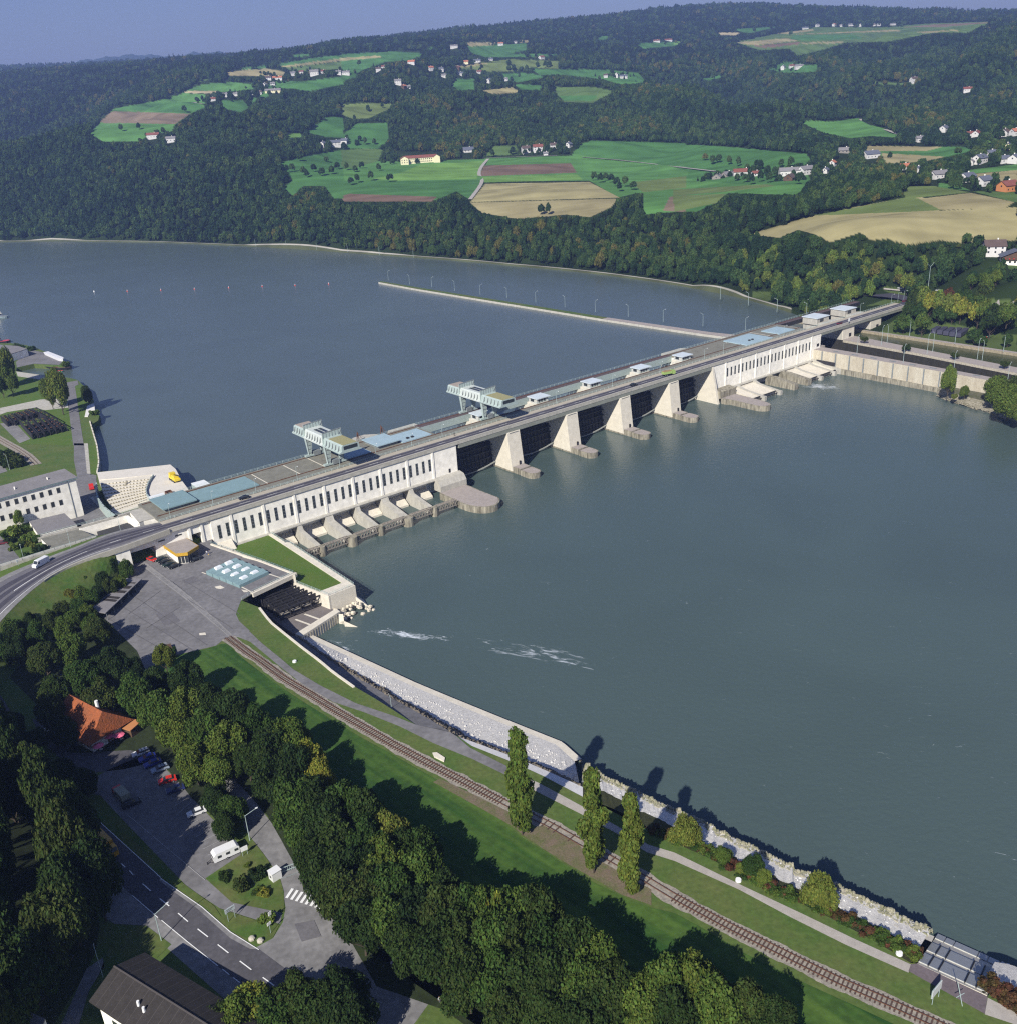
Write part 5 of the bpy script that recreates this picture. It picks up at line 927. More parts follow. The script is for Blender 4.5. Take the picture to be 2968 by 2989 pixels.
# ================================================================ the dam
def dam_sw(p): q = np.array(p[:2])-DO; return q@DT, q@DN
B_ = 13.73
def arc_nose(s0, s1, w0, w1, n=10):
    """plan with a rounded downstream end"""
    c = (s0+s1)/2; r = (s1-s0)/2; wr = w1-r
    return [(s0, w0)]+[(c-r*math.cos(math.pi*i/n), wr+r*math.sin(math.pi*i/n)) for i in range(n+1)]+[(s1, w0)]
def powerhouse(label, s0, s1, pil, wins, zb, zw0, zw1, endwall):
    t = thing('powerhouse', label, 'power station', W((s0+s1)/2, -10, 0))
    mb = MB(); mb.dbox(s0, s1, -34, 0, zb-.2, 21.18); mb.dbox(s0, s1, -36, -4.5, -1, zb-.25)
    mb.build('wall', WHITE, t)
    mb = MB(); mb.dprof([(0.02, zb-.6), (1.1, zb-.5), (1.3, zb), (1.0, zb+.5), (.02, zb+.6)], s0+.02, s1-.02); mb.build('ledge', CONC, t)
    for s in pil: MB().dbox(s-.5, s+.5, .01, .30, zb+.62, 21.1).build('pilaster', WHITE, t)
    for s in wins:
        MB().dbox(s-.62, s+.62, .02, .10, zw0-.1, zw1+.1).build('window', GREYST, t)
        pn = MB()
        nrow = 4; h = (zw1-zw0)/nrow
        for r in range(nrow):
            for c in (0, 1): pn.dbox(s-.52+c*.56, s-.04+c*.56, .11, .13, zw0+r*h+.08, zw0+(r+1)*h-.08)
        pn.build('pane', GLASS, t.children[-1] if False else [o for o in COL.objects if o.parent == t][-1])
    return t
wl_ = [-13.73-B_+1.5+3.43*i for i in (2, 3)]+[-13.73+1.6+3.43*i for i in range(4)]+[B_*k+1.6+3.43*i for k in range(6) for i in range(4)]
LPH = powerhouse('long white power house with tall windows on the near side of the weir', -22, 94.6, [B_*k for k in range(-1, 7)], wl_, 7.9, 12.6, 18.0, 0)
wr_ = [287.4+3.43*i for i in range(24)]
RPH = powerhouse('long white power house with narrow windows between the weir and the lock', 275, 378, [285.9+B_*k for k in range(7)], wr_, 5.4, 12.6, 17.4, 1)
MB().dprof([(-16.5, -1), (-16.5, 20.9), (.2, 20.9), (5.2, 0), (5.2, -1)], 273.4, 274.98).build('end_wall', CONC_L, RPH)
MB().dprof([(-16.5, -1), (-16.5, 20.9), (.02, 20.9), (.02, 7.6), (.02, -1)], 94.62, 95.6).build('end_wall', WHITE, LPH)
MB().dbox(90.6, 91.6, .01, .12, 9.0, 10.8).build('door', STEEL, LPH); MB().dbox(276.7, 277.9, .01, .12, 8.6, 10.6).build('door', STEEL, RPH); MB().dbox(374.0, 376.3, .01, .12, 13.2, 15.0).build('window', STEEL, RPH)
for s, w0 in ((22, 6),): pass
# draft tube basins of the near power house
for k in range(0, 6):
    s = B_*k+.1 if k else None
    if k == 0: continue
    big = k in (2, 4); th = 1.7 if big else 1.0
    MB().dprof([(-4.4, -1.5), (-4.4, 6.0), (0.3, 7.7), (1.4, 7.4), (2.3, 5.7), (17, 3.3), (20.2 if big else 18.6, 3.3), (20.2 if big else 18.6, -1.5)], s-th, s+th).build('draft_wall', CONC, LPH)
    MB().dplan(arc_nose(s-(2.3 if big else 1.3), s+(2.3 if big else 1.3), 17.4, 21.2 if big else 20.2, 6), -1.5, 4.0 if big else 4.2).build('pier_head', STAIN, LPH)
for k in range(0, 6):
    a, b = (B_*k+1.8, B_*(k+1)-1.8)
    if k == 5: b = 80
    MB().dprof([(-4.4, -1), (-4.4, 4.2), (-1, 2.4), (1.2, .9), (1.2, -1)], a, b).build('basin_slope', CONC_L, LPH)
    mb = MB()
    for z in (1.9, 4.3):
        for w_ in (17.8, 19.4): mb.bar(W(a-.3, w_, z), W(b+.3, w_, z), .22)
    n = 7
    for i in range(n):
        x0 = a+(b-a)*i/n; x1 = a+(b-a)*(i+1)/n; xm = (x0+x1)/2
        for w_ in (17.8, 19.4): mb.bar(W(x0, w_, 4.3), W(xm, w_, 1.9), .13); mb.bar(W(xm, w_, 1.9), W(x1, w_, 4.3), .13)
        mb.bar(W(x0, 17.8, 4.3), W(x0, 19.4, 4.3), .13); mb.bar(W(x0, 17.8, 4.3), W(x1, 19.4, 4.3), .1)
    mb.build('truss_gangway', mat('weathered_truss', (.26, .23, .19), .9, .35, 1.5), LPH)
# end pier of the near power house
MB().dplan([(81.2, 5.0), (81.2, 20)]+[(81.2+8.2*(1-math.cos(t_)), 20+14*math.sin(t_)**.8) for t_ in np.linspace(.15, 2.6, 14)]+[(96.0, 18), (96.2, 5)], -1.5, 3.0).build('end_pier', STAIN, LPH)
MB().dplan([(81.9, 5.1), (81.9, 20)]+[(81.9+7.6*(1-math.cos(t_)), 20+13.2*math.sin(t_)**.8) for t_ in np.linspace(.15, 2.6, 14)]+[(95.4, 18), (95.5, 5.1)], 3.01, 3.06).build('pier_top', SLAB, LPH)
MB().dprof([(.02, 3.0), (.02, 8.6), (3.2, 8.0), (5.0, 5.6), (5.0, 3.0)], 82, 96.6).build('pier_shoulder', CONC, LPH)
# far power house draft walls
for i, s in enumerate([296.6, 311.2, 325.4, 338.4, 351.5, 365.2]):
    big = i in (2, 3)
    MB().dprof([(0, -1), (0, 8.0-2), (2.5, 5.0), (5, 4.0 if not big else 5.2), (19, 2.4 if not big else 3.6), (20.5, 2.4 if not big else 3.6), (20.5, -1)], s-(1.0 if not big else 1.9), s+(1.0 if not big else 1.9)).build('draft_wall', STAIN if big else CONC, RPH)
ss = [289]+[296.6, 311.2, 325.4, 338.4, 351.5, 365.2]+[371]
for i, (a, b) in enumerate(zip(ss[:-1], ss[1:])):
    if i in (2, 3): continue
    MB().dprof([(-4.4, -1), (-4.4, 6.0), (.0, 4.6), (15, 2.1), (16.5, 2.1), (16.5, -1)], a+1.1, b-1.1).build('apron_slab', CONC_L, RPH)
    mb = MB(); mb.bar(W(a+1, 17.2, 2.2), W(b-1, 17.2, 2.2), .3); mb.bar(W(a+1, 18.3, 1.2), W(b-1, 18.3, 1.2), .3)
    for j in range(7): x = a+1+(b-a-2)*j/6; mb.bar(W(x, 17.2, 2.2), W(x, 18.3, 1.2), .15)
    mb.build('truss_gangway', STEEL, RPH)
MB().dplan([(276.0, 5.2), (276.2, 9), (277.6, 10), (277.6, 27)]+[(277.6+4.7*(1-math.cos(t_)), 27+6.5*math.sin(t_)) for t_ in np.linspace(.2, 2.9, 12)]+[(287.6, 26), (288.6, 5.2)], -1.5, 3.0).build('end_pier', STAIN, RPH)
MB().dplan([(276.6, 5.3), (278.2, 10), (278.2, 27)]+[(278.2+4.1*(1-math.cos(t_)), 27+5.8*math.sin(t_)) for t_ in np.linspace(.2, 2.9, 12)]+[(287.0, 26), (288, 5.3)], 3.01, 3.06).build('pier_top', SLAB, RPH)
MB().dprof([(.02, 3.0), (.02, 7.4), (4.0, 7.0), (5.4, 6.6), (5.4, 3.0)], 275.2, 289).build('pier_shoulder', STAIN, RPH)
MB().dprof([(0, -1), (0, 6.4), (9, 4.2), (21, 3.2), (21, -1)], 369.5, 371).build('draft_wall', CONC, RPH)
# roofs on the power houses
def roofp(par, s0, s1, w0, w1, z0, z1, m, name='roof_panel'): return MB().dbox(s0, s1, w0, w1, z0, z1).build(name, m, par)
PLAT = mat('platform_concrete', (.19, .185, .15), .95, .2, .35)
MB().dbox(-37, 97, -36.2, -9.62, 20.95, 22.0).build('platform', PLAT, LPH)
MB().dbox(275, 379, -36.2, -9.62, 20.95, 22.0).build('platform', PLAT, RPH)
for s in (11, 26, 38, 350): MB().dbox(s, s+.4, -33, -17.5, 22.01, 22.06).build('expansion_joint', CONC_L, LPH if s < 200 else RPH)
roofp(LPH, -18, 7.5, -32, -17.8, 22.02, 22.5, TEAL_R); roofp(LPH, -33, -19, -33.5, -18.4, 23.2, 23.7, TEAL_R, 'raised_roof'); roofp(LPH, -32, -20, -32.5, -19.4, 22.02, 23.2, GREYST, 'roof_wall')
roofp(LPH, 50, 62, -30.5, -18, 22.02, 22.5, BLUE_R); roofp(LPH, 66, 78.3, -32.6, -18.8, 23.4, 23.8, BLUE_R, 'raised_roof'); roofp(LPH, 67, 77.3, -31.6, -19.8, 22.02, 23.4, GREYST, 'roof_wall')
roofp(LPH, 79, 95, -30.6, -18, 22.02, 22.5, BLUE_R)
for s in (83, 85.5): roofp(LPH, s, s+1.2, -21.5, -20.3, 22.5, 23.1, STEEL, 'vent')
roofp(RPH, 321, 346, -30.5, -12.5, 22.02, 22.5, BLUE_R); roofp(RPH, 356, 372, -29, -15, 22.02, 22.5, BLUE_R); roofp(RPH, 330, 331.2, -19, -17.8, 22.5, 23.1, STEEL, 'vent'); roofp(RPH, 333, 334.2, -19, -17.8, 22.5, 23.1, STEEL, 'vent')
# rounded landings on the upstream side
MB().dplan([(62, -36.3), (64, -41), (68, -44), (74, -44), (78, -41), (80, -36.3)], 9, 21.6).build('landing', CONC, LPH)
MB().dplan([(84, -36.3), (84, -40), (100, -40), (100, -36.3)], 9, 21.8).build('landing', CONC, LPH); MB().dplan([(276, -36.3), (277, -41), (294, -41), (296, -36.3)], 9, 21.6).build('landing', CONC, RPH)
# ---------------------------------------------------------------- road bridge over the dam
BR = thing('road_bridge', 'long straight two lane road bridge running along the top of the dam', 'bridge', W(220, 0, 20))
MB().dbox(-38, 478, -9.6, .5, 21.25, 22.4).build('deck', CONC, BR)
MB().dbox(-22, 95.5, .02, .48, 21.2, 21.24).build('fascia', mat('stained_fascia', (.36, .34, .27), .9, .15, .6), BR); MB().dbox(97.1, 272.9, -.8, .35, 19.2, 21.24).build('girder', mat('bridge_girder', (.23, .24, .20), .7, .12, .3), BR); MB().dbox(273, 378, .02, .48, 21.2, 21.24).build('fascia', MAT['stained_fascia'], BR)
mb = MB(); mb.dbox(378.1, 478, -.8, .35, 19.6, 21.24); mb.dbox(378.1, 478, -8.5, -7, 19.6, 21.19); mb.build('girder', MAT['bridge_girder'], BR); MB().dbox(97.1, 272.9, -8.6, -7.2, 18.9, 21.19).build('girder', MAT['bridge_girder'], BR)
MB().dbox(-38, 478, .15, .5, 22.41, 22.85).build('parapet', mat('parapet_concrete', (.38, .36, .30), .9, .12, .6), BR)
MB().dbox(-38, 478, -.9, .14, 22.41, 22.56).build('kerb', CONC, BR); MB().dbox(-38, 478, -9.4, -6.2, 22.41, 22.56).build('footway', mat('footway', (.40, .36, .28), .9, .1, .5), BR)
def railing(par, pts, h=1.1, step=2.4, m=RAIL, name='railing', r=.05, rails=(1.0, .55)):
    mb = MB(); p = [np.array(q, float) for q in pts]
    for a, b in zip(p[:-1], p[1:]):
        L = np.linalg.norm(b-a); n = max(1, int(L/step))
        for i in range(n+1): q = a+(b-a)*i/n; mb.bar(q, q+[0, 0, h], r)
        for f_ in rails: mb.bar(a+[0, 0, h*f_], b+[0, 0, h*f_], r*.9)
    return mb.build(name, m, par)
railing(BR, [W(-38, -9.45, 22.4), W(478, -9.45, 22.4)], 1.1, 3.0, r=.06)
railing(LPH, [W(-36, -36, 22), W(97, -36, 22)], 1.1, 3.0); railing(RPH, [W(276, -36, 22), W(378, -36, 22)], 1.1, 3.0)
railing(LPH, [W(-36, -10.2, 22), W(97, -10.2, 22)], 1.0, 3.0, m=GREYST)
sheet_w('bridge_road', [W(-38, -.9, 22.44), W(478, -.9, 22.44), W(478, -6.2, 22.44), W(-38, -6.2, 22.44)], ROADM)
for w0, w1 in ((-.45, -.05), (-1.9, -1.35), (-3.55, -3.15), (-5.5, -4.95)): pass
for w0, w1 in ((-2.7, -1.6), (-5.3, -4.1), ): sheet_w('worn_lane', [W(-38, w1, 22.50), W(478, w1, 22.50), W(478, w0, 22.50), W(-38, w0, 22.50)], TYRE)
mb = MB()
for i in range(0, 43): s = -32+12*i; v = [W(s, -3.3, 22.55), W(s+4.5, -3.3, 22.55), W(s+4.5, -3.5, 22.55), W(s, -3.5, 22.55)]; mb.add(v, [(3, 2, 1, 0)])
struct(mb.build('lane_marking', WPAINT))
mb = MB()
for w_ in (-1.05, -5.95): mb.add([W(-38, w_, 22.55), W(478, w_, 22.55), W(478, w_-.12, 22.55), W(-38, w_-.12, 22.55)], [(3, 2, 1, 0)])
struct(mb.build('edge_marking', WPAINT_W))
# bridge end: road bends away north
c1 = [W(478, -6.4, 22.44), W(488, -9, 22.3), W(494, -16, 22.0), W(497, -30, 21.4), W(500, -50, 20)]; c2 = [W(478, -.4, 22.44), W(492, -2, 22.2), W(502, -9, 21.9), W(512, -24, 21.2), W(520, -40, 20)]
strip('north_approach_road', resample(c1, 20)+[0, 0, .1], resample(c2, 20)+[0, 0, .1], TYRE)
vv = [np.array(q) for q in [C7(905, 225), C7(960, 212), C7(1060, 198), C7(1190, 205), C7(1300, 225), C7(1500, 262), C7(1918, 340)]]
def on_ground(p, dz=.25):
    z = 17.0
    for _ in range(6): q = P(p[0], p[1], z+dz); z = .5*z+.5*float(terr(np.array([q[0]]), np.array([q[1]]))[0])
    return (q[0], q[1], z+dz)
dense = lambda pts, k, dz: [on_ground(C7(float(np.interp(i, np.linspace(0, k-1, len(pts)), [p[0] for p in pts])), float(np.interp(i, np.linspace(0, k-1, len(pts)), [p[1] for p in pts]))), dz) for i in range(k)]
r1 = dense([p for p in [(800, 172), (1000, 187), (1200, 205), (1400, 225), (1600, 250), (1918, 298)]], 40, .9); r2_ = dense([p for p in [(800, 184), (1000, 200), (1200, 220), (1400, 242), (1600, 268), (1918, 322)]], 40, .9)
strip('valley_road', r1, r2_, PATHM)
r1 = dense([(1500, 285), (1700, 312), (1918, 362)], 24, .8); r2_ = dense([(1500, 297), (1700, 328), (1918, 382)], 24, .8)
strip('slip_road', r1, r2_, PATHM)
# left part: walls under the road between power house and ramp
AP = thing('road_viaduct', 'white walled road viaduct with two dark openings beside the asphalt yard', 'viaduct', W(-44, -6, G))
for s0, s1, z0, z1 in ((-22.02, -26, G-1, 21.19), (-26, -30, 17.4, 21.19), (-30, -44, G-1, 21.19), (-44, -56, 17.6, 21.19), (-56, -64, G-1, 20.4)):
    MB().dbox(s1, s0, -9, -.6, z0, z1).build('wall', WHITE, AP)
for s0, s1 in ((-30, -26), (-56, -44)): MB().dbox(s0, s1, -30, -16, G-1, 18).build('passage_shade_block', mat('passage_shade', (.05, .05, .05), .9), AP)  # near-black blocks paint the shade within the two openings
MB().dbox(-26.2, -25.2, -.6, -.2, G, 21).build('pilaster', WHITE, AP); MB().dbox(-31, -30, -.6, -.1, G, 21).build('pilaster', WHITE, AP); MB().dbox(-57.2, -55.8, -.6, 0, G, 20.8).build('pilaster', WHITE, AP)
MB().dbox(-42.5, -40, -.59, -.5, 18.4, 18.9).build('window', GLASS, AP)
MB().dbox(-36, -33.5, -.59, -.5, 18.6, 19.1).build('window', GLASS, AP)
q = [rn[i] for i in range(0, 22)]
mb = MB()
for a, b in zip(q[:-1], q[1:]):
    mb.prism([(a[0], a[1], a[2]-1.5), (b[0], b[1], b[2]-1.5), (b[0]+.3, b[1]-.5, b[2]-1.5), (a[0]+.3, a[1]-.5, a[2]-1.5)], [(a[0], a[1], a[2]+.5), (b[0], b[1], b[2]+.5), (b[0]+.3, b[1]-.5, b[2]+.5), (a[0]+.3, a[1]-.5, a[2]+.5)])
mb.build('parapet', MAT['parapet_concrete'], AP)
mb = MB(); a = W(-38, 1.9, 0)
for i in range(0, 16):
    a, b = rn[i], rn[i+1]; c, d = rf[i+1], rf[i]; mb.prism([(*p[:2], p[2]-1.3) for p in (a, b, c, d)], [(*p[:2], p[2]-.02) for p in (a, b, c, d)])
mb.build('deck', CONC, AP)
# sloping wing wall left of the viaduct
ww = resample(rn[7:20], 8); mb = MB()
for i in range(7):
    a, b = ww[i], ww[i+1]; f0, f1 = i/7, (i+1)/7; za = max(G-1, 11+(a[2]-11)*f0); zb_ = max(G-1, 11+(b[2]-11)*f1)
    mb.prism([(a[0]+.1, a[1]-.1, za-1), (b[0]+.1, b[1]-.1, zb_-1), (b[0]-.5, b[1]+.6, zb_-1), (a[0]-.5, a[1]+.6, za-1)], [(a[0]+.1, a[1]-.1, a[2]-.1), (b[0]+.1, b[1]-.1, b[2]-.1), (b[0]-.5, b[1]+.6, b[2]-.1), (a[0]-.5, a[1]+.6, a[2]-.1)])
mb.build('wing_wall', WHITE, AP)
# ---------------------------------------------------------------- weir
PS = [125.1, 162.6, 200.1, 237.7]
ordw = ['first', 'second', 'third', 'fourth']
def pier(s, label, first=None):
    t = thing('weir_pier', label, 'pier', W(s+3.75, 0, 0), 0, 'concrete weir piers'); o0 = np.array(W(s, 0, 0))
    return t
P0 = thing('weir_pier', 'pale concrete weir pier nearest to the long white power house on the left', 'pier', W(PS[0], 0, 0), 0, 'concrete weir piers')
s = PS[0]
MB().dprof([(-40, -1), (-40, 14), (-36, 18.4), (-23, 18.4), (-22, 20.6), (-.5, 20.6), (.6, 19.0), (3.2, -1)], s, s+7.5).build('shaft', CONC_L, P0)
MB().dprof([(-18, -1), (-18, .9), (3.1, .7), (3.3, -1)], s-.03, s+7.53).build('waterline_stain', STAIN, P0)
MB().dprof([(-.45, 19.0), (-.45, 19.19), (.9, 19.19), (.9, 19.0)], s+1, s+6.5).build('bearing_block', CONC, P0)
MB().dplan([(s+.4, 3.0), (s+.4, 8.0), (s+7.1, 8.0), (s+7.1, 2.9)], -1.5, 2.9).build('nose_block', STAIN, P0)
MB().dplan(arc_nose(s+.2, s+7.3, 8.8, 17.4), -1.5, 2.7).build('nose', STAIN, P0); MB().dplan([(s+1.2, 7.9), (s+1.2, 8.9), (s+6.4, 8.9), (s+6.4, 7.9)], -1.5, 2.4).build('nose_joint', STEEL, P0)
MB().dplan(arc_nose(s+.7, s+6.8, 8.9, 16.9), 2.71, 2.76).build('nose_top', SLAB, P0); MB().dplan([(s+.8, 3.1), (s+.8, 7.8), (s+6.8, 7.8), (s+6.8, 3.0)], 2.91, 2.96).build('nose_top', SLAB, P0)
MB().dbox(s+4.6, s+5.5, 2.6, 2.95, 2.95, 4.8).build('door', STEEL, P0)
kids(P0)
for k, lab in ((1, 'second pale concrete weir pier counted from the near power house'), (2, 'third pale concrete weir pier counted from the near power house'), (3, 'pale concrete weir pier nearest to the far power house by the lock')):
    c = dup(P0); c.location = W(PS[k], 0, 0); c['label'] = lab; c['group'] = 'concrete weir piers'
G0 = thing('weir_gate', 'dark steel weir gate in the opening beside the near power house', 'sluice gate', W(95.6, -13, 0), 0, 'weir gates'); s0, s1 = 95.7, 125.0
mb = MB(); mb.dprof([(-14, -1), (-14, 12.4), (-13, 12.4), (-12.4, 7), (-11.4, -1)], s0, s1); mb.build('gate_leaf', STEEL, G0)
mb = MB()
for z in (2.2, 5.0, 8.2, 11.0): mb.bar(W(s0, -11.6, z), W(s1, -11.6, z), .35)
for i in range(13): x = s0+1+(s1-s0-2)*i/12; mb.bar(W(x, -11.4, .3), W(x, -12.6, 11.8), .18)
mb.build('gate_ribs', mat('gate_rib', (.05, .052, .05), .7, .3, .5), G0)
mb = MB()
for i in range(12):
    x0 = s0+(s1-s0)*i/12; x1 = s0+(s1-s0)*(i+1)/12; f_ = lambda x: .9+2.0*(2*(x-s0)/(s1-s0)-1)**2
    mb.bar(W(x0, -9.6, f_(x0)), W(x1, -9.6, f_(x1)), .35)
mb.build('bottom_chord', mat('pale_chord', (.30, .31, .28), .7, .2, 1), G0)
MB().dbox(s0, s1, -22.5, -21.6, 8, 16.4).build('upper_gate', GREYST, G0)
kids(G0)
for k, lab in enumerate(['dark steel weir gate between the first and second weir piers', 'dark steel weir gate in the middle opening of the weir', 'dark steel weir gate between the third and fourth weir piers', 'dark steel weir gate in the opening beside the far power house']):
    c = dup(G0); c.location = W(95.6+37.5*(k+1), -13, 0); c['label'] = lab
# crane runway upstream of the road
def runway(s0, s1, lab, truss=False):
    t = thing('crane_runway', lab, 'girder', W((s0+s1)/2, -33, 18))
    MB().dbox(s0, s1, -35.6, -31, 18.5 if not truss else 19.5, 22.1).build('box_girder', TEAL if not truss else STEEL, t)
    MB().dbox(s0, s1, -35.5, -31.1, 22.11, 22.2).build('walkway', mat('rusty_walkway', (.10, .075, .075), .9, .2, .6), t)
    MB().dbox(s0, s1, -34.15, -33.85, 22.21, 22.4).build('rail', RUST, t)
    railing(t, [W(s0, -35.9, 22.1), W(s1, -35.9, 22.1)], 1.1, 3.0)
    return t
runway(97.2, 275, 'pale green box girder with crane rail spanning the upstream side of the weir'); runway(379.2, 470, 'dark framed crane girder spanning the upstream end of the lock', True)
t = thing('crane_rail', 'rusty crane rails along the platforms of the near power house', 'rail', W(30, -25, 22)); MB().dbox(-36, 97, -34.2, -33.8, 22.01, 22.25).build('rail', RUST, t); MB().dbox(-36, 97, -17.2, -16.8, 22.01, 22.25).build('rail', RUST, t)
t = thing('crane_rail', 'rusty crane rails along the platforms of the far power house', 'rail', W(320, -25, 22)); MB().dbox(275, 379, -34.2, -33.8, 22.01, 22.25).build('rail', RUST, t); MB().dbox(275, 379, -17.2, -16.8, 22.01, 22.25).build('rail', RUST, t)
t = thing('service_walkway', 'narrow crane walkway beside the road across the weir openings', 'walkway', W(185, -13, 21)); MB().dbox(97.1, 274.9, -17.6, -9.7, 21.2, 22.0).build('slab', PLAT, t); railing(t, [W(97, -17.5, 22), W(275, -17.5, 22)], 1.1, 3); MB().dbox(97.1, 274.9, -17.2, -16.8, 22.01, 22.25).build('rail', RUST, t)
HH = thing('hoist_house', 'flat roofed pale hoist house behind the road on the weir pier nearest the second crane', 'hoist house', W(124, 0, 20), 0, 'hoist houses on the weir piers')
s = 124.0
MB().dbox(s-1, s+7.5, -26, -18.2, 18.4, 21.6).build('plinth', CONC_L, HH); MB().dbox(s-.6, s+7.0, -25, -18.8, 21.6, 24.2).build('wall', mat('hoist_wall', (.50, .50, .45), .8, .1, .5), HH); MB().dbox(s-1.2, s+8, -25.8, -17.9, 24.2, 24.6).build('roof', mat('hoist_roof', (.56, .62, .64), .5, .06, .3), HH)
for x in (s+.4, s+2.2, s+4.0): MB().dbox(x, x+1.2, -18.85, -18.72, 22.3, 23.8).build('window', GLASS, HH)
MB().dbox(s-.68, s-.6, -23.6, -21, 22.4, 23.8).build('window', GLASS, HH)
kids(HH)
for s_, lab in ((161, 'flat roofed pale hoist house on the second weir pier'), (198.2, 'flat roofed pale hoist house on the third weir pier'), (235.8, 'flat roofed pale hoist house on the fourth weir pier'), (270.5, 'flat roofed pale hoist house at the corner of the far power house')):
    c = dup(HH); c.location = W(s_, 0, 20); c['label'] = lab
# gantry cranes
def crane(s0, lab):
    t = thing('gantry_crane', lab, 'crane', W(s0, -25, 22.3), 0, 'gantry cranes on the dam'); A = s0; Bq = s0+9.4
    for w_ in (-17, -34):
        for sx, dr in ((A, 1), (Bq, -1)):
            mb = MB(); x0 = sx; 
            mb.prism([W(x0+dr*.9, w_+.55, 23.2), W(x0+dr*2.1, w_+.55, 23.2), W(x0+dr*2.1, w_-.55, 23.2), W(x0+dr*.9, w_-.55, 23.2)], [W(x0, w_+1.0, 32.2), W(x0+dr*3.2, w_+1.0, 32.2), W(x0+dr*3.2, w_-1.0, 32.2), W(x0, w_-1.0, 32.2)])
            lg = mb.build('leg', TEAL, t)
            rb = MB()
            for i in range(5):
                f_ = (i+.5)/5; z = 23.2+9*f_; hw = .55+.45*f_; a = .9*(1-f_); b = 2.1+1.1*f_; rb.bar(W(x0+dr*a, w_+hw+.06, z), W(x0+dr*b, w_+hw+.06, z), .10)
            rb.bar(W(x0+dr*.9, w_+.62, 23.2), W(x0, w_+1.08, 32.2), .1); rb.bar(W(x0+dr*2.1, w_+.62, 23.2), W(x0+dr*3.2, w_+1.08, 32.2), .1); rb.build('leg_ribs', GREYST, lg)
            mb = MB(); mb.dbox(x0+dr*1.5-2.4, x0+dr*1.5+2.4, w_-.7, w_+.7, 22.45, 23.25); bg_ = mb.build('bogie', TEAL, t)
            MB().dbox(x0+dr*1.5-2.0, x0+dr*1.5+2.0, w_-.35, w_+.35, 22.22, 22.44).build('wheels', STEEL, bg_)
        mb = MB(); mb.dbox(A+3, Bq-3, w_-1.4, w_+1.2, 22.45, 24.4); mb.build('counterweight', GREYST, t)
    prof = [(A-.6, 31.4), (A-.2, 32.0), (A+.4, 35.2), (Bq-.4, 35.2), (Bq+.2, 32.0), (Bq+.6, 31.4)]
    def sect(w0, w1, zt, name, m):
        pr = [(A-.6, 31.4), (A-.6, 31.9), (A+.3, 32.3), (A+.6, zt-.4), (A+1.2, zt), (Bq-1.2, zt), (Bq-.6, zt-.4), (Bq-.3, 32.3), (Bq+.6, 31.9), (Bq+.6, 31.4)]
        return MB().prism([W(a, w0, z) for a, z in pr], [W(a, w1, z) for a, z in pr]).build(name, m, t)
    b1 = sect(-44.4, -34.0, 34.9, 'end_section', TEAL); b2 = sect(-33.9, -17.1, 35.2, 'middle_section', mat('crane_white', (.50, .54, .50), .5, .05, .3)); b3 = sect(-17.0, -1.8, 34.9, 'end_section', TEAL)
    gg = mat('grating_roof', (.30, .28, .14), .8, .15, 1.2)
    MB().dbox(A+1.3, Bq-1.3, -44.2, -35.5, 34.92, 35.05).build('roof_grating', mat('rusty_roof', (.34, .29, .24), .8, .15, 1), b1); MB().dbox(A+1.3, Bq-1.3, -14.2, -2.0, 34.92, 35.05).build('roof_grating', gg, b3)
    for x in (A+2.9, A+5.0): MB().dbox(x, x+1.5, -30, -21, 35.21, 35.35).build('skylight', GLASS, b2)
    MB().dbox(A+1.4, Bq-1.4, -1.85, -1.7, 32.9, 34.4).build('window', GLASS, b3)
    for w_ in (-17, -34):
        mb = MB(); mb.prism([W(A-.2, w_-.15, 32), W(Bq+.2, w_-.15, 32), W(Bq+.2, w_+.15, 32), W(A-.2, w_+.15, 32)], [W(A, w_-.15, 37.1), W(Bq, w_-.15, 37.6), W(Bq, w_+.15, 37.6), W(A, w_+.15, 37.1)]); fr_ = mb.build('portal_frame', TEAL, t)
        rb = MB()
        for i in range(7): x = A+.3+(Bq-A-.6)*i/6; rb.bar(W(x, w_+.22, 34.9), W(x, w_+.22, 37.1+.07*i), .09)
        rb.bar(W(A, w_+.2, 37.2), W(Bq, w_+.2, 37.7), .16); rb.bar(W(Bq-1.4, w_+.24, 35.2), W(Bq, w_+.24, 37.4), .1); rb.build('frame_ribs', GREYST, fr_)
    for (w0, w1, n, par) in ((-44, -35, 4, b1), (-32.5, -18.5, 6, b2), (-15.5, -2.5, 5, b3)):
        rb = MB()
        for i in range(n):
            w_ = w0+(w1-w0)*(i+.5)/n
            for e, dr in ((A, -1), (Bq, 1)): rb.prism([W(e-dr*.45+dr*.1, w_-.12, 34.4), W(e+dr*.55, w_-.12, 32.0), W(e+dr*.55, w_+.12, 32.0), W(e-dr*.45+dr*.1, w_+.12, 34.4)], [W(e-dr*.6, w_-.12, 34.4), W(e-dr*.1, w_-.12, 32.2), W(e-dr*.1, w_+.12, 32.2), W(e-dr*.6, w_+.12, 34.4)])
        rb.build('ribs', GREYST, par)
    return t
CR1 = crane(38.5, 'pale green gantry crane standing on the platform of the near power house')
kids(CR1); c = dup(CR1); c.location = W(38.5+85.6, -25, 22.3); c['label'] = 'pale green gantry crane standing at the near end of the weir'
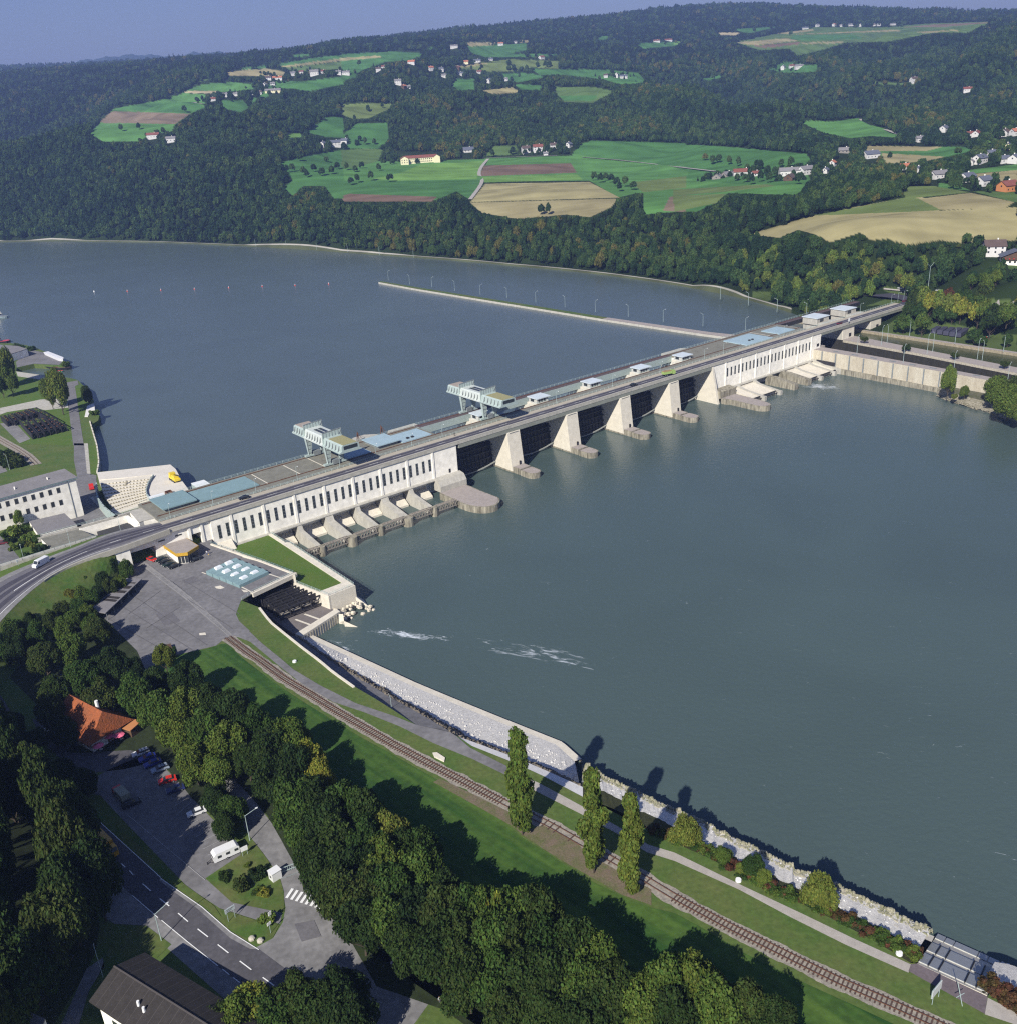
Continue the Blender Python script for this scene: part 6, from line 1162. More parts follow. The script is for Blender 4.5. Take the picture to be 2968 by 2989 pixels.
# ---------------------------------------------------------------- lock
ZL = 12.0
def lockwall(name, lab, near, far, zt=ZL, top=SLAB, face=LOCKW, zb=-2):
    """near/far: plan points of the two faces"""
    t = thing('lock_wall', lab, 'lock wall', (*np.array(W(*near[0], 0))[:2], zb))
    a = [np.array(W(s_, w_, 0)) for s_, w_ in near]; b = [np.array(W(s_, w_, 0)) for s_, w_ in far]
    mb = MB()
    for i in range(len(a)-1): mb.prism([(*a[i][:2], zb), (*a[i+1][:2], zb), (*b[i+1][:2], zb), (*b[i][:2], zb)], [(*a[i][:2], zt), (*a[i+1][:2], zt), (*b[i+1][:2], zt), (*b[i][:2], zt)])
    mb.build('wall', face, t); mb = MB()
    for i in range(len(a)-1):
        mb.add([(*a[i][:2], zt+.03), (*a[i+1][:2], zt+.03), (*b[i+1][:2], zt+.03), (*b[i][:2], zt+.03)], [(0, 1, 2, 3)])
    mb.build('wall_top', top, t); return t, a, b
t1, a1_, b1_ = lockwall('', 'long pale concrete lock wall rising from the river below the far power house', [(378.5, -45), (378.5, -.5), (371, .1), (371, 30), (370.4, 90), (366, 180), (362, 300)], [(385, -45), (384, -.5), (379.5, .1), (379.5, 30), (377, 90), (373, 180), (369, 300)])
mb = MB()
for i in range(0, 14): w_ = 6+i*9.5; mb.dbox(370.55-.003*w_, 371.0-.003*w_, w_, w_+.7, 3, 11.8)
mb.build('wall_ladders', GREYST, t1); mb = MB(); mb.dprof([(0.5, -1), (.5, 3.4), (100, 2.6), (100, -1)], 369.7, 370.9); mb.build('stone_footing', STAIN, t1)
MB().dbox(370.2, 370.95, 3.0, 16, 4.2, 6.2).build('dark_hatch', STEEL, t1)
mb = MB()
for i in range(9): w_ = 12+i*12.4; mb.dbox(373.5, 375.2, w_, w_+4, ZL+.05, ZL+.12)
mb.build('cover_plates', GREYST, t1)
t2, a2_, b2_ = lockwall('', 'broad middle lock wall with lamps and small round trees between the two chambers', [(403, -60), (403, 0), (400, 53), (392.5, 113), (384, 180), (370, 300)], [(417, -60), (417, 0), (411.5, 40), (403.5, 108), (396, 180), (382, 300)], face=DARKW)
mb = MB()
for i in range(1, 5):
    for k in range(0, 12):
        f0 = k/12; p = a2_[i]*(1-f0)+a2_[min(i+1, 5)]*f0; q = a2_[i]*(1-f0-.045)+a2_[min(i+1, 5)]*(f0+.045)
        if i == 5: continue
for i in range(1, 5):
    p, q = a2_[i], a2_[i+1]; d = (q-p)/np.linalg.norm(q-p); n2 = np.array([-d[1], d[0], 0])*.15
    if n2@np.array([DT[0], DT[1], 0]) > 0: n2 = -n2
    mb.prism([p+n2*2+[0, 0, 10.6], q+n2*2+[0, 0, 10.6], q+[0, 0, 10.6], p+[0, 0, 10.6]], [p+n2*2+[0, 0, 12.02], q+n2*2+[0, 0, 12.02], q+[0, 0, 12.02], p+[0, 0, 12.02]])
mb.build('wall_coping', mat('coping', (.40, .36, .28), .9, .3, 1.2), t2)
t3, a3_, b3_ = lockwall('', 'far lock quay wall with a pale edge walkway in front of the lawn', [(431.0, -60), (431, 0), (430.4, 60), (429.6, 150), (429, 300)], [(434.5, -60), (434.5, 0), (434, 60), (433, 150), (432.5, 300)], zt=12.75, face=mat('quay_face', (.34, .29, .20), .9, .3, .8, col2=(.20, .17, .11)))
sheet_w('lock_chamber_water', [W(378.8, -14, 2.5), W(404, -14, 2.5), W(402, 60, 2.5), W(394, 180, 2.5), W(372, 310, 2.5), W(368, 310, 2.5), W(372, 180, 2.5), W(377, 90, 2.5), W(379.4, 30, 2.5)][::1], LOCKWAT)
sheet_w('lock_chamber_water', [W(412, -14, 11.1), W(432, -14, 11.1), W(432, 310, 11.1), W(380, 310, 11.1), W(395, 180, 11.1), W(403, 108, 11.1), W(411, 40, 11.1)], LOCKWAT)
for s0, s1, lab in ((402.5, 415.5, 'white bridge pier standing on the middle lock wall'), (434.2, 447.0, 'white bridge pier standing on the far lock quay')):
    t = thing('lock_pier', lab, 'pier', W(s0, -15, 12), 0, 'bridge piers at the lock')
    MB().dprof([(-30, 12), (-30, 19), (-16, 21.1), (-1.0, 21.1), (-.6, 12)], s0, s1).build('shaft', CONC, t); MB().dprof([(-.98, 12.1), (-.98, 21.1), (-.55, 19.3), (-.2, 12.1)], s0+.05, s1-.05).build('front_face', CONC_L, t)
    MB().dbox(s0+7, s0+9.5, -.6, -.1, 13, 15.2).build('opening', STEEL, t)
    t = thing('hoist_house', 'flat roofed concrete hoist house upstream of the road, on the '+('middle lock wall' if s0 < 420 else 'far lock quay'), 'hoist house', W(s0, -20, 12), 0, 'hoist houses at the lock')
    MB().dbox(s0-1, s1-1, -30, -19, 19.2, 23.4).build('wall', CONC, t); MB().dbox(s0-1.5, s1-.5, -30.5, -18.5, 23.4, 23.8).build('roof', MAT['hoist_roof'], t); MB().dbox(s0+2, s0+6, -19, -18.9, 20.6, 22.8).build('window', GLASS, t)
t = thing('lock_gate', 'dark steel lift gate between the concrete walls at the upstream end of the near chamber', 'lock gate', W(391, -18, 2)); MB().dbox(385.2, 402.9, -20, -18, 1, 13).build('gate_leaf', STEEL, t); mb = MB()
for z in (4, 7, 10, 12.6): mb.bar(W(385.2, -17.6, z), W(402.9, -17.6, z), .25)
mb.build('gate_ribs', GREYST, t)
t = thing('lock_gate', 'dark steel gate at the upstream end of the far chamber', 'lock gate', W(424, -18, 2)); MB().dbox(417.1, 430.9, -20, -18, 1, 13).build('gate_leaf', STEEL, t); mb = MB()
for z in (7.5, 10, 12.6): mb.bar(W(417.1, -17.6, z), W(430.9, -17.6, z), .25)
mb.build('gate_ribs', GREYST, t)
t = thing('bridge_abutment', 'sloping concrete abutment where the road bridge lands among the trees', 'abutment', W(475, -4, 12)); MB().prism([W(466, 5, 11), W(486, 6, 11), W(486, -12, 11), W(466, -12, 11)], [W(476, .3, 21.1), W(486, .6, 21.1), W(486, -9, 21.1), W(476, -9, 21.1)]).build('wall', CONC_L, t)
# mole upstream
ml = [W(346.5, -466, 12.6), W(346.5, -400, 12.6), W(351, -280, 12.6), W(354.5, -170, 12.6), W(361, -80, 12.6), W(366, -44, 12.6)]; mr_ = [W(350.5, -468, 12.6), W(352, -400, 12.6), W(357, -280, 12.6), W(360.5, -170, 12.6), W(368, -80, 12.6), W(377, -37, 12.6)]
mb = MB()
for i in range(5): mb.prism([(*p[:2], 9) for p in (ml[i], ml[i+1], mr_[i+1], mr_[i])], [ml[i], ml[i+1], mr_[i+1], mr_[i]])
struct(mb.build('mole', CONC)); strip('mole_grass', [(p[0], p[1], 12.68) for p in ml[:4]], [(p[0], p[1], 12.68) for p in mr_[:4]], GRASS); strip('mole_path', [(p[0], p[1], 12.7) for p in ml[3:]], [(p[0], p[1], 12.7) for p in mr_[3:]], SLAB)
# island below the lock wall
ie = resample([P(*C7(*p), -.4) for p in [(1238, 1060), (1250, 1100), (1400, 1152), (1600, 1205), (1760, 1262), (1918, 1315), (2300, 1400)]], 24); ib = resample([np.array(W(370.3, 84, 4.5)), np.array(W(369, 110, 4.8)), np.array(W(366, 180, 5)), np.array(W(363, 250, 5))], 24)
im = ie*.6+ib*.4; im[:, 2] = 3.2; im += rng.uniform(-.5, .5, (24, 3))*np.array([1, 1, .3]); strip('island_rubble', ie, im, STONE_G); strip('island_ground', im, ib, mat('scrub_ground', (.12, .11, .08), 1, .3, .4, col2=(.06, .07, .03)))
# ================================================================ lawn terrace, old inlet and stop log store
LZ = 8.0
lw = [W(-15.8, .2, LZ), W(-.2, .2, LZ), W(-.6, 60.5, LZ)]+PP(C9, [(1240, 732), (1000, 650), (690, 470), (420, 330)], LZ)
mb = MB(); mb.prism([(p[0], p[1], -1) for p in lw], [(p[0], p[1], LZ-.03) for p in lw]); struct(mb.build('lawn_base', CONC_L))
sheet_w('terrace_lawn', lw, GRASS_B)
sheet('brick_apron', C9, [(228, 268), (392, 214), (470, 222), (600, 236), (500, 272), (412, 316)], LZ+.12, mat('brick_paving', (.42, .28, .18), .95, .12, .8))
mb = MB(); mb.dprof([(.02, LZ), (.02, 11), (4, LZ+.1)], -22, -15); struct(mb.build('sloped_footing', CONC_L))
T1 = thing('terrace_wall', 'pale quay wall with a railing round the bright lawn beside the river', 'wall', W(0, 30, 0))
o_ = [W(-.2, 1.4, 0), W(1.2, 1.4, 0), W(1.2, 13.5, 0), W(2.3, 14.2, 0), W(1.6, 65.8, 0), W(-9.3, 66.2, 0), W(-9.5, 60.6, 0), W(-.6, 60.6, 0)]
mb = MB(); mb.prism([(p[0], p[1], -1) for p in o_], [(p[0], p[1], LZ+.35) for p in o_]); mb.build('wall', CONC_L, T1)
railing(T1, [W(.9, 1.6, LZ+.35), W(.9, 13.7, LZ+.35), W(2.0, 14.4, LZ+.35), W(1.4, 65.4, LZ+.35), W(-9.2, 66.0, LZ+.35)], 1.0, 2.2, m=RAIL)
c9 = PP(C9, [(1240, 732), (1000, 650)], LZ); c10 = [np.array(W(-9.2, 66, LZ)), np.array(P(*C9(1000, 650), LZ))]
MB().wall([c10[0], c10[1]], -1, LZ+.4, .6).build('side_wall', CONC_L, T1); railing(T1, [c10[0]+[0, 0, .4], c10[1]+[0, 0, .4]], 1.0, 2.2)
MB().prism([W(1.2, 58, -1.5), W(7.2, 62, -1.5), W(5.5, 70, -1.5), W(1.4, 66, -1.5)], [W(1.2, 60, 3.8), W(1.6, 60, 3.8), W(1.5, 66, 3.8), W(1.2, 66, 3.8)]).build('buttress', CONC_L, T1)
mb = MB()
for i in range(46):
    f_ = random.random(); g_ = random.random(); p = W(-8.5+10*f_+5*g_*f_, 66.8+5.5*g_, .4+2.4*(1-g_)); mb.ball((p[0], p[1], p[2]-.3), random.uniform(.5, 1.1), 5, 3, .7)
o = mb.build('rock_heap', mat('pale_rock', (.60, .54, .42), .95, .3, 1.2)); o['kind'] = 'stuff'; o['label'] = 'heap of pale rocks under the quay wall corner'; o['category'] = 'rocks'
# courtyard edge wall above the lawn
T2 = thing('yard_wall', 'white topped wall with a railing along the edge of the asphalt yard above the lawn', 'wall', P(*C9(600, 400), LZ))
ew = [P(*C9(*p), G) for p in [(212, 278), (420, 350), (640, 425), (690, 442), (985, 555)]]; ew = [on_yard(*C9(*p), .45) for p in [(212, 278), (316, 314), (420, 350), (640, 425), (690, 442), (985, 555)]]; mb = MB()
for a, b in zip(ew[:-1], ew[1:]): d = (b-a)[:2]; d /= np.linalg.norm(d); n2 = np.array([-d[1], d[0]])*.4; mb.prism([(*(a[:2]-n2), LZ-1), (*(a[:2]+n2), LZ-1), (*(b[:2]+n2), LZ-1), (*(b[:2]-n2), LZ-1)], [(*(a[:2]-n2), a[2]), (*(a[:2]+n2), a[2]), (*(b[:2]+n2), b[2]), (*(b[:2]-n2), b[2])])
mb.build('wall', CONC_L, T2); railing(T2, [p for p in ew], 1.0, 2.2, m=TEAL_R)
MB().wall([ew[-1][:2], P(*C9(612, 742), G)[:2]], G-1.0, G+.5, 1.6).build('beam', CONC_L, T2); e0, e1 = P(*ew[-1][:2], G) if False else np.array([*ew[-1][:2], G]), P(*C9(612, 742), G)
MB().wall([ew[-1][:2], (ew[-1][:2]+(P(*C9(1000, 650), LZ)[:2]-ew[-1][:2])*1.0)], 2, G+.3, .8).build('wall', CONC_L, T2)
railing(T2, [e0+[0, 0, .5], e1+[0, 0, .5], P(*C9(500, 812), G)+[0, 0, .3]], 1.0, 2.2)
dv = (e1-e0)[:2]; dv /= np.linalg.norm(dv); nv = np.array([-dv[1], dv[0]]); nv = nv if nv@np.array([-DN[0], -DN[1]]) > 0 else -nv
MB().wall([e0[:2]+nv*4, e1[:2]+nv*4], 2, G-.2, .5).build('recess_shade', STEEL, T2)  # black panel stands in for the shade inside this opening
sh_ = [e0[:2]+nv*.2, e1[:2]+nv*.2]
# lowered stop log yard
sl0 = [*PP(C9, [(640, 800)], 3.2), *PP(C9, [(980, 615)], 3.2)]
yard = PP(C9, [(600, 800), (985, 590), (1235, 840), (1375, 905), (1010, 1135), (880, 1052), (760, 960)], 3.2); mb = MB(); mb.prism([(p[0], p[1], -1) for p in yard], [tuple(p) for p in yard]); struct(mb.build('store_floor', mat('store_floor', (.17, .15, .14), .9, .15, .4)))
mb = MB()
for a_, b_ in (((1000, 985), (1185, 1052)), ((1085, 935), (1270, 1000))): v = mark('', C9, a_, b_, .8, None, 3.3); mb.add(v, [(0, 1, 2, 3)])
struct(mb.build('pale_floor_strip', CONC_L))
sill = PP(C9, [(1375, 905), (1420, 925), (1060, 1160), (1000, 1135)], 3.2)
T3 = thing('sill_wall', 'concrete river sill with vertical slots closing the stop log yard', 'wall', sill[0]*[1, 1, 0])
MB().prism([(p[0], p[1], -1.2) for p in sill], [(p[0], p[1], 3.9) for p in sill]).build('wall', CONC_L, T3)
a, b = sill[1], sill[2]; d = (b-a)[:2]; Ld = np.linalg.norm(d); d /= Ld; n_ = np.array([-d[1], d[0]]); n_ = n_ if n_@DN > 0 else -n_
mb = MB()
for i in range(16): c = a[:2]+d*(i+.5)*Ld/16; mb.prism([(*(c-d*.12), -1), (*(c+d*.12), -1), (*(c+d*.12+n_*.12), -1), (*(c-d*.12+n_*.12), -1)], [(*(c-d*.12), 3.4), (*(c+d*.12), 3.4), (*(c+d*.12+n_*.12), 3.4), (*(c-d*.12+n_*.12), 3.4)])
mb.build('slots', STAIN, T3)
pt = PP(C9, [(1400, 930), (1445, 935), (1470, 1010), (1580, 1055), (1560, 1060), (1430, 1020)], 0)
q = [P(*C9(1405, 935), 3.9), P(*C9(1445, 935), 3.9), P(*C9(1455, 1000), 2.2), P(*C9(1580, 1055), .1), P(*C9(1430, 1024), .1), P(*C9(1405, 1010), .5)]
MB().prism([(p[0], p[1], -1.5) for p in q], [tuple(p) for p in q]).build('cutwater', CONC_L, T3)
q = PP(C9, [(1010, 1140), (1065, 1150), (1110, 1195), (1300, 1265), (1240, 1250), (1080, 1190)], 3.4)
for k in range(5):
    s0, s1 = -27.0, -9.3; w_ = 43.5+k*4.3; lab = ['farthest', 'second farthest', 'middle', 'second nearest', 'nearest'][k]
    t = thing('stop_log', 'black steel stop log truss, the %s of the five stacked in the lowered yard' % lab, 'stop log', W((s0+s1)/2, w_, 3.2), 0, 'black stop logs in the lowered yard')
    a0_ = s0+k*.15; a1_x = s1-.2-k*.1
    MB().dprof([(w_-1.6, 4.2), (w_-1.6, 7.4), (w_-1.3, 7.4), (w_-1.1, 4.2)], a0_, a1_x).build('skin_plate', STEEL, t)
    mb = MB()
    for z in (4.2, 7.4):
        mb.bar(W(a0_, w_+1.1, z), W(a1_x, w_+1.1, z), .32); mb.bar(W(a0_, w_-1.4, z), W(a1_x, w_-1.4, z), .30)
    mb.build('chords', STEEL, t); mb = MB()
    for i in range(5): x = a0_+.3+(a1_x-a0_-.6)*i/4; mb.bar(W(x, w_+1.1, 4.2), W(x, w_+1.1, 7.4), .22); mb.bar(W(x, w_-1.3, 7.4), W(x, w_+1.1, 7.4), .22); mb.bar(W(x, w_-1.3, 4.2), W(x, w_+1.1, 7.4), .16)
    mb.build('braces', STEEL, t); mb = MB()
    for i in range(4): x = a0_+1.2+(a1_x-a0_-2.4)*i/3.3; mb.dbox(x, x+3.0, w_-.9, w_+.4, 5.0, 5.25)
    mb.build('planks', mat('old_planks', (.30, .27, .22), .9, .3, 1), t)
T4 = thing('skylight_hall', 'low pale teal skylight roof with white domes set in the asphalt yard', 'skylight', P(*C9(460, 540), G))
sk = PP(C9, [(165, 540), (480, 668), (752, 540), (440, 415)], G+1.2); A_, B2, C_, D_ = sk
for k in range(5):
    f0, f1 = k/5+.004, (k+1)/5-.012; q = [A_*(1-f0)+B2*f0, A_*(1-f1)+B2*f1, D_*(1-f1)+C_*f1, D_*(1-f0)+C_*f0]
    pb = MB().prism([(p[0], p[1], G) for p in q], [tuple(p) for p in q]).build('roof_bay', TEAL_R, T4)
    MB().prism([q[0]+(0, 0, .01), q[0]*.5+q[1]*.5+(0, 0, .01), q[3]*.5+q[2]*.5+(0, 0, .01), q[3]+(0, 0, .01)], [q[0]+(0, 0, .3), q[0]*.8+q[1]*.2+(0, 0, .35), q[3]*.8+q[2]*.2+(0, 0, .35), q[3]+(0, 0, .3)]).build('ridge', TEAL_R, pb)
for p in [(378, 455), (280, 500), (455, 487), (355, 532), (538, 515), (437, 562), (618, 545), (518, 593)]:
    c = P(*C9(*p), G+1.5); u1 = (B2-A_)[:2]/np.linalg.norm((B2-A_)[:2]); u2 = (D_-A_)[:2]/np.linalg.norm((D_-A_)[:2])
    qq = [c[:2]+u1*a*1.0+u2*b*1.5 for a, b in ((-1, -1), (1, -1), (1, 1), (-1, 1))]; qt = [c[:2]+u1*a*.7+u2*b*1.1 for a, b in ((-1, -1), (1, -1), (1, 1), (-1, 1))]
    MB().prism([(*x, G+1.2) for x in qq], [(*x, G+1.95) for x in qt]).build('dome', mat('white_dome', (.72, .76, .76), .4), T4)
lay('pale_patch', C9, [(245, 680), (300, 668), (340, 690), (300, 702), (262, 695)], CONC_L, 3); lay('pale_patch', C9, [(495, 705), (545, 715), (560, 728), (520, 732)], CONC_L, 3)
lay('pale_patch', A1, [(785, 415), (810, 408), (832, 418), (800, 426)], CONC_L, 3); lay('pale_patch', A1, [(1115, 668), (1150, 664), (1155, 678), (1118, 680)], CONC_L, 3)
marks('pale_line', C9, [((0, 497), (165, 560)), ((480, 672), (600, 735)), ((750, 560), (870, 600))], .5, CONC_L, G+.14)
# kiosk
KR = PP(C8, [(1520, 930), (1640, 1012), (1750, 1000), (1855, 935), (1738, 862)], 12.3+4.4); ctr = sum(KR)/5; KG = G; G = 12.1
T5 = thing('entrance_pavilion', 'small flat roofed pavilion with an ochre fascia and glass front in the asphalt yard', 'pavilion', (*ctr[:2], G))
ins = [ctr+(p-ctr)*.86 for p in KR]
MB().prism([(*p[:2], G) for p in ins], [(*p[:2], G+3.4) for p in ins]).build('wall', WHITE, T5)
rf_ = MB().prism([(*p[:2], G+3.4) for p in KR], [(*p[:2], G+4.6) for p in KR]).build('fascia', OCHRE, T5); k2 = [ctr+(p-ctr)*.96 for p in KR]; MB().prism([(*p[:2], G+4.61) for p in k2], [(*p[:2], G+4.66) for p in k2]).build('roof', SLAB, rf_)
for (i0, i1) in ((1, 2), (2, 3)):
    for k in range(5 if i0 == 2 else 3):
        n5 = 5 if i0 == 2 else 3
        f0, f1 = (k+.08)/n5, (k+.92)/n5; a = ctr+(KR[i0]-ctr)*.875; b = ctr+(KR[i1]-ctr)*.875; p, q = a*(1-f0)+b*f0, a*(1-f1)+b*f1; i_ = (ctr-p)*.02
        MB().prism([(*p[:2], G+.2), (*q[:2], G+.2), (*(q+i_)[:2], G+.2), (*(p+i_)[:2], G+.2)], [(*p[:2], G+3.2), (*q[:2], G+3.2), (*(q+i_)[:2], G+3.2), (*(p+i_)[:2], G+3.2)]).build('window', GLASS, T5)
G = KG
# open parking shed
q = PP(A1, [(495, 540), (590, 556), (795, 362), (708, 360)], G+2.9)
T6 = thing('carport', 'long grey roofed open shed with darker panels beside the shrubs', 'shed', (*q[0][:2], G)); rf_ = MB().prism([x-[0, 0, .25] for x in q], q).build('roof', ROOF_G, T6)
for f_ in (.02, .2, .4, .6, .8, .98):
    for a, b in ((q[0], q[3]), (q[1], q[2])): p = a*(1-f_)+b*f_; MB().bar((p[0], p[1], G), (p[0], p[1], G+2.65), .1).build('post', GREYST, T6)
for f0, f1, g0_, g1_ in ((.30, .36, .1, .9), (.38, .44, .1, .9), (.55, .62, .1, .9), (.68, .76, .1, .9), (.84, .87, .1, .9)):
    L = lambda f_, g_: (q[0]*(1-f_)+q[3]*f_)*(1-g_)+(q[1]*(1-f_)+q[2]*f_)*g_+[0, 0, .04]
    MB().prism([L(f0, g0_), L(f1, g0_), L(f1, g1_), L(f0, g1_)], [x+[0, 0, .05] for x in (L(f0, g0_), L(f1, g0_), L(f1, g1_), L(f0, g1_))]).build('roof_panel', ROOF_DK, rf_)
# ================================================================ upper left bank buildings
def vplane(A, B, px, py):
    d = ray(px, py); n = np.array([-(B-A)[1], (B-A)[0]]); t = (A[:2]@n)/(d[:2]@n); return np.array([t*d[0], t*d[1], CAMH+t*d[2]])
ez = 31.0; cA = P(*C8(722, 297), ez); cB = P(*C8(-420, 612), ez); cC = P(*C8(602, 138), ez+1.2)
dx = (cB-cA)[:2]; Lx = np.linalg.norm(dx); dx /= Lx; dy = np.array([-dx[1], dx[0]]); dy = dy if dy@(cC-cA)[:2] > 0 else -dy; dep = 15.0
T7 = thing('administration_building', 'large white building with grey roof and two rows of square windows at the left edge', 'building', (*cA[:2], U))
rectp = lambda e, z, o=0.: [(*(cA[:2]-dx*e-dy*e), z), (*(cA[:2]+dx*(Lx+e)-dy*e), z), (*(cA[:2]+dx*(Lx+e)+dy*(dep+e)), z), (*(cA[:2]-dx*e+dy*(dep+e)), z)]
MB().prism(rectp(-.7, U-1), rectp(-.7, ez-.4)).build('wall', WHITE, T7)
mb = MB(); mb.prism(rectp(0, ez-.4), rectp(0, ez)); mb.build('eaves', TEAL_R, T7)
ra = cA[:2]-dx*0+dy*dep*.62; rb = cA[:2]+dx*Lx+dy*dep*.62
mb = MB(); r_ = rectp(.1, ez+.02); mb.add(r_+[(*(ra+dx*1.5), ez+2.0), (*rb, ez+2.0)], [(0, 1, 5, 4), (1, 2, 5), (2, 3, 4, 5), (3, 0, 4), (0, 3, 2, 1)]); rf_ = mb.build('roof', ROOF_G, T7)
A2_, B2_ = cA+np.array([*(dy*.7), 0]), cB+np.array([*(dy*.7), 0])
for row in ([(545, 420), (467, 440), (388, 462), (310, 483), (230, 502), (153, 523), (71, 545), (-8, 566), (-90, 590)], [(570, 533), (493, 553), (417, 573), (340, 595), (262, 615), (182, 637), (102, 660), (22, 680), (-60, 705)]):
    for x, y in row:
        c = vplane(A2_, B2_, *C8(x, y)); p0 = c[:2]-dx*.75; p1 = c[:2]+dx*.75
        fr = MB().prism([(*(p0-dy*.04), c[2]-1.2), (*(p1-dy*.04), c[2]-1.2), (*(p1+dy*.05), c[2]-1.2), (*(p0+dy*.05), c[2]-1.2)], [(*(p0-dy*.04), c[2]+1.2), (*(p1-dy*.04), c[2]+1.2), (*(p1+dy*.05), c[2]+1.2), (*(p0+dy*.05), c[2]+1.2)]).build('window', CONC, T7)
        p0 += dx*.12; p1 -= dx*.12; MB().prism([(*(p0-dy*.07), c[2]-1.05), (*(p1-dy*.07), c[2]-1.05), (*(p1-dy*.045), c[2]-1.05), (*(p0-dy*.045), c[2]-1.05)], [(*(p0-dy*.07), c[2]+1.05), (*(p1-dy*.07), c[2]+1.05), (*(p1-dy*.045), c[2]+1.05), (*(p0-dy*.045), c[2]+1.05)]).build('pane', GLASS, fr)
c = cA[:2]+dx*4+dy*.6; MB().bar((*c, U), (*c, ez-.5), .14).build('downpipe', GREYST, T7)
for f_, g_ in ((.22, .3), (.5, .25)): c = cA[:2]+dx*Lx*f_+dy*dep*g_; MB().bar((*c, ez+.8), (*c, ez+1.9), .3).build('roof_vent', WHITE, rf_)
def block(name, label, cat, fn, pts, z0, z1, wm, rm, edge=.0):
    q = PP(fn, pts, z1); t = thing(name, label, cat, (*q[0][:2], z0)); MB().prism([(p[0], p[1], z0) for p in q], [(p[0], p[1], z1-.3) for p in q]).build('wall', wm, t); MB().prism([(p[0], p[1], z1-.29) for p in q], [tuple(p) for p in q]).build('roof', rm, t); return t, q
block('annex', 'low grey flat roofed annex in front of the large white building', 'building', C8, [(272, 708), (600, 632), (716, 738), (360, 835)], U, 20, WHITE, ROOF_G)
block('annex', 'low dark flat roofed annex beside the road railing below the large white building', 'building', C8, [(382, 868), (738, 782), (880, 846), (482, 966)], U, 20, WHITE, PLAT)
t, q = block('annex', 'low flat roofed block with a pale top between sunken yard and teal roof', 'building', C8, [(1212, 622), (1388, 565), (1482, 668), (1340, 702), (1300, 720)], U, 21.5, WHITE, CONC)
T8 = thing('yard_wall', 'tall white wall enclosing the sunken yard upstream of the road', 'wall', P(*C8(960, 720), U)); w3 = [P(*C8(*p), 20.5) for p in [(748, 777), (1185, 652), (1288, 722)]]; MB().wall([p[:2] for p in w3], U-1, 20.5, .6).build('wall', WHITE, T8)
MB().bar(w3[0]+[0, 0, .2], w3[1]+[0, 0, .2], .15).build('coping', CONC, T8)
block('hut', 'small flat roofed hut inside the white walled sunken yard', 'hut', C8, [(950, 780), (1060, 746), (1110, 785), (1000, 822)], U, 17.5, WHITE, CONC)
g_ = P(*C8(1150, 735), 17); 
w4 = [P(*C8(*p), 20.6) for p in [(-100, 905+240), (360, 850), (730, 752), (1180, 640), (1420, 560)]]
T9 = thing('bank_wall', 'low dark coped wall with railing running behind the flat roofs towards the dam', 'wall', (*w4[0][:2], U)); w5 = [P(*C8(*p), 20.3) for p in [(365, 853), (740, 752), (1080, 660), (1400, 556)]]; MB().wall([p[:2] for p in w5], 18.5, 20.3, 1.6).build('wall', CONC, T9); railing(T9, [p+np.array([0, 0, 0]) for p in w5], 1.0, 2.5)
railing(T9, [p+[0, 0, 0] for p in pp2[:-1]], 1.0, 2.5, m=TEAL_R)
# amphitheatre
AZ = 18.6
T10 = thing('amphitheatre', 'pale stepped open air theatre on the bank between white building and river', 'amphitheatre', P(*C8(1150, 400), U))
ou = PP(C8, [(905, 252), (1590, 178), (1640, 220), (1700, 330), (1770, 425), (1600, 470), (1380, 500), (1362, 450), (1370, 380), (1430, 290), (1420, 270)]+[(1160, 300), (930, 320)], AZ)
MB().prism([(p[0], p[1], 7) for p in ou], [tuple(p) for p in ou]).build('terrace', mat('pale_terrace', (.62, .58, .50), .9, .08, .3), T10)
n = 9
for k in range(n):
    f0 = k/n; z = AZ-.3-k*.48
    L0 = np.array([(930, 325), (1060, 600)]); R0 = np.array([(1410, 285), (1375, 500)])
    a0_ = L0[0]*(1-f0)+L0[1]*f0; b0_ = R0[0]*(1-f0)+R0[1]*f0+np.array([-14*math.sin(math.pi*f0)*1.5, 0]); a0_ = a0_+np.array([-20*math.sin(math.pi*f0), 0])
    f1 = (k+1.15)/n; a1_z = L0[0]*(1-f1)+L0[1]*f1+np.array([-20*math.sin(math.pi*min(f1, 1)), 0]); b1_z = R0[0]*(1-f1)+R0[1]*f1+np.array([-21*math.sin(math.pi*min(1, f1)), 0])
    q = PP(C8, [tuple(a0_), tuple(b0_), tuple(b1_z), tuple(a1_z)], z); MB().prism([(p[0], p[1], 13.5) for p in q], [tuple(p) for p in q]).build('seat_row', CONC_L, T10)
    mb = MB(); a, b = q[3], q[2]
    for i in range(14):
        c = a+(b-a)*(i+.5)/14
        mb.bar(c+[0, 0, -.5], c+[0, 0, .0], .3)
    mb.bar(a+[0, 0, -.45], b+[0, 0, -.45], .12); mb.build('row_supports', STAIN, T10)
q = PP(C8, [(1030, 600), (1375, 505), (1400, 545), (1080, 640)], 14.2); MB().prism([(p[0], p[1], 13.2) for p in q], [tuple(p) for p in q]).build('stage', CONC_L, T10)
cw = resample([P(*C8(*p), AZ+1) for p in [(893, 325), (888, 400), (910, 470), (960, 540), (1062, 622)]], 12); MB().wall([p[:2] for p in cw], U-3, AZ-.2, .5).build('curved_wall', TEAL, T10)
cw = resample([P(*C8(*p), AZ+1) for p in [(1430, 272), (1385, 340), (1362, 410), (1370, 450), (1385, 470)]], 10); MB().wall([p[:2] for p in cw], U-3, AZ+1.0, .4).build('curved_wall', TEAL, T10)
cw = resample([P(*C8(*p), U) for p in [(842, 490), (905, 560), (975, 650), (1045, 640), (960, 545), (905, 470)]], 12)
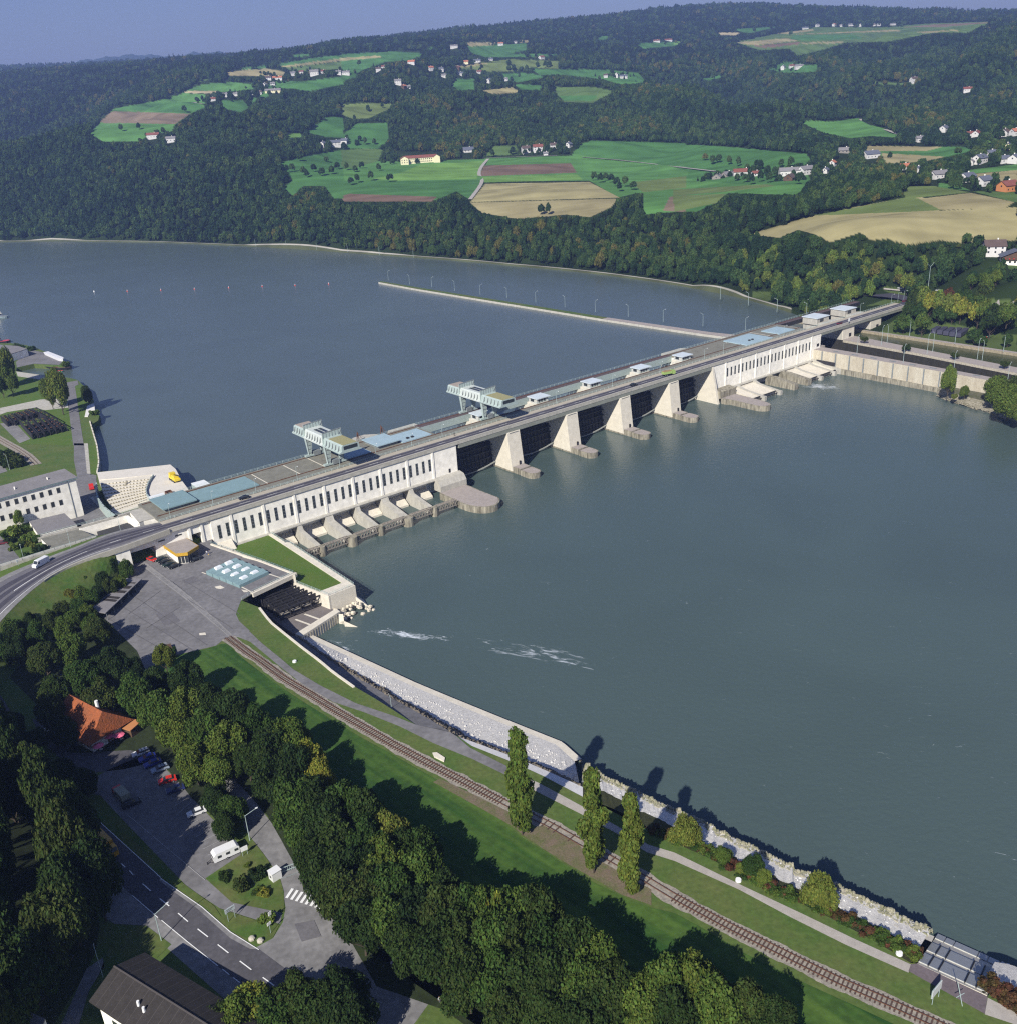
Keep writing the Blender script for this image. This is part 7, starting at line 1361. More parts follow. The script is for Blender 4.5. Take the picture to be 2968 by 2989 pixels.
sheet_w('curved_path', [(p[0], p[1], U+.1) for p in cw], CONC)
mb = MB()
for i in range(8): c = P(*C8(1182-2.5*i, 335+9*i), AZ+.3-.35*i); mb.box(c[0]-.3, c[0]+.3, c[1]-.3, c[1]+.3, c[2]-.6, c[2]+.35)
mb.build('stair', STAIN, T10)
# small buildings and gear at the dam's near end
block('hut', 'white flat roofed hut on the upstream edge beside the teal roof', 'hut', C8, [(1785, 352), (1905, 320), (1960, 355), (1838, 392)], 14, 19, TEAL, mat('white_roof', (.72, .74, .72), .5))
block('hut', 'white flat roofed hut below the stepped theatre terrace', 'hut', C8, [(1385, 478), (1525, 440), (1548, 478), (1422, 515)], 14, 20, TEAL, MAT['white_roof'])
q = PP(C8, [(1540, 428), (1588, 414), (1655, 462), (1600, 478)], 20); t = thing('open_pit', 'rust red walled open shaft beside the theatre hut', 'shaft', (*q[0][:2], 15)); MB().wall([p[:2] for p in q]+[q[0][:2]], 15, 20, .3).build('wall', RUST, t)
# wall rail along the river on the left bank
wr = resample([P(*C12(*p), U+.8) for p in [(1005, 1260), (1040, 1380), (1070, 1480), (1085, 1534)]]+[P(*C8(*p), U+.8) for p in [(912, 60), (922, 150), (905, 245)]], 16)
t = thing('river_parapet', 'long white curved parapet between lawn and upstream water', 'parapet', (*wr[0][:2], U)); MB().wall([p[:2] for p in wr], 9, U+.8, .6).build('wall', CONC_L, t)
t = thing('boat_landing', 'small pale concrete boat landing with a ladder on the left upstream bank', 'landing', P(*C12(1010, 1110), U)); q = PP(C12, [(975, 1090), (1055, 1055), (1062, 1135), (1015, 1140), (985, 1210), (948, 1210)], U+.3); MB().prism([(p[0], p[1], 9) for p in q], [tuple(p) for p in q]).build('slab', mat('white_slab', (.68, .66, .62)), t)
mb = MB(); a = P(*C12(1060, 1085), 11.4); b = P(*C12(1165, 1075), 11.4); c = P(*C12(1165, 1105), 11.4); d = P(*C12(1060, 1108), 11.4); mb.path([a, b, c, d], .12); mb.build('ladder', GREYST, t)
mb = MB()
for i in range(60): p = P(*C12(random.uniform(995, 1110), random.uniform(1195, 1275)), 11.5); mb.ball(p, random.uniform(.4, 1.0), 5, 3, .6)
o = mb.build('shore_rocks', STONE_G); o['kind'] = 'stuff'; o['label'] = 'rocks at the foot of the boat landing'; o['category'] = 'rocks'
# dark stored trusses on the left bank
k = 0
for row in ([(30, 1200, 100, 1300), (110, 1180, 185, 1290), (180, 1165, 260, 1240), (255, 1150, 330, 1240), (300, 1130, 395, 1210), (380, 1115, 620, 1290)], [(250, 1260, 380, 1440), (330, 1245, 455, 1425), (400, 1225, 525, 1405), (470, 1220, 590, 1390), (540, 1235, 655, 1375), (600, 1255, 715, 1360)]):
    for x0, y0, x1, y1 in row:
        k += 1; a = P(*C12(x0, y0), U+3.2); b = P(*C12(x1, y1-40), U+3.2); d = (b-a)[:2]; L = np.linalg.norm(d); d /= L; n_ = np.array([-d[1], d[0]])*1.3
        t = thing('stored_truss', 'black timber and steel truss stored in the tight rows on the left bank lawn', 'truss', (*a[:2], U), 0, 'black trusses stored on the left bank')
        MB().prism([(*(a[:2]-n_), U+.3), (*(b[:2]-n_), U+.3), (*(b[:2]-n_*.7), U+.3), (*(a[:2]-n_*.7), U+.3)], [(*(a[:2]-n_), U+3.2), (*(b[:2]-n_), U+3.2), (*(b[:2]-n_*.7), U+3.2), (*(a[:2]-n_*.7), U+3.2)]).build('plate', STEEL, t)
        mb = MB()
        for z in (U+.4, U+3.2): mb.bar((*(a[:2]+n_), z), (*(b[:2]+n_), z), .25)
        for i in range(6): c = a[:2]+d*L*i/5; mb.bar((*(c+n_), U+.3), (*(c+n_), U+3.2), .18); mb.bar((*(c-n_), U+3.1), (*(c+n_), U+3.1), .18); mb.bar((*(c-n_), U+.4), (*(c+n_), U+3.1), .12)
        mb.build('braces', STEEL, t); mb = MB()
        for i in range(4): c = a[:2]+d*L*(i+.5)/4; mb.box(c[0]-.35, c[0]+.35, c[1]-.35, c[1]+.35, U+3.2, U+3.5)
        mb.build('blocks', RUST, t)
# harbour
t = thing('workshop_hall', 'white harbour workshop with a grey roof at the far left', 'building', P(*C12(150, 480), U)); q = PP(C12, [(105, 520), (305, 458), (200, 425), (-200, 400), (-200, 560)], U+5)
MB().prism([(p[0], p[1], U) for p in q], [tuple(p) for p in q]).build('wall', WHITE, t); MB().prism([tuple(p+[0, 0, .01]) for p in q], [p+[0, 0, .4] for p in q]).build('roof', ROOF_G, t)
for x, y in ((150, 525), (200, 505), (215, 500), (250, 488), (262, 484)): p = P(*C12(x, y), U+2); MB().box(p[0]-.5, p[0]+.5, p[1]-.6, p[1]-.2, U+1, U+3).build('door', GLASS, t)
def boat(name, label, a, b, wd, h, m, deckm, z=11, load=None, cabin=None):
    d = (b-a)[:2]; L = np.linalg.norm(d); rz = math.atan2(d[1], d[0]); t = thing(name, label, 'boat', (*((a+b)/2)[:2], z), rz)
    pl_ = [(-L/2, -wd*.42), (L*.36, -wd*.5), (L*.46, -wd*.25), (L*.5, 0), (L*.46, wd*.25), (L*.36, wd*.5), (-L/2, wd*.42)]
    MB().prism([(x*.94, y*.8, -.5) for x, y in pl_], [(x, y, h) for x, y in pl_]).build('hull', m, t, local=True)
    MB().prism([(x*.93, y*.86, h+.01) for x, y in pl_], [(x*.93, y*.86, h+.05) for x, y in pl_]).build('deck', deckm, t, local=True)
    if load: MB().prism([(-L*.38, -wd*.35, h+.06), (L*.26, -wd*.38, h+.06), (L*.26, wd*.38, h+.06), (-L*.38, wd*.35, h+.06)], [(-L*.36, -wd*.25, h+.7), (L*.24, -wd*.28, h+.7), (L*.24, wd*.28, h+.7), (-L*.36, wd*.25, h+.7)]).build('cargo_well', load, t, local=True)
    if cabin:
        cb = MB().box(-L*.3, L*.05, -wd*.3, wd*.3, h+.05, h+2.2).build('cabin', WHITE, t, local=True); MB().box(-L*.28, L*.06, -wd*.31, wd*.31, h+1.2, h+1.8).build('window', GLASS, cb, local=True)
        MB().box(-L*.2, 0, -wd*.2, wd*.2, h+2.2, h+3.8).build('wheelhouse', WHITE, t, local=True)
    return t
boat('barge', 'rusty barge moored in the small harbour basin on the left', P(*C12(380, 640), 11), P(*C12(800, 685), 11), 9, 1.6, STEEL, mat('rust_deck', (.16, .10, .08), .9, .3, .5), load=RUST)
boat('rowing_boat', 'small green and white boat with a red cover beside the rusty barge', P(*C12(640, 712), 11), P(*C12(712, 708), 11), 2.6, .8, mat('green_hull', (.12, .35, .25), .5), paint('red', (.6, .05, .05)))
boat('work_boat', 'red decked work boat with white cabin moored at the far left harbour', P(*C12(-130, 400), 11), P(*C12(125, 375), 11), 7, 1.6, STEEL, paint('red', (.6, .05, .05)), cabin=True)
boat('motor_boat', 'grey boat moored alone off the far left edge', P(*C12(-60, 95), 11), P(*C12(80, 105), 11), 6, 1.4, mat('grey_hull', (.25, .32, .33), .6), GREYST, cabin=True)
boat('rescue_boat', 'long pale boat hull standing ashore at the tip of the harbour yard', P(*C12(520, 515), U), P(*C12(712, 595), U), 4, 1.5, mat('white_hull', (.7, .7, .7), .5), MAT['white_hull'], z=U+.5)
# yellow machine
p = P(*C8(1635, 330), AZ); t = thing('yellow_crane_machine', 'yellow mobile work machine on the pale terrace tip beside the river', 'work machine', p, -.9)
MB().box(-3.5, 3.5, -1.3, 1.3, .8, 1.8).build('chassis', paint('yellow', (.75, .55, .03)), t, local=True); MB().box(-3.2, -1.2, -1.2, 1.2, 1.8, 3.3).build('cab', MAT['paint_yellow'], t, local=True); MB().box(-.8, 2.6, -1.0, 1.0, 1.8, 2.8).build('engine', MAT['paint_yellow'], t, local=True); MB().bar((0, 0, 2.8), (4.6, .3, 3.6), .25).build('boom', STEEL, t, local=True)
for x in (-2.4, 0, 2.4):
    for y in (-1.25, 1.25): MB().bar((x, y-.2, .55), (x, y+.2, .55), .55, n=10).build('wheel', RUBBER, t, local=True)
# dock statues / masts
for x, y, lab in ((683, 432, 'left'), (818, 395, 'right')):
    s_, w_ = dam_sw(P(*C5(x, y+28), 22)); t = thing('bank_derrick', 'rust brown small derrick on the upstream edge, %s one of the pair' % lab, 'derrick', W(s_, -37.5, 21.6)); b0 = np.array(W(s_, -37.5, 21.6))
    mb = MB(); mb.bar(b0+[-.6, 0, 0], b0+[0, 0, 4.6], .22); mb.bar(b0+[.8, 0, 0], b0+[0, 0, 4.6], .16); mb.bar(b0+[0, .8, 0], b0+[0, 0, 4.6], .16); mb.build('mast', RUST, t); MB().bar(b0+[0, 0, 4.4], b0+[1.6, .4, 1.4], .12).build('jib', RUST, t)
# ================================================================ vehicles
def wheels(t, L, B, r=.33, xs=None):
    for x in xs or (-L*.31, L*.31):
        for y in (-1, 1):
            w_ = MB().bar((x, y*(B/2-.12), r), (x, y*(B/2+.02), r), r, n=12).build('wheel', RUBBER, t, local=True)
            MB().bar((x, y*(B/2), r), (x, y*(B/2+.05), r), r*.55, n=8).build('rim', GREYST, w_, local=True)
def side_prism(prof, y0, y1, taper=0):
    """(x,z) outline between two sides"""
    return MB().prism([(x, y0+taper*max(0, z-.9), z) for x, z in prof], [(x, y1-taper*max(0, z-.9), z) for x, z in prof])
def car(fn, a, b, z, col, label, kind='saloon', group=None, cat='car'):
    if z == G: z = float(on_yard(*fn((a[0]+b[0])/2, (a[1]+b[1])/2))[2])
    """a = tail, b = nose in the photo"""
    A = P(*fn(*a), z); Bp = P(*fn(*b), z); d = (Bp-A)[:2]; rz = math.atan2(d[1], d[0]); c = (A+Bp)/2; L, B = 4.4, 1.75
    t = thing('parked_car' if kind != 'moving' else 'car', label, cat, (c[0], c[1], z), rz, group)
    side_prism([(-2.2, .35), (-2.2, .85), (-2.05, 1.0), (.95, .98), (1.95, .85), (2.2, .7), (2.2, .35)], -B/2, B/2).build('body', col, t, local=True)
    est = kind == 'estate'
    cb = side_prism([(-2.1 if est else -1.75, .95), (-1.95 if est else -1.2, 1.38), (.25, 1.40), (1.0, .95)], -B/2+.05, B/2-.05, .28).build('windows', GLASS, t, local=True)
    MB().box(-1.85 if est else -1.15, .25, -.64, .64, 1.39, 1.45).build('roof', col, t, local=True)
    for y in (-.62, .62): MB().box(2.17, 2.24, y-.2, y+.2, .6, .78).build('headlight', mat('lamp_glass', (.7, .7, .65), .3), t, local=True)
    if est:
        for x in (-1.2, -.4): MB().box(x, x+.12, -.7, .7, 1.46, 1.52).build('roof_bar', STEEL, t, local=True)
    wheels(t, L, B); return t
pw = paint('white', (.72, .72, .70)); pr = paint('bright_red', (.55, .03, .02)); pn = paint('navy', (.02, .03, .12)); pk = paint('black', (.012, .014, .02)); pg = paint('dark_green', (.012, .03, .03)); ps = paint('silver_blue', (.30, .36, .45)); pb_ = paint('blue', (.03, .05, .30)); pmr = paint('maroon', (.12, .02, .03))
g1 = 'dark cars beside the pavilion'
car(C8, (1382, 1062), (1458, 1088), G, pr, 'red car parked by the dark underpass of the viaduct')
car(C8, (1540, 1062), (1470, 1085), G, pg, 'dark car farthest from the camera in the row beside the pavilion', 'saloon', g1); car(C8, (1575, 1085), (1500, 1110), G, pk, 'black car second in the row beside the pavilion', 'saloon', g1)
car(C8, (1612, 1108), (1538, 1135), G, pg, 'dark car third in the row beside the pavilion', 'saloon', g1); car(C8, (1680, 1120), (1570, 1160), G, pk, 'black car nearest to the camera in the row beside the pavilion', 'saloon', g1)
car(C8, (1880, 1055), (1770, 1095), G, pk, 'black estate car parked at the glass front of the pavilion', 'estate')
g2 = 'cars in the shaded car park'
car(A2, (838, 85), (742, 118), G, pw, 'white estate car with roof bars at the top of the shaded car park', 'estate', g2); car(A2, (878, 112), (778, 148), G, pb_, 'blue car beside the white estate car', 'saloon', g2)
car(A2, (905, 142), (810, 178), G, pb_, 'blue car between the other blue car and the silver one', 'saloon', g2); car(A2, (948, 172), (848, 210), G, ps, 'silver blue estate car with roof bars in the car park row', 'estate', g2)
car(A2, (984, 242), (896, 268), G, pr, 'bright red car alone in the middle of the car park', 'saloon', g2); car(A2, (1030, 290), (940, 320), G, pn, 'navy car half hidden under the tree beside the bright red one', 'saloon', g2)
car(A2, (1155, 415), (1050, 455), G, pw, 'white hatchback parked alone across the empty bays', 'saloon', g2); car(A2, (715, 395), (760, 375), G, pk, 'dark car in deep shade near the camper', 'saloon', g2)
car(C8, (-12, 925), (72, 915), 18.1, pmr, 'maroon car on the small car park at the left edge')
car(C4, (1398, 1155), (1338, 1170), 22.6, pk, 'black car driving on the bridge above the near power house', 'moving'); car(C6, (838, 342), (882, 330), 22.6, pk, 'black car driving on the bridge above the weir', 'moving')
car(C7, (412, 480), (450, 470), 22.6, pmr, 'red car driving on the bridge over the lock', 'moving'); car(C7, (962, 292), (990, 282), 22.4, pmr, 'dark red car at the far end of the bridge bend', 'moving')
car(C7, (792, 470), (828, 462), 12.9, pw, 'white car on the track under the far bridge end'); car(C7, (845, 428), (880, 420), 12.9, pb_, 'blue car in the shadow under the far bridge end')
for i, (x, y, lab) in enumerate([(940, 180, 'white van among trees at the bend beyond the bridge'), (1262, 200, 'small white car on the valley road left of the white van'), (1348, 205, 'white van on the valley road behind the tall lamp mast')]):
    q = on_ground(C7(x, y), .9); car(ID, C7(x+8, y+2), C7(x-8, y-1), q[2], pw, lab, 'estate')
# white van on the ramp
A = P(*C8(455, 1088), 20.35); Bp = P(*C8(318, 1160), 20.35); d = (Bp-A)[:2]; c = (A+Bp)/2
t = thing('delivery_van', 'white high roofed van driving down the curved ramp at the left', 'van', (c[0], c[1], 20.5), math.atan2(d[1], d[0]))
side_prism([(-3.0, .4), (-3.0, 2.5), (1.5, 2.55), (2.25, 1.5), (3.0, 1.15), (3.05, .4)], -1, 1).build('body', pw, t, local=True); side_prism([(1.45, 2.35), (1.62, 2.42), (2.32, 1.45), (2.2, 1.42)], -.9, .9).build('windscreen', GLASS, t, local=True)
for y in (-1.02, .99): MB().box(1.0, 1.8, y, y+.03, 1.45, 2.05).build('window', GLASS, t, local=True)
wheels(t, 6.2, 2.0, .36)
# caravan
A = P(*A2(1340, 640), G); Bp = P(*A2(1195, 705), G); d = (Bp-A)[:2]; c = (A+Bp)/2
t = thing('caravan', 'white touring caravan parked at the grass corner of the car park', 'caravan', (c[0], c[1], G), math.atan2(d[1], d[0])); side_prism([(-2.9, .5), (-2.9, 2.2), (-2.4, 2.6), (2.3, 2.6), (2.9, 2.0), (2.9, .5)], -1.15, 1.15).build('body', pw, t, local=True)
for sy in (-1.17, 1.14):
    for x in (-2.2, -.3, 1.6): MB().box(x-.45, x+.45, sy, sy+.03, 1.3, 1.95).build('window', GLASS, t, local=True)
MB().box(2.86, 2.95, -.7, .7, 1.3, 1.9).build('window', GLASS, t, local=True); mb = MB(); mb.bar((2.9, .7, .5), (4.3, 0, .5), .06); mb.bar((2.9, -.7, .5), (4.3, 0, .5), .06); mb.box(4.1, 4.3, -.1, .1, .05, .7); mb.build('drawbar', STEEL, t, local=True)
wheels(t, 1, 2.3, .33, (0,)); MB().box(-2.95, -2.88, -.3, .3, .9, 1.1).build('number_plate', paint('plate', (.6, .6, .5)), t, local=True)
# camper in the shade
A = P(*A2(725, 385), G); Bp = P(*A2(640, 300), G); d = (Bp-A)[:2]; c = (A+Bp)/2
t = thing('farm_truck', 'red cabbed truck with pale cover parked in the shade of the car park', 'truck', (c[0], c[1], G), math.atan2(d[1], d[0])); MB().box(-3.2, 1.2, -1.1, 1.1, .9, 2.6).build('cargo_box', mat('canvas', (.30, .30, .22), .9), t, local=True); side_prism([(1.3, .5), (1.3, 2.3), (2.3, 2.3), (2.9, 1.5), (2.9, .5)], -1, 1).build('cab', pr, t, local=True); wheels(t, 6, 2.1, .42)
# yellow lorry
A = P(*A2(530, 575), G); Bp = P(*A2(655, 700), G); d = (Bp-A)[:2]; c = (A+Bp)/2
t = thing('lorry', 'yellow box lorry driving on the shaded main road', 'lorry', (c[0], c[1], G+.05), math.atan2(d[1], d[0])); yl = paint('amber', (.62, .33, .02)); MB().box(-5.2, 2.4, -1.25, 1.25, 1.0, 3.6).build('cargo_box', yl, t, local=True)
cb = side_prism([(2.6, .6), (2.6, 3.0), (4.2, 2.9), (4.6, 1.9), (4.6, .6)], -1.2, 1.2).build('cab', yl, t, local=True); side_prism([(4.25, 2.75), (4.3, 2.8), (4.66, 2.0), (4.62, 1.9)], -1.05, 1.05).build('windscreen', GLASS, cb, local=True); MB().box(-5.1, 4.4, -.9, .9, .5, .98).build('chassis', STEEL, t, local=True); wheels(t, 1, 2.4, .5, (-4, -2.8, 3.6))
# tipper on the bridge
A = P(*C6(1022, 285), 22.55); Bp = P(*C6(1088, 272), 22.55); d = (Bp-A)[:2]; c = (A+Bp)/2
t = thing('tipper_lorry', 'green tipper lorry with rusty load driving on the bridge above the weir', 'lorry', (c[0], c[1], 22.6), math.atan2(d[1], d[0])); gl = paint('lime', (.30, .42, .12)); MB().box(-3.8, 1.6, -1.2, 1.2, 1.1, 2.4).build('tipper_body', gl, t, local=True); MB().box(-3.6, 1.4, -1.05, 1.05, 2.41, 2.7).build('load', mat('soil_load', (.30, .2, .1), .9), t, local=True)
cb = side_prism([(1.9, .6), (1.9, 2.8), (3.4, 2.7), (3.8, 1.8), (3.8, .6)], -1.2, 1.2).build('cab', gl, t, local=True); MB().box(3.55, 3.72, -1, 1, 1.8, 2.5).build('windscreen', GLASS, cb, local=True); wheels(t, 1, 2.3, .5, (-2.6, -1.4, 2.8))
# red pick-up by the theatre
A = P(*C8(865, 440), U+.1); Bp = P(*C8(850, 372), U+.1); d = (Bp-A)[:2]; c = (A+Bp)/2
t = thing('small_truck', 'small red truck parked between white building and stepped theatre', 'truck', (c[0], c[1], U+.1), math.atan2(d[1], d[0])); MB().box(-2.6, .8, -1, 1, .6, 1.5).build('cargo_bed', pr, t, local=True); side_prism([(.9, .5), (.9, 2.0), (1.9, 2.0), (2.5, 1.2), (2.5, .5)], -.95, .95).build('cab', pr, t, local=True); wheels(t, 5, 1.9, .36)
# ================================================================ lamps and signs
def lamp(base, h, az, label, arm=1.8, group=None, r=.09, m=None, double=False):
    t = thing('street_lamp', label, 'street lamp', base, 0, group); m = m or GREYL
    MB().bar((0, 0, 0), (0, 0, h*.92), r, r*.6, 6).build('post', m, t, local=True)
    for s_ in ((1, -1) if double else (1,)):
        ex, ey = arm*math.cos(az)*s_, arm*math.sin(az)*s_
        MB().bar((0, 0, h*.9), (ex, ey, h), r*.6, r*.5, 5).build('arm', m, t, local=True)
        MB().prism([(ex-.1, ey-.18, h-.03), (ex+.55*math.cos(az)*s_, ey+.55*math.sin(az)*s_-.18, h), (ex+.55*math.cos(az)*s_, ey+.55*math.sin(az)*s_+.18, h), (ex-.1, ey+.18, h-.03)], [(ex-.1, ey-.15, h+.15), (ex+.5*math.cos(az)*s_, ey+.5*math.sin(az)*s_-.15, h+.12), (ex+.5*math.cos(az)*s_, ey+.5*math.sin(az)*s_+.15, h+.12), (ex-.1, ey+.15, h+.15)]).build('lamp_head', LHEAD, t, local=True)
    return t
GREYL = mat('lamp_post_paint', (.34, .42, .40), .5); LHEAD = mat('lamp_head', (.62, .64, .62), .4); DAZ = math.atan2(DN[1], DN[0])
for i, (x, y) in enumerate([(945, 1265), (1200, 1205), (1435, 1130), (1665, 1060)]):
    s_ = dam_sw(P(*C4(x, y), 22.4))[0]; lamp(W(s_, -9.9, 22.2), 7, DAZ, 'road lamp over the near power house, number %d from the ramp' % (i+1), 1.6, 'lamps along the bridge railing')
for i, (x, y) in enumerate([(545, 598), (738, 535), (935, 475), (1120, 430)]):
    s_ = dam_sw(P(*C5(x, y), 22.4))[0]; lamp(W(s_, -9.9, 22.2), 7, DAZ, ['road lamp beside the legs of the nearer crane', 'road lamp in front of the raised pale blue roof', 'road lamp beside the black vents of the pale blue roof', 'road lamp just before the second crane'][i], 1.6, 'lamps along the bridge railing')
for i, (x, y) in enumerate([(435, 440), (725, 340), (985, 260), (1228, 185), (1340, 155), (1653, 50)]):
    s_ = dam_sw(P(*C6(x, y), 22.4))[0]; lamp(W(s_, -9.9, 22.2), 7, DAZ, 'road lamp beyond the second crane, number %d towards the lock' % (i+1), 1.6, 'lamps along the bridge railing')
for i, (x, y) in enumerate([(572, 380), (812, 300), (880, 285), (925, 270)]): s_ = dam_sw(P(*C7(x, y), 22.4))[0]; lamp(W(s_, -9.9, 22.2), 7, DAZ, 'road lamp on the bridge over the lock, number %d from the power house' % (i+1), 1.6, 'lamps along the bridge railing')
OV = lambda x, y: (x*1.5475, y*1.5475)
for i, (x, y) in enumerate([(733, 528), (773, 536), (815, 541), (858, 548), (906, 556), (956, 562), (1010, 570), (1065, 579), (1122, 588), (1184, 597), (1250, 607), (1325, 615), (1405, 623)]):
    ln = ['at the tip of the mole', 'second from the tip of the mole', 'third from the tip of the mole', 'fourth from the tip of the mole', 'fifth from the tip of the mole', 'sixth from the tip of the mole', 'seventh along the mole', 'eighth along the mole', 'last on the grassy part of the mole', 'first on the paved part of the mole', 'second on the paved part of the mole', 'third on the paved part of the mole', 'where the mole joins the dam'][i]
    lamp(P(*OV(x, y), 12.7), 9, 2.4 if i % 2 else .3, 'tall grey lamp '+ln, 1.6, 'lamps on the upstream mole', r=.12)
for i, (x, y) in enumerate([(575, 722), (962, 803), (1387, 865), (1836, 968)]): lamp(P(*C7(x, y), 12), 11, .6, 'slim grey lamp on the near lock wall, number %d from the dam' % (i+1), .9, 'lamps on the near lock wall', r=.13)
for i, (x, y) in enumerate([(780, 650), (827, 638), (1163, 722), (1210, 706), (1583, 772), (1624, 782)]): lamp(P(*C7(x, y), 12), 12, .6+3.1*(i % 2), 'slim grey lamp on the middle lock wall, number %d from the dam' % (i+1), .9, 'lamps on the middle lock wall', r=.13)
for i, (x, y) in enumerate([(1016, 575), (1396, 642), (1803, 708)]): lamp(P(*C7(x, y), 13), 10, -2.2, 'curved grey lamp beside the lock lawn, number %d from the bridge' % (i+1), 1.8, 'lamps beside the lock lawn', r=.14)
q = on_ground(C7(1165, 236), 0); lamp(q, 22, .6, 'very tall twin headed lamp mast among the yellow trees beyond the bridge', 3.5, None, .2, None, True)
for i, (x, y) in enumerate([(150, 400), (180, 375)]): q = P(*C7(x, y), 13); lamp(q, 9, 2.5, 'lamp on the bank behind the crane girder, '+('left one' if i == 0 else 'right one'), 1.6, 'lamps behind the crane girder', r=.13)
for i, (x, y) in enumerate([(255, 428), (412, 462), (573, 500)]): q = P(*C3(x, y), 13); lamp(q, 10, 2.6, 'lamp on the far bank path left of the lock, number %d from the left' % (i+1), 1.8, 'lamps on the far bank path', r=.15)
for i, (x, y) in enumerate([(1432, 1378), (1605, 1384), (1775, 1396)]): q = P(*F1(x, y), 12.4); lamp(q, 9, -1.2, 'distant lamp on the far shore road, number %d from the left' % (i+1), 1.8, 'distant lamps on the far shore road', r=.15)
for i, (x, y) in enumerate([(30, 1410), (208, 1428), (398, 1440)]): q = P(*F2(x, y), 12.4); lamp(q, 10, -1.2, 'distant lamp on the far shore above the mole, number %d from the left' % (i+1), 1.8, 'distant lamps above the mole', r=.15)
lamp(P(*C8(662, 950), 20.3), 7, -1, 'lamp beside the walk railing in front of the dark flat roof', 1.2); lamp(P(*C8(228, 1080), 18), 7, -1, 'lamp on the verge left of the garden shrubs', 1.0); lamp(P(*C8(1132, 820), 20), 7, -1, 'lamp in front of the sunken white yard', 1.0); lamp(P(*C8(92, 230), U), 8, 2.6, 'lamp beside the rails behind the large white building', .8)
lamp(P(*A2(905, 1145), G), 7.8, .75, 'grey curved lamp beside the main road next to the dark roof', 2.6, r=.11); lamp(P(*A2(1400, 583), G), 7.8, .55, 'grey curved lamp on the green corner by the grey drive', 2.6, r=.11); lamp(P(*A2(578, 1350), G), 8, 2.0, 'thin lamp on the side lane behind the dark roofed hall', .3)
lamp(P(*A3(852, 1098), 8.6), 4.5, 2, 'short bent lamp lying in the sun on the bank ramp', .9)
def sign(name, fn, a, h, wd, ht, m, label, cat='sign', ang=.6, legs=2, frame=False, z=None):
    z = G if z is None else z; p = P(*fn(*a), z); t = thing(name, label, cat, p, ang)
    for x in ((-wd*.35, wd*.35) if legs == 2 else (0,)): MB().bar((x, 0, 0), (x, 0, h), .06).build('post', GREYL, t, local=True)
    b = MB().box(-wd/2, wd/2, -.05, .05, h-ht, h).build('panel', m, t, local=True)
    if frame:
        mb = MB()
        for x in (-wd/2, 0, wd/2): mb.bar((x, .12, h-ht), (x, .12, h), .06)
        for z_ in (h-ht, h-ht/2, h): mb.bar((-wd/2, .12, z_), (wd/2, .12, z_), .06)
        mb.build('frame', GREYL, t, local=True)
    return t
sg = mat('sign_grey', (.45, .50, .50), .5)
t = sign('road_sign', A2, (1300, 1028), 3.4, 2.2, 1.1, sg, 'grey framed road sign on two posts between footway and main road', ang=.75)
mb = MB()
for i in range(3): mb.box(-.8, .8-.4*i, -.07, -.055, 3.1-.33*i-.1, 3.1-.33*i)
mb.build('lettering', STEEL, [o for o in COL.objects if o.parent == t][-1], local=True)
sign('noticeboard', A2, (1375, 668), 2.6, 1.6, 1.2, WPAINT, 'white noticeboard at the corner of the car park lawn', ang=.6); sign('give_way_sign', A2, (1518, 1105), 3, .9, .7, WPAINT, 'white sign pole near the boulders', ang=.9, legs=1)
sign('traffic_sign', A2, (1522, 1050), 3.2, .7, .9, WPAINT, 'narrow traffic sign beside the small green bush', ang=.9, legs=1)
t = sign('billboard_frame', A5, (1460, 1385), 3.6, 3.4, 1.8, mat('sign_white', (.55, .56, .54), .6), 'open pale frame sign standing by the riverside path', ang=.7, frame=True)
t = thing('signal_pole', 'toppled looking slim white mast with crossbars near the landing platform', 'mast', P(*A5(1612, 1415), G)); b0 = P(*A5(1612, 1415), G); tp = b0+np.array([-1.2, .6, 5.2])
mb = MB(); mb.bar(b0, tp, .08); mb.build('mast', GREYL, t); MB().bar(b0+(tp-b0)*.45+[-.9, -.4, 0], b0+(tp-b0)*.45+[.9, .4, 0], .06).build('crossbar', GREYL, t)
sign('round_sign', C8, (175, 1130), 2.6, .9, .9, WPAINT, 'white round edged sign on the verge of the curved ramp', ang=1.0, legs=1, z=19); sign('bridge_board', C7, (508, 470), 3.6, 1.7, 2.2, WPAINT, 'white board on a post standing on the bridge over the lock', ang=DA, legs=1, z=22.5)
# gate with two white huts
t = thing('barrier_gate', 'sliding mesh gate with rail between two white gate huts on the grey drive', 'gate', P(*A2(1570, 770), G)); a, b = P(*A2(1575, 772), G), P(*A2(1705, 722), G)
mb = MB(); mb.bar(a+[0, 0, .5], b+[0, 0, .5], .1); mb.bar(a+[0, 0, 1.5], b+[0, 0, 1.5], .08)
for i in range(14): q = a+(b-a)*i/13; mb.bar(q+[0, 0, .1], q+[0, 0, 1.5], .04)
mb.build('gate_leaf', GREYL, t); c = P(*A2(1580, 800), G); d_ = P(*A2(1690, 757), G); MB().bar(c+[0, 0, .15], d_+[0, 0, .15], .12).build('track_rail', GREYST, t)
for x, y, lab in ((1545, 795, 'white cube gate hut beside the green island'), (1738, 718, 'white cube gate hut beside the dense trees')):
    p = P(*A2(x, y), G); t = thing('gate_hut', lab, 'hut', p, .75); MB().box(-1.1, 1.1, -.9, .9, 0, 2.2).build('wall', pw, t, local=True); MB().box(-1.2, 1.2, -1, 1, 2.21, 2.35).build('roof', pw, t, local=True); MB().box(-1.13, -1.1, -.3, .3, .9, 1.4).build('window', STEEL, t, local=True)
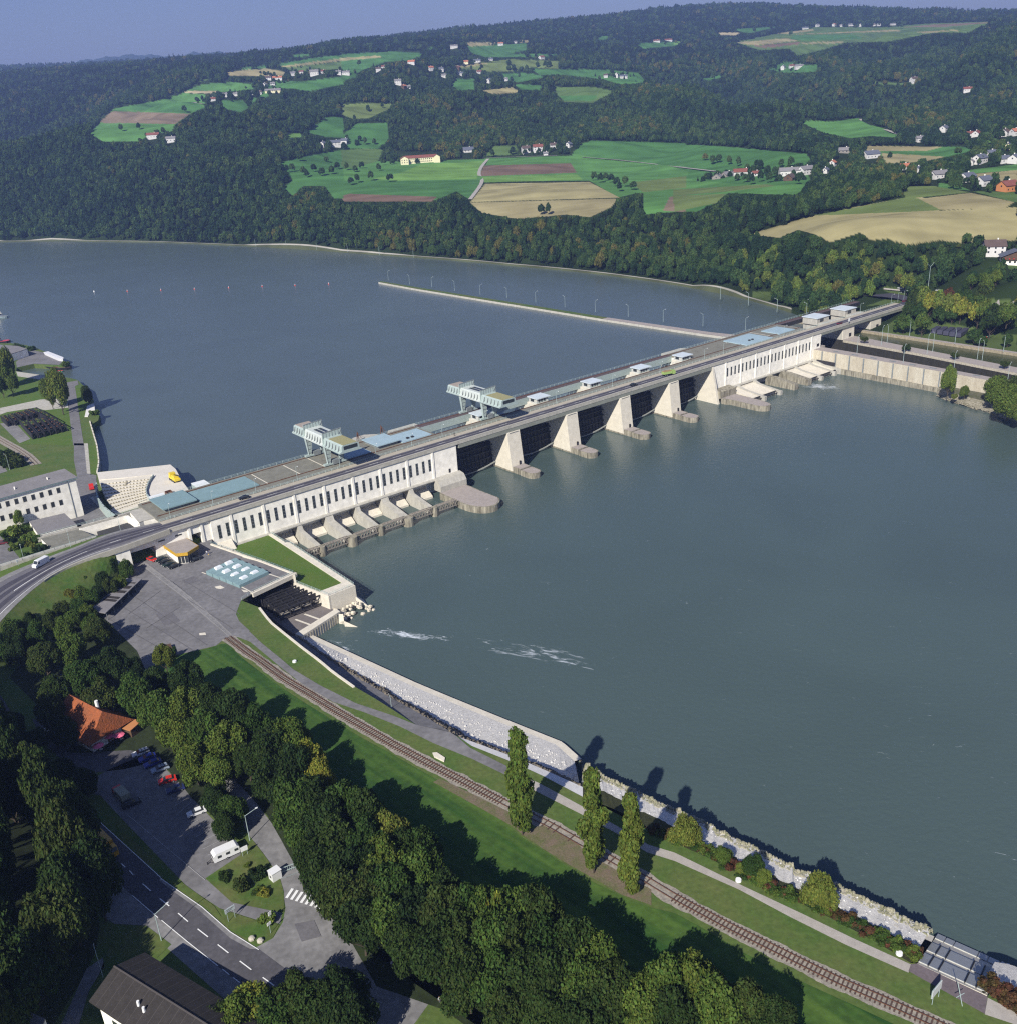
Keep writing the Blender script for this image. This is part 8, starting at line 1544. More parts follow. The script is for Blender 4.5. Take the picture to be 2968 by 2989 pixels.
for i, (x, y) in enumerate([(1412, 1138), (1460, 1150)]): p = P(*A2(x, y), G); t = MB().ball((p[0], p[1], p[2]+.3), .75, 8, 5, .7).build('boulder', mat('boulder_rock', (.45, .42, .34), .9, .2, 2)); tag(t, 'pale boulder on the grass corner, '+('left' if i == 0 else 'right')+' of the two', 'boulder')
for fn, x, y, lab in ((A5, 357, 714, 'white round stone disc beside the path, nearest to the poplars'), (A5, 1258, 1124, 'white round stone disc near the landing platform'), (A3, 308, 830, 'white flat stone on the grass slope above the ramp')):
    p = P(*fn(x, y), G); t = MB().bar((p[0], p[1], p[2]), (p[0], p[1], p[2]+.5), .65, .6, 10).build('marker_stone', WPAINT); tag(t, lab, 'marker stone')
p = PP(A3, [(1080, 1337), (1105, 1335), (1150, 1365), (1145, 1385), (1090, 1358)], G+.4); t = MB().prism([(q[0], q[1], G) for q in p], [tuple(q) for q in p]).build('concrete_block', CONC_L); tag(t, 'flat pale concrete slab lying in the grass beside the railway track', 'slab')
# planter on the yard
p = PP(A1, [(918, 735), (955, 725), (978, 785), (925, 790)], G+1.2); t = thing('planter', 'brown planter box with a shrub at the edge of the yard', 'planter', (*p[0][:2], G)); MB().prism([(q[0], q[1], G) for q in p], [tuple(q) for q in p]).build('box', WOOD, t)
# ================================================================ people
def person(p, rz, top, legs, label, h=1.72, lean=0, cycle=False):
    t = thing('person', label, 'person', p, rz); k = h/1.72
    prof = [(0, .0, .0)]
    body = MB(); seg = 8
    def tube(pts, m_=body):
        ring = []
        for (x, y, z, r1, r2) in pts: ring.append([(x+r1*math.cos(2*math.pi*i/seg), y+r2*math.sin(2*math.pi*i/seg), z) for i in range(seg)])
        base = len(m_.v); 
        for r in ring: m_.v += r
        for j in range(len(ring)-1):
            for i in range(seg): m_.f.append((base+j*seg+i, base+j*seg+(i+1) % seg, base+(j+1)*seg+(i+1) % seg, base+(j+1)*seg+i))
        m_.f.append(tuple(base+i for i in range(seg-1, -1, -1))); m_.f.append(tuple(base+(len(ring)-1)*seg+i for i in range(seg)))
    sk_ = mat('skin', (.42, .25, .17), .6)
    tube([(0, 0, 1.40, .06, .06), (0, 0, 1.48, .055, .055), (0, .01, 1.53, .08, .085), (0, .01, 1.62, .085, .10), (0, 0, 1.70, .06, .07), (0, 0, 1.73, .02, .02)])
    for s_ in (-1, 1): tube([(s_*.24, .02, .78, .03, .03), (s_*.25, .01, .86, .035, .04), (s_*.25, 0, 1.1, .035, .04)])
    o = body.build('body', sk_, t, local=True)
    m2 = MB(); tube([(0, 0, .86, .16, .11), (0, 0, 1.05, .15, .10), (0, 0, 1.3, .21, .12), (0, 0, 1.42, .12, .08), (0, 0, 1.46, .06, .06)], m2)
    for s_ in (-1, 1): tube([(s_*.25, 0, 1.0, .045, .05), (s_*.24, 0, 1.2, .055, .06), (s_*.20, 0, 1.38, .06, .07)], m2)
    m2.build('shirt', top, t, local=True); m3 = MB()
    for s_ in (-1, 1): tube([(s_*.09, .05*s_, 0, .05, .11), (s_*.09, .04*s_, .08, .05, .06), (s_*.09, .02*s_, .45, .06, .07), (s_*.08, 0, .88, .09, .10)], m3)
    m3.build('trousers', legs, t, local=True); m4 = MB(); tube([(0, -.02, 1.60, .095, .11), (0, -.02, 1.70, .08, .09), (0, 0, 1.75, .03, .03)], m4); m4.build('hair', WOOD, t, local=True)
    for c in [o for o in COL.objects if o.parent == t]: c.scale = (k, k, k)
    return t
cl = lambda n, c: mat('cloth_'+n, c, .9)
person(on_yard(*A1(1160, 228)), .3, cl('white', (.6, .6, .6)), cl('blue', (.05, .07, .2)), 'person in a white shirt on the yard right of the pavilion, left of three'); person(on_yard(*A1(1172, 226)), 1.8, cl('blue', (.05, .07, .2)), cl('grey', (.2, .2, .2)), 'person in dark blue standing in the middle of three on the yard'); person(on_yard(*A1(1170, 238)), 2.8, cl('yellow', (.6, .4, .1)), cl('grey', (.2, .2, .2)), 'small person in yellow in front of the two adults on the yard', 1.2)
s_ = dam_sw(P(*C5(1180, 420), 22.5))[0]; person(W(s_, -7, 22.57), .5, cl('black', (.02, .02, .02)), cl('black', (.02, .02, .02)), 'person in dark clothes walking on the bridge footway near the second crane')
s_ = dam_sw(P(*C5(688, 565), 22.5))[0]; person(W(s_, -7, 22.57), .5, cl('blue', (.05, .07, .2)), cl('grey', (.2, .2, .2)), 'person in blue on the bridge footway in the shadow of the nearer crane')
for x, y, lab in ((470, 1195, 'person in pale clothes on the tree lined footpath, upper one of the pair'), (738, 1398, 'person in a white top on the tree lined footpath, lower one')): person(P(*A4(x, y), G), .6, cl('white', (.6, .6, .6)), cl('grey', (.2, .2, .2)), lab)
# ================================================================ foreground buildings
rz = math.atan2(*(P(*A2(1090, 1570), 20)-P(*A2(640, 1288), 20))[[1, 0]]); r0 = P(*A2(638, 1288), 20.2); ed = np.array([math.cos(rz), math.sin(rz)]); en_ = np.array([-ed[1], ed[0]])
ea = P(*A2(485, 1475), 17.6); eb_ = P(*A2(800, 1203), 17.6); dn_ = abs((ea-r0)[:2]@en_); df_ = abs((eb_-r0)[:2]@en_); LL = 44
t = thing('hall', 'large dark brown ribbed gabled roof hall at the bottom left beside the main road', 'building', (*r0[:2], G), rz)
L0 = 0; y1, y2 = -dn_, df_
MB().prism([(1, y1+1, -1), (LL, y1+1, -1), (LL, y2-1, -1), (1, y2-1, -1)], [(1, y1+1, 6.2), (LL, y1+1, 6.2), (LL, y2-1, 6.2), (1, y2-1, 6.2)]).build('wall', WHITE, t, local=True)
mb = MB(); mb.add([(.98, y1+1, 6.2), (.98, y2-1, 6.2), (.98, 0, 8.9)], [(0, 1, 2)]); mb.build('gable_wall', WHITE, t, local=True)
mb = MB()
for yy in (y1, y2): mb.prism([(0, 0, 8.95), (LL, 0, 8.95), (LL, yy, 6.3), (0, yy, 6.3)], [(0, 0, 9.2), (LL, 0, 9.2), (LL, yy, 6.6), (0, yy, 6.6)])
rf_ = mb.build('roof', ROOF_DK, t, local=True); mb = MB()
for yy in (y1, y2):
    for i in range(1, 22): x = i*2; mb.bar((x, 0, 9.22), (x, yy, 6.62), .045)
mb.bar((0, 0, 9.26), (LL, 0, 9.26), .14); mb.build('roof_ribs', mat('rib_brown', (.085, .075, .07), .8), rf_, local=True)
for x, y in ((10, .45), (11.8, .5)): yy = y1*y; z = 9.2-2.6*y; MB().bar((x, yy, z-.2), (x, yy, z+1.0), .3, .25, 8).build('roof_vent', WPAINT, rf_, local=True)
for x in np.arange(4, LL-2, 4.5): MB().box(x, x+2, y1+.95, y1+1.02, 1.5, 3.2).build('window', GLASS, t, local=True)
MB().box(.9, 1.0, -3, -1, 0, 2.4).build('door', WOOD, t, local=True)
block('garage', 'flat pale grey roofed garage at the bottom left corner', 'garage', A2, [(15, 1590), (105, 1518), (252, 1580), (215, 1680), (60, 1700)], G, 15, WHITE, ROOF_G)
# inn with terracotta roof
c = P(*A1(500, 1120), G+6); t = thing('inn', 'inn with steep terracotta tiled roof half hidden by trees beside the parasols', 'inn', (*c[:2], G), -.62)
MB().box(-9, 8, -5.5, 5.5, -.5, 3.6).build('wall', WHITE, t, local=True); MB().box(-9.2, -2.5, -8.5, -5.5, -.5, 3.2).build('wall', WHITE, t, local=True)
mb = MB()
for sg_ in (-1, 1): mb.prism([(-8, 0, 9.3), (7, 0, 8.9), (9.2, sg_*6.8, 3.0), (-10.2, sg_*6.8, 3.0)], [(-8, 0, 9.6), (7, 0, 9.2), (9.2, sg_*6.8, 3.3), (-10.2, sg_*6.8, 3.3)])
for a_ in ((-10.2, -8), (9.2, 7)): mb.add([(a_[0], -6.8, 3.3), (a_[0], 6.8, 3.3), (a_[1], 0, 9.5 if a_[0] < 0 else 9.1)], [(0, 1, 2)])
rf_ = mb.build('roof', ROOF_T, t, local=True); mb = MB(); mb.prism([(1.5, -5.6, 3.6), (4.5, -5.6, 3.6), (4.5, -2, 6.6), (1.5, -2, 6.6)], [(1.5, -5.6, 5.4), (4.5, -5.6, 5.4), (4.5, -2, 6.7), (1.5, -2, 6.7)]); mb.build('dormer', ROOF_T, rf_, local=True); MB().bar((2.5, 1.4, 7.2), (2.5, 1.4, 10.2), .5, .45, 8).build('chimney', WPAINT, rf_, local=True)
for x in (-6, -3, 0, 3, 6): MB().box(x-.5, x+.5, -5.56, -5.45, 1, 2.3).build('window', GLASS, t, local=True)
MB().box(8, 8.1, -1, 1, 0, 2.3).build('door', WOOD, t, local=True)
p = P(*A1(735, 1225), G); t = thing('wooden_shed', 'small orange brown wooden kiosk between inn and trees', 'shed', p, -.5); MB().box(-2.2, 2.2, -1.6, 1.6, 0, 2.4).build('wall', WOOD, t, local=True); MB().prism([(-2.5, -2, 2.4), (2.5, -2, 2.4), (2.5, 2, 2.9), (-2.5, 2, 2.9)], [(-2.5, -2, 2.6), (2.5, -2, 2.6), (2.5, 2, 3.1), (-2.5, 2, 3.1)]).build('roof', mat('tan_roof', (.42, .18, .07), .8), t, local=True)
pk_ = mat('pink_cloth', (.75, .16, .26), .8); blp = mat('blue_cloth', (.25, .33, .75), .8)
for i, (x, y, m_, lab) in enumerate([(655, 1205, pk_, 'pink parasol closest to the inn wall'), (620, 1280, pk_, 'pink parasol left of the lower pair on the inn terrace'), (675, 1275, pk_, 'pink parasol right of the lower pair on the inn terrace'), (560, 1335, pk_, 'pink parasol in the shade at the bottom of the inn terrace'), (378, 1245, blp, 'pale blue parasol left of the inn'), (530, 1290, WPAINT, 'white parasol in the shade in front of the inn')]):
    p = P(*A1(x, y), G); t = thing('parasol', lab, 'parasol', p, 0, 'parasols on the inn terrace'); MB().bar((0, 0, 0), (0, 0, 2.5), .04).build('pole', GREYST, t, local=True); MB().bar((0, 0, 2.1), (0, 0, 2.6), 1.5, .05, 8).build('canopy', m_, t, local=True)
    tt = thing('cafe_table', 'round table under the '+lab.replace(' of the inn terrace', '').replace(' on the inn terrace', '').replace(' in front of the inn', ''), 'table', p+np.array([.3, .3, 0]), 0, 'tables on the inn terrace'); MB().bar((0, 0, .7), (0, 0, .75), .5, .5, 10).build('tabletop', WPAINT, tt, local=True); MB().bar((0, 0, 0), (0, 0, .7), .05).build('leg', STEEL, tt, local=True)
# tarpaulined boats beside the lock, buoys, kayaks
for i in range(5):
    a = P(*C7(1215+i*52, 552+i*8), 13.2); b = P(*C7(1340+i*52, 462+i*7), 13.2); d = (b-a)[:2]; L = np.linalg.norm(d)
    t = thing('covered_boat', ['dark covered boat hull at the left end of the row beside the lock lawn', 'dark covered boat hull second in the row beside the lock lawn', 'dark covered boat hull in the middle of the row beside the lock lawn', 'dark covered boat hull fourth in the row beside the lock lawn', 'dark covered boat hull at the right end of the row beside the lock lawn'][i], 'boat', (*((a+b)/2)[:2], 13.1), math.atan2(d[1], d[0]), 'dark covered boats in a row')
    pr_ = [(-L/2, 0), (-L/2, 2.6), (-L*.2, 2.2), (L*.2, 2.2), (L*.5, 3.0), (L*.42, 0)]; MB().prism([(x, -1.6, z) for x, z in pr_], [(x, 1.6, z) for x, z in pr_]).build('cover', mat('tarpaulin', (.055, .055, .085), .7, .2, .6), t, local=True)
    MB().box(-L*.4, L*.4, -1.2, 1.2, -.6, 0).build('cradle', STEEL, t, local=True)
for i, (x, y, m_) in enumerate([(1650, 588, pr), (1672, 582, mat('green_hull', (.1, .4, .15)))]): p = P(*C7(x, y), 13.3); t = thing('kayak', ('red' if i == 0 else 'green')+' kayak lying on the grass right of the covered boats', 'kayak', p, .5); MB().ball((0, 0, .3), 1, 10, 6).build('hull', m_, t, local=True).scale = (3, .5, .4)
for i, x in enumerate([275, 372, 470, 568, 668, 766, 862, 960]):
    p = P(x, [851, 850, 847, 844, 840, 836, 833, 829][i], 11); t = thing('buoy', ('white' if i == 0 else 'red')+' buoy in the row across the upstream water, number %d from the left' % (i+1), 'buoy', p, 0, 'buoys across the upstream water'); MB().bar((0, 0, -.3), (0, 0, .7), .8, .6, 8).build('float', WPAINT if i == 0 else mat('buoy_red', (.5, .06, .05), .5), t, local=True); MB().bar((0, 0, .7), (0, 0, 1.8), .25, .1, 6).build('top_mark', WPAINT, t, local=True)
mb = MB()
for i in range(70):
    x = random.uniform(0, 1); p = P(*C7(1245+640*x, 1085+200*x-random.uniform(0, 20)), 1.0); mb.ball(p, random.uniform(.4, .9), 5, 3, .6)
o = mb.build('shore_rocks', STONE_G); o['kind'] = 'stuff'; o['label'] = 'rocks along the island shore below the lock wall'; o['category'] = 'rocks'
# rocks of the riprap banks
def rocks(name, label, Lo, Hi, n, r0, r1, m, f0=0, f1=1):
    mb = MB(); Lo = np.asarray(Lo); Hi = np.asarray(Hi); k = len(Lo)
    for i in range(n):
        u = random.uniform(0, k-1.001); j = int(u); fr = u-j; a = Lo[j]*(1-fr)+Lo[j+1]*fr; b = Hi[j]*(1-fr)+Hi[j+1]*fr; g = random.uniform(f0, f1); p = a*(1-g)+b*g; r = random.uniform(r0, r1)
        q = [(p[0]+r*random.uniform(.6, 1.1)*math.cos(t), p[1]+r*random.uniform(.6, 1.1)*math.sin(t)) for t in (0.3, 1.5, 2.7, 3.9, 5.2)]; h = r*random.uniform(.3, .8)
        mb.prism([(x, y, p[2]-.5) for x, y in q], [(p[0]+(x-p[0])*.7, p[1]+(y-p[1])*.7, p[2]+h) for x, y in q])
    o = mb.build(name, m); o['kind'] = 'stuff'; o['label'] = label; o['category'] = 'rocks'; return o
RK = mat('pale_rocks', (.74, .72, .68), .95, .2, .8, col2=(.55, .52, .47)); RKD = mat('dark_rocks', (.26, .22, .16), .95, .35, .8, col2=(.07, .06, .045))
rocks('bank_rocks', 'pale broken rocks along the concrete ledge', ledge_i, midj, 520, .15, .38, RK, .3, 1); rocks('dark_bank_rocks', 'dark brown rocks between the pale bank and the ramp', midj, rr, 1300, .3, .65, RKD); rocks('shore_rubble', 'weedy rubble along the water edge of the lower bank', wlj, r2, 1700, .2, .48, mat('weedy_rock', (.40, .37, .28), .95, .35, .8, col2=(.16, .17, .08)), .4, 1.1)
rocks('weedy_bank_rocks', 'brownish weedy rocks on the outer edge of the pale lower bank', r2, r3, 1100, .2, .45, MAT['weedy_rock'], -.02, .34); rocks('pale_bank_rocks', 'bright rocks of the lower river bank', r2, r3, 160, .12, .3, mat('bright_rocks', (.70, .69, .66), .95, .2, .8)); rocks('shore_rubble', 'rubble beyond the landing platform', wl3, m4, 180, .3, .7, RK)
# ================================================================ near trees
POP = [crown_mesh('crown', 50+i, 9000, .075, 'poplar', LEAF_P) for i in range(3)]
BIG = [crown_mesh('crown', 60+i, 11000, .042, 'broad') for i in range(5)]
CLUMP = [crown_mesh('crown', 70+i, 1400, .10, 'clump') for i in range(3)]
HEDGE = crown_mesh('crown', 81, 1500, .10, 'clump', LEAF_RED)
def tree_at(px, py, h, rad, label, z=G, group=None, m_=None, meshes=None, name='tree', cat='tree', frac=.55, foot=.10):
    p = P(px, py, z+h*frac); return put_tree(p[0], p[1], z-.1, rad, h, (meshes or BIG)[random.randrange(len(meshes or BIG))], name, label, group, foot, m_, cat)
# three poplars: base column/row, height
for (x, y, h, lab) in ((1524, 2438, 31, 'tall slender poplar with grassy foot, leftmost of the three by the track'), (1732, 2550, 27, 'slender poplar in the middle of the three by the track'), (1838, 2607, 27, 'slender poplar nearest to the river path, rightmost of the three')):
    p = P(x, y, G); hs = [(abs(project((p[0], p[1], G+k))[1]-{1524: 2128, 1732: 2255, 1838: 2315}[x]), k) for k in np.arange(15, 40, .5)]; h = min(hs)[1]
    put_tree(p[0], p[1], G, h*.155, h, POP[{1524: 0, 1732: 1, 1838: 2}[x]], 'poplar_tree', lab, 'poplars by the railway track', .06)
BELT = [ # column, row, height, radius, look
 (60, 1860, 11, 5, 'd'), (140, 1930, 12, 5.5, 'd'), (225, 1900, 12, 5.5, 'n'), (300, 1850, 11, 5, 'd'), (330, 1950, 13, 6, 'd'), (250, 1990, 13, 6, 'n'), (170, 2030, 12, 5.5, 'd'), (310, 2050, 14, 6.2, 'd'), (410, 2040, 14, 6.4, 'n'), (395, 1960, 9, 4.5, 'd'), (470, 2000, 11, 5, 'd'), (560, 1990, 13, 5.6, 'd'),
 (480, 2085, 14, 6.4, 'n'), (555, 2075, 14, 6, 'b'), (620, 2060, 13, 5.5, 'd'), (530, 2160, 13, 6, 'b'), (610, 2150, 14, 6, 'n'), (690, 2095, 15, 6.5, 'd'), (680, 2180, 14, 6.2, 'b'), (760, 2130, 14, 6, 'n'), (580, 2235, 12, 5.4, 'n'), (650, 2260, 11, 5, 'b'), (735, 2230, 11, 4.6, 'd'),
 (800, 2200, 15, 6.4, 'd'), (860, 2170, 15, 6.2, 'n'), (915, 2230, 13, 5.2, 'y'), (950, 2290, 12, 4.6, 'y'), (870, 2260, 14, 6, 'd'), (810, 2290, 14, 6, 'd'), (870, 2350, 15, 6.2, 'n'), (930, 2350, 14, 6, 'd'), (640, 2340, 9, 4, 'd'), (690, 2375, 9, 4.2, 'n'), (670, 2420, 8, 3.6, 'd'),
 (960, 2420, 15, 6.5, 'd'), (1020, 2370, 15, 6.3, 'n'), (1085, 2400, 15, 6.3, 'd'), (1000, 2480, 15, 6.6, 'd'), (1080, 2475, 15, 6.3, 'n'), (1150, 2455, 14, 5.6, 'l'), (985, 2560, 15, 6.6, 'd'), (1060, 2560, 15, 6.5, 'd'), (1135, 2540, 15, 6.3, 'n'), (1210, 2500, 14, 6, 'd'), (1240, 2495, 13, 5.4, 'n'), (1250, 2575, 15, 6.2, 'n'),
 (1010, 2630, 14, 6.2, 'd'), (1085, 2640, 15, 6.4, 'd'), (1165, 2620, 15, 6.5, 'n'), (1320, 2635, 14, 5.6, 'd'), (1070, 2715, 14, 6, 'd'), (1145, 2715, 14, 6, 'n'), (1220, 2690, 15, 6.4, 'd'), (1300, 2700, 16, 6.4, 'd'), (1380, 2690, 15, 6, 'n'), (1425, 2685, 15, 6, 'g'), (1500, 2700, 16, 6.5, 'n'), (1580, 2700, 16, 6.2, 'd'),
 (1200, 2780, 13, 5.6, 'd'), (1290, 2790, 15, 6.4, 'd'), (1370, 2790, 15, 6.4, 'd'), (1450, 2780, 16, 6.6, 'n'), (1530, 2780, 16, 6.5, 'd'), (1610, 2790, 16, 6.5, 'n'), (1680, 2800, 16, 6.5, 'd'), (1750, 2830, 16, 6.2, 'n'), (1380, 2880, 14, 6, 'd'), (1460, 2880, 15, 6.4, 'n'), (1540, 2880, 15, 6.4, 'd'), (1620, 2890, 15, 6.4, 'd'), (1700, 2900, 15, 6.4, 'n'), (1790, 2920, 15, 6.4, 'd'), (1880, 2950, 14, 6, 'y2'), (1960, 2900, 15, 6.3, 'n'), (2040, 2900, 15, 6.3, 'b'), (2090, 2960, 15, 6.3, 'n'), (2180, 2960, 13, 5.5, 'd'), (2270, 3000, 12, 5, 'd'), (1980, 2980, 14, 6, 'd'), (1600, 2975, 13, 6, 'd'), (1480, 2970, 12, 5.5, 'd'), (1720, 2985, 14, 6, 'd'),
 (1110, 2620, 14, 5.8, 'd'), (1350, 2740, 15, 6, 'd'), (900, 2440, 12, 5, 'n'), (925, 2520, 12, 5, 'd'),
]
LOOK = {'d': LEAF_DK, 'n': None, 'b': LEAF_P, 'y': LEAF_Y, 'l': LEAF_L, 'g': None, 'y2': None}
nm = {'d': 'dark green leafy tree in the dense belt along the meadow', 'n': 'mid green leafy tree in the dense belt along the meadow', 'b': 'paler olive leafy tree in the dense belt along the meadow'}
for x, y, h, r, k in BELT:
    lab = nm.get(k); grp = {'d': 'dark trees of the belt', 'n': 'mid green trees of the belt', 'b': 'olive trees of the belt'}.get(k)
    if k == 'y': lab = 'yellow autumn tree in the belt beside the meadow, '+('upper' if y < 2260 else 'lower')+' one'
    if k == 'l': lab = 'bright light green small tree poking out of the dark belt'
    if k == 'g': lab = 'tall tree with yellow green top near the lower end of the belt'
    if k == 'y2': lab = 'tree with yellowing leaves at the very bottom edge of the belt'
    if grp: zn = ('below the curved ramp' if x < 450 else 'behind inn and car park' if x < 800 else 'beside the grey drive' if x < 1200 else 'above the footpath at the bottom'); lab = lab.replace('along the meadow', zn); grp += ', '+zn
    tree_at(x-12, y, h*.87, r*1.0, lab, group=grp, m_=LOOK[k])
tree_at(1440, 2650, 16, 1.6, 'small yellow crown top above the dark lower belt', m_=LEAF_Y, meshes=CLUMP, frac=.8)
# shrubs on the slope below the ramp
for i, (x, y, h, r) in enumerate([(270, 1665, 7, 3.4), (320, 1660, 8, 3.6), (370, 1665, 7, 3.4), (300, 1700, 7, 3.4), (350, 1705, 6, 3.2), (250, 1710, 6, 3), (290, 1735, 6, 3.2), (160, 1740, 6, 3.2), (205, 1745, 6, 3), (180, 1785, 7, 3.6), (230, 1780, 7, 3.6), (120, 1780, 6, 3), (90, 1820, 7, 3.4), (60, 1790, 5, 2.6), (30, 1850, 8, 3.6), (290, 1640, 7, 3.4), (345, 1645, 8, 3.8), (245, 1680, 7, 3.4), (320, 1720, 7, 3.4), (270, 1750, 7, 3.4), (240, 1745, 7, 3.2), (175, 1720, 6, 3.2), (255, 1790, 6, 3.4), (215, 1815, 7, 3.6), (150, 1815, 7, 3.4), (270, 1830, 8, 3.8), (110, 1860, 9, 4), (50, 1900, 10, 4.5), (5, 1900, 10, 4.5), (190, 1850, 9, 4)]):
    tree_at(x, y, h, r, 'dense dark shrub on the slope between curved ramp and open shed', group='shrubs below the ramp', name='shrub', cat='shrub', m_=None if i % 3 else LEAF_DK, foot=.02)
for i, (x, y) in enumerate([(135, 1795), (200, 1800)]): tree_at(x, y, 4, 3, 'pale flowering bush above the car park trees, '+('left' if i == 0 else 'right')+' one', name='shrub', cat='shrub', m_=LEAF_L, meshes=CLUMP, foot=0)
tree_at(480, 1925, 9, 3.6, 'round green tree at the corner of the yard beside the planter'); tree_at(500, 1905, 4, 1.5, 'small shrub growing in the brown planter', name='shrub', cat='shrub', meshes=CLUMP, foot=0)
for i, (x, y, r) in enumerate([(1265, 775, 2.0), (1360, 825, 2.8), (1440, 760, 2.6), (1380, 715, 1.2), (1450, 860, 1.4), (1480, 870, 1.8), (1490, 1025, 2.4), (1420, 870, 1.2)]):
    q = A2(x, y); tree_at(q[0], q[1], r*.95, r*.8, ['round reddish bush at the left of the green island', 'largest dark bush in the middle of the green island', 'large dark bush at the top of the green island', 'tiny bush beside the white noticeboard', 'small bush left of the yellow one on the green island', 'yellow green bush at the lower end of the green island', 'green bush beside the traffic signs at the island tip', 'small dark bush below the largest one on the green island'][i], name='shrub', cat='shrub', m_=[LEAF_DK, LEAF_DK, LEAF_DK, None, None, LEAF_Y, LEAF_L, LEAF_DK][i], meshes=CLUMP, foot=0)
# bushes along river bank
for i, (x, y, h, r, m_) in enumerate([(2000, 2430, 7.5, 4.0, LEAF_L), (2110, 2500, 4, 2.4, None), (2200, 2530, 5, 3, None), (2230, 2565, 4, 2, LEAF_L), (2160, 2540, 3, 1.4, LEAF_L), (2390, 2610, 8.5, 4, LEAF_L)]):
    tree_at(x, y, h, r, ['yellow green bush tree on the river bank right of the poplars', 'dark shrub on the bank right of the yellow bush', 'bushy green shrub at the middle of the river bank', 'light green shrub low on the middle of the bank', 'small light shrub on the bank edge', 'bright green bush tree alone on the lower river bank'][i], name='shrub', cat='shrub', m_=m_, z=9.5, foot=.03)
tb = resample([P(*p, 9.6) for p in [(1900, 2440), (2030, 2485), (2150, 2555), (2290, 2625), (2420, 2680), (2530, 2730), (2640, 2790), (2670, 2805)]], 44)
for i in range(44):
    o = put_tree(tb[i, 0]+random.uniform(-.8, .8), tb[i, 1]+random.uniform(-.8, .8), 9.4, random.uniform(1.6, 2.4), random.uniform(1.8, 2.8), CLUMP[1] if i % 3 else HEDGE, 'shrub', 'low green and reddish scrub bush in the row between path and river bank', 'scrub row on the river bank', 0, None, 'shrub', False)
for i in range(8):
    p = P(2890+i*14, 2885+i*10, 10.5); put_tree(p[0], p[1], 10.4, 2.2, 2.4, HEDGE, 'shrub', 'low scrub bush in the row right of the landing platform', 'scrub row beyond the platform', 0, None, 'shrub', False)
# dark wooded hillside at the left edge and trees outside the frame that throw the shade
k = 0
for r_ in range(0, 8):
    row = HILL[r_]
    for i in range(0, 24) if r_ < 3 else range(r_ % 2, 24, 2):
        p = row[i]+np.array([random.uniform(-3, 3)-2, random.uniform(-3, 3), 0]); x, y = project((p[0], p[1], p[2]+14)); k += 1
        if x < -260 or y > 3500: continue
        put_tree(p[0], p[1], p[2]-.5, random.uniform(5.5, 7.5), random.uniform(18, 24), BIG[k % 5], 'tree', 'tall dark tree '+('at the foot of the left slope beside the main road' if r_ < 2 else 'in the middle of the left slope' if r_ < 4 else 'high up the left slope at the frame edge'), 'tall trees on the left slope, '+('foot' if r_ < 2 else 'middle' if r_ < 4 else 'top'), .10, LEAF_DK)  # dark leaf colour carries the shade that lies over this slope
for i, (x, y, h, r) in enumerate([(20, 2180, 12, 6), (60, 2250, 14, 6.5), (-30, 2260, 16, 7), (100, 2320, 12, 5.5), (20, 2330, 18, 7), (150, 2090, 12, 5), (185, 2140, 9, 4)]): tree_at(x, y, h, r, 'dark tree beside the shaded road at the upper left of the wooded slope', group='dark roadside trees', m_=LEAF_DK)
for i, (x, y, h, r, m_) in enumerate([(745, 2945, 9, 5, LEAF_Y), (700, 2985, 9, 5, None), (800, 2965, 9, 5, None), (870, 2925, 10, 5.5, LEAF_DK), (930, 2960, 11, 6, LEAF_DK), (1000, 2915, 11, 5.5, LEAF_DK), (1020, 2990, 12, 6, LEAF_DK), (640, 2995, 8, 4, LEAF_DK)]):
    tree_at(x, y, h, r, ['tree with orange yellow leaves at the bottom edge', 'green tree at the bottom edge under the orange one', 'green tree right of the orange leaved one', 'dark tree above the shaded end of the main road', 'dark tree by the bottom edge right of the road', 'dark tree between gravel and footpath at the bottom', 'dark tree at the bottom edge beside the footpath', 'small dark tree in front of the brown hall roof'][i], m_=m_)
for i, (x, y) in enumerate([(40, 2120), (110, 2170), (200, 2150), (180, 2260), (250, 2290)]): tree_at(x, y, 7, 4, 'dark garden tree between main road and inn', group='garden trees at the inn', m_=LEAF_DK)
# garden and trees on the upper left bank
for i, (x, y, r) in enumerate([(40, 825, 2.2), (100, 775, 2.0), (150, 800, 3.4), (205, 780, 2.6), (90, 870, 2.2), (240, 860, 2.6), (320, 868, 2.4), (190, 915, 2.0), (130, 935, 2.2), (250, 900, 2), (380, 965, 2.6), (310, 935, 1.4), (230, 1010, 1.6), (350, 970, 2.2)]):
    q = C8(x, y); tree_at(q[0], q[1], r*1.35, r, 'clipped round garden shrub on the lawn between annex and ramp', z=18, group='garden shrubs by the annex', name='shrub', cat='shrub', m_=[None, LEAF_DK, LEAF_L][i % 3], meshes=CLUMP, foot=0)
q = C8(175, 690); tree_at(q[0], q[1], 6, 2.6, 'small thin pale tree in front of the large white building', z=18, m_=LEAF_L)
for (x, y, h, r, lab) in [(650, 940, 24, 7.5, 'large poplar like tree with light leaves beside the pale path on the left bank'), (550, 940, 18, 5.5, 'smaller leafy tree left of the large one on the left bank'), (40, 660, 24, 9, 'large yellowish green tree at the far left by the harbour'), (110, 830, 16, 6, 'green tree in front of the large yellowish one at the far left'), (10, 870, 14, 5, 'dark tree at the far left frame edge'), (965, 960, 9, 3.6, 'dense dark bush on the shore behind the boat landing'), (990, 1010, 7, 3, 'lower dark bush beside the boat landing')]:
    q = C12(x, y); tree_at(q[0], q[1], h, r, lab, z=U, m_=LEAF_P if h > 15 else LEAF_DK)
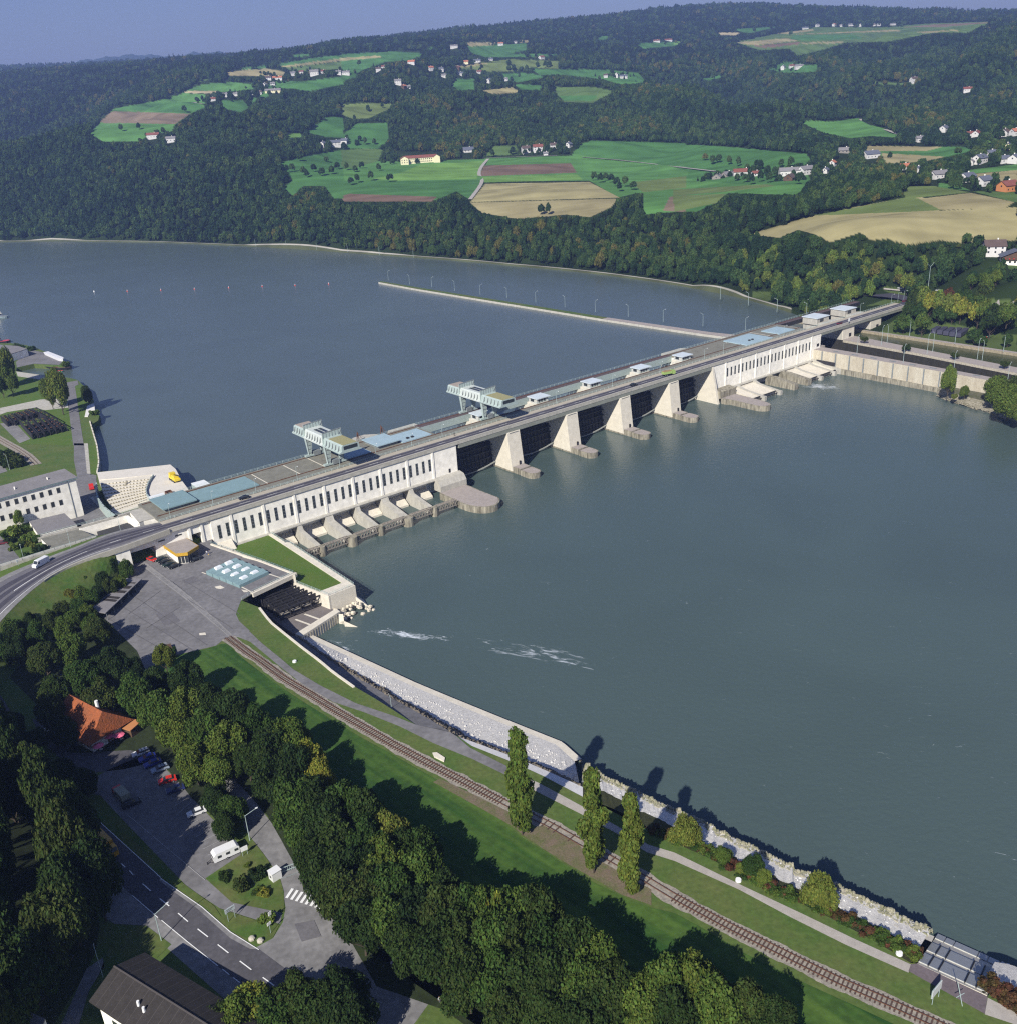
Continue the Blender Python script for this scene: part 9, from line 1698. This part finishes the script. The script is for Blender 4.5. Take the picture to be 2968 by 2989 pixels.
for i, (x, y, r) in enumerate([(350, 440, 3.4), (735, 610, 3), (1060, 1160, 3.2), (250, 415, 2.6), (180, 400, 2.4)]): q = C12(x, y); tree_at(q[0], q[1], r, r, ['round green bush on the harbour shore', 'brownish bush at the tip of the harbour yard', 'green bush beside the boat landing slab', 'low green bush on the harbour bank', 'low green bush at the left of the harbour bank'][i], z=U, name='shrub', cat='shrub', meshes=CLUMP, foot=0)
for i, (x, y, r) in enumerate([(30, 1250, 4), (80, 1330, 5), (60, 1400, 5), (120, 1290, 4)]): q = C8(*{0: (40, 60), 1: (120, 110), 2: (60, 130), 3: (150, 150)}[i]); tree_at(q[0], q[1], 5, r, 'dark bush beside the rails behind the large white building', z=U, group='bushes behind the white building', name='shrub', cat='shrub', m_=LEAF_DK, meshes=CLUMP, foot=0)
# lock island and lawn trees
for (x, y, h, r, m_, lab) in [(1345, 975, 16, 4.6, LEAF_L, 'upright green tree on the island below the lock wall'), (1480, 1050, 6, 3, None, 'small bush right of the upright island tree'), (1395, 1085, 3, 2.2, LEAF_L, 'tiny bright bush on the island rubble'), (1740, 1050, 14, 8, LEAF_P, 'large round willow on the island at the right edge'), (1850, 1150, 16, 9.5, LEAF_P, 'biggest round willow on the island at the right edge'), (1930, 1050, 15, 8, LEAF_DK, 'darker willow behind the biggest one at the right edge'), (1950, 1220, 12, 7, LEAF_P, 'lowest willow cut by the right edge')]:
    q = C7(x, y); tree_at(q[0], q[1], h, r, lab, z=3.5, m_=m_, frac=.5, foot=.04)
for i, (x, y) in enumerate([(638, 605), (988, 670), (1392, 735), (1818, 818)]): q = C7(x, y); tree_at(q[0], q[1], 4.6, 2.6, 'small clipped dark tree on the middle lock wall, number %d from the dam' % (i+1), z=12, group='small trees on the middle lock wall', m_=LEAF_DK, meshes=CLUMP, foot=.25)
for (x, y, h, r, m_, lab) in [(970, 475, 12, 6.5, None, 'round green tree on the lock lawn nearest to the bridge'), (1125, 490, 13, 6.5, None, 'round green tree with trunk on the lock lawn left of the covered boats'), (1060, 300, 15, 7, LEAF_DK, 'dark green tree at the bridge end of the yellow tinted row'), (1140, 300, 16, 7, LEAF_L, 'light green tree second in the row behind the lock lawn'), (1185, 320, 16, 7, LEAF_Y, 'yellow tree left in the row behind the lock lawn'), (1255, 320, 15, 6.5, LEAF_L, 'green yellow tree in the row behind the lock lawn'), (1320, 330, 16, 7, LEAF_L, 'green tree in the middle of the row behind the lock lawn'), (1400, 330, 15, 7, LEAF_Y, 'yellow tree in the middle of the row behind the lock lawn'), (1450, 360, 15, 7, LEAF_Y, 'golden tree right of the middle in the row behind the lock lawn'), (1520, 350, 14, 6.5, None, 'green tree between the two golden ones behind the lock lawn'), (1595, 400, 15, 7, LEAF_Y, 'golden tree right in the row behind the lock lawn'), (1650, 370, 14, 6.5, None, 'green tree behind the right golden one'), (1700, 470, 18, 8, LEAF_DK, 'big dark tree at the right end of the lock lawn'), (1750, 430, 15, 7, LEAF_DK, 'dark tree behind the big one at the right end of the lock lawn'), (1840, 400, 14, 7, None, 'green tree right of the dark pair by the slip road'), (1660, 240, 20, 8, LEAF_DK, 'tall dark tree on the verge of the valley road'), (1455, 260, 12, 6.5, None, 'green tree behind the golden row by the valley road'), (1340, 240, 10, 5, LEAF_RED, 'brown red tree behind the row by the valley road'), (1000, 135, 14, 6, LEAF_L, 'pale round tree beside the bend beyond the bridge'), (1560, 580, 9, 6, None, 'green bush group right of the covered boats'), (1620, 620, 6, 4.5, None, 'low bush beside the kayaks'), (1840, 620, 7, 4, None, 'small tree by the lock lawn lamp at the right'), (1020, 355, 13, 6, LEAF_DK, 'dark tree beside the bridge abutment'), (1100, 375, 12, 6, None, 'green tree low in the row right of the abutment'), (1270, 400, 11, 5.5, None, 'green tree above the covered boats')]:
    q = C7(x, y); z = 13.0
    for _ in range(8): pp_ = P(q[0], q[1], z+h*.55); z = .5*z+.5*float(terr(np.array([pp_[0]]), np.array([pp_[1]]))[0])
    tree_at(q[0], q[1], h, r, lab, z=z, m_=m_, meshes=BROAD, foot=.12)
# lone trees and bushes in the far meadows
MT = [(F2, [(95, 358), (930, 358), (1090, 365), (1132, 368), (1155, 366), (145, 615), (205, 948), (160, 998), (268, 1005), (50, 1022), (85, 1010), (75, 955), (110, 935), (25, 945), (1112, 1188), (1152, 1190), (1405, 1000), (1440, 1010), (1470, 1000), (1500, 1010), (1530, 1030), (1580, 1030), (1625, 1050), (1545, 1060), (100, 780), (130, 800), (180, 800), (70, 665), (20, 690), (225, 595), (230, 910), (950, 855), (840, 868), (1250, 855), (930, 385), (960, 390), (1000, 390), (1030, 385), (760, 480)]), (F1, [(780, 715), (1035, 618), (680, 725), (1105, 560), (1135, 555), (1165, 558), (1700, 970), (1720, 985), (1760, 950), (1805, 975), (1830, 900), (1860, 965), (1890, 940), (1640, 950), (1610, 955), (1680, 890)]), (F3, [(172, 888), (245, 900), (212, 910), (305, 912), (355, 922), (595, 925), (650, 925), (480, 940), (460, 930), (400, 1010), (430, 1020), (520, 980), (560, 985), (350, 1005), (1690, 1380), (650, 190), (1270, 148), (445, 165), (1585, 860), (530, 1010), (480, 1005), (690, 1020), (800, 960), (1600, 965)])]
n = 0
for fn, L in MT:
    for x, y in L:
        q = fn(x, y+9); p = march(*q); d = math.hypot(p[0], p[1]); h = 10 if d < 2500 else 14; n += 1
        put_tree(p[0], p[1], p[2]-.2, h*.5*random.uniform(.8, 1.2), h*random.uniform(.85, 1.15), MIDB[n % 4], 'tree', 'lone dark green tree standing in the far meadows', 'lone trees in the far meadows', .08, None, 'tree', False)
# ================================================================ haze
HB = MB(); HB.box(-9000, 9000, -900, 17600, -60, 760); hzo = HB.build('haze', None); hzo['kind'] = 'stuff'
hm = bpy.data.materials.new('haze'); hm.use_nodes = True; hn = hm.node_tree.nodes; hn.remove(hn['Principled BSDF']); pv = hn.new('ShaderNodeVolumePrincipled')
pv.inputs['Color'].default_value = (.40, .54, 1.0, 1); pv.inputs['Density'].default_value = .000125; pv.inputs['Anisotropy'].default_value = .3
hm.node_tree.links.new(pv.outputs[0], hn['Material Output'].inputs['Volume']); hzo.data.materials.append(hm)
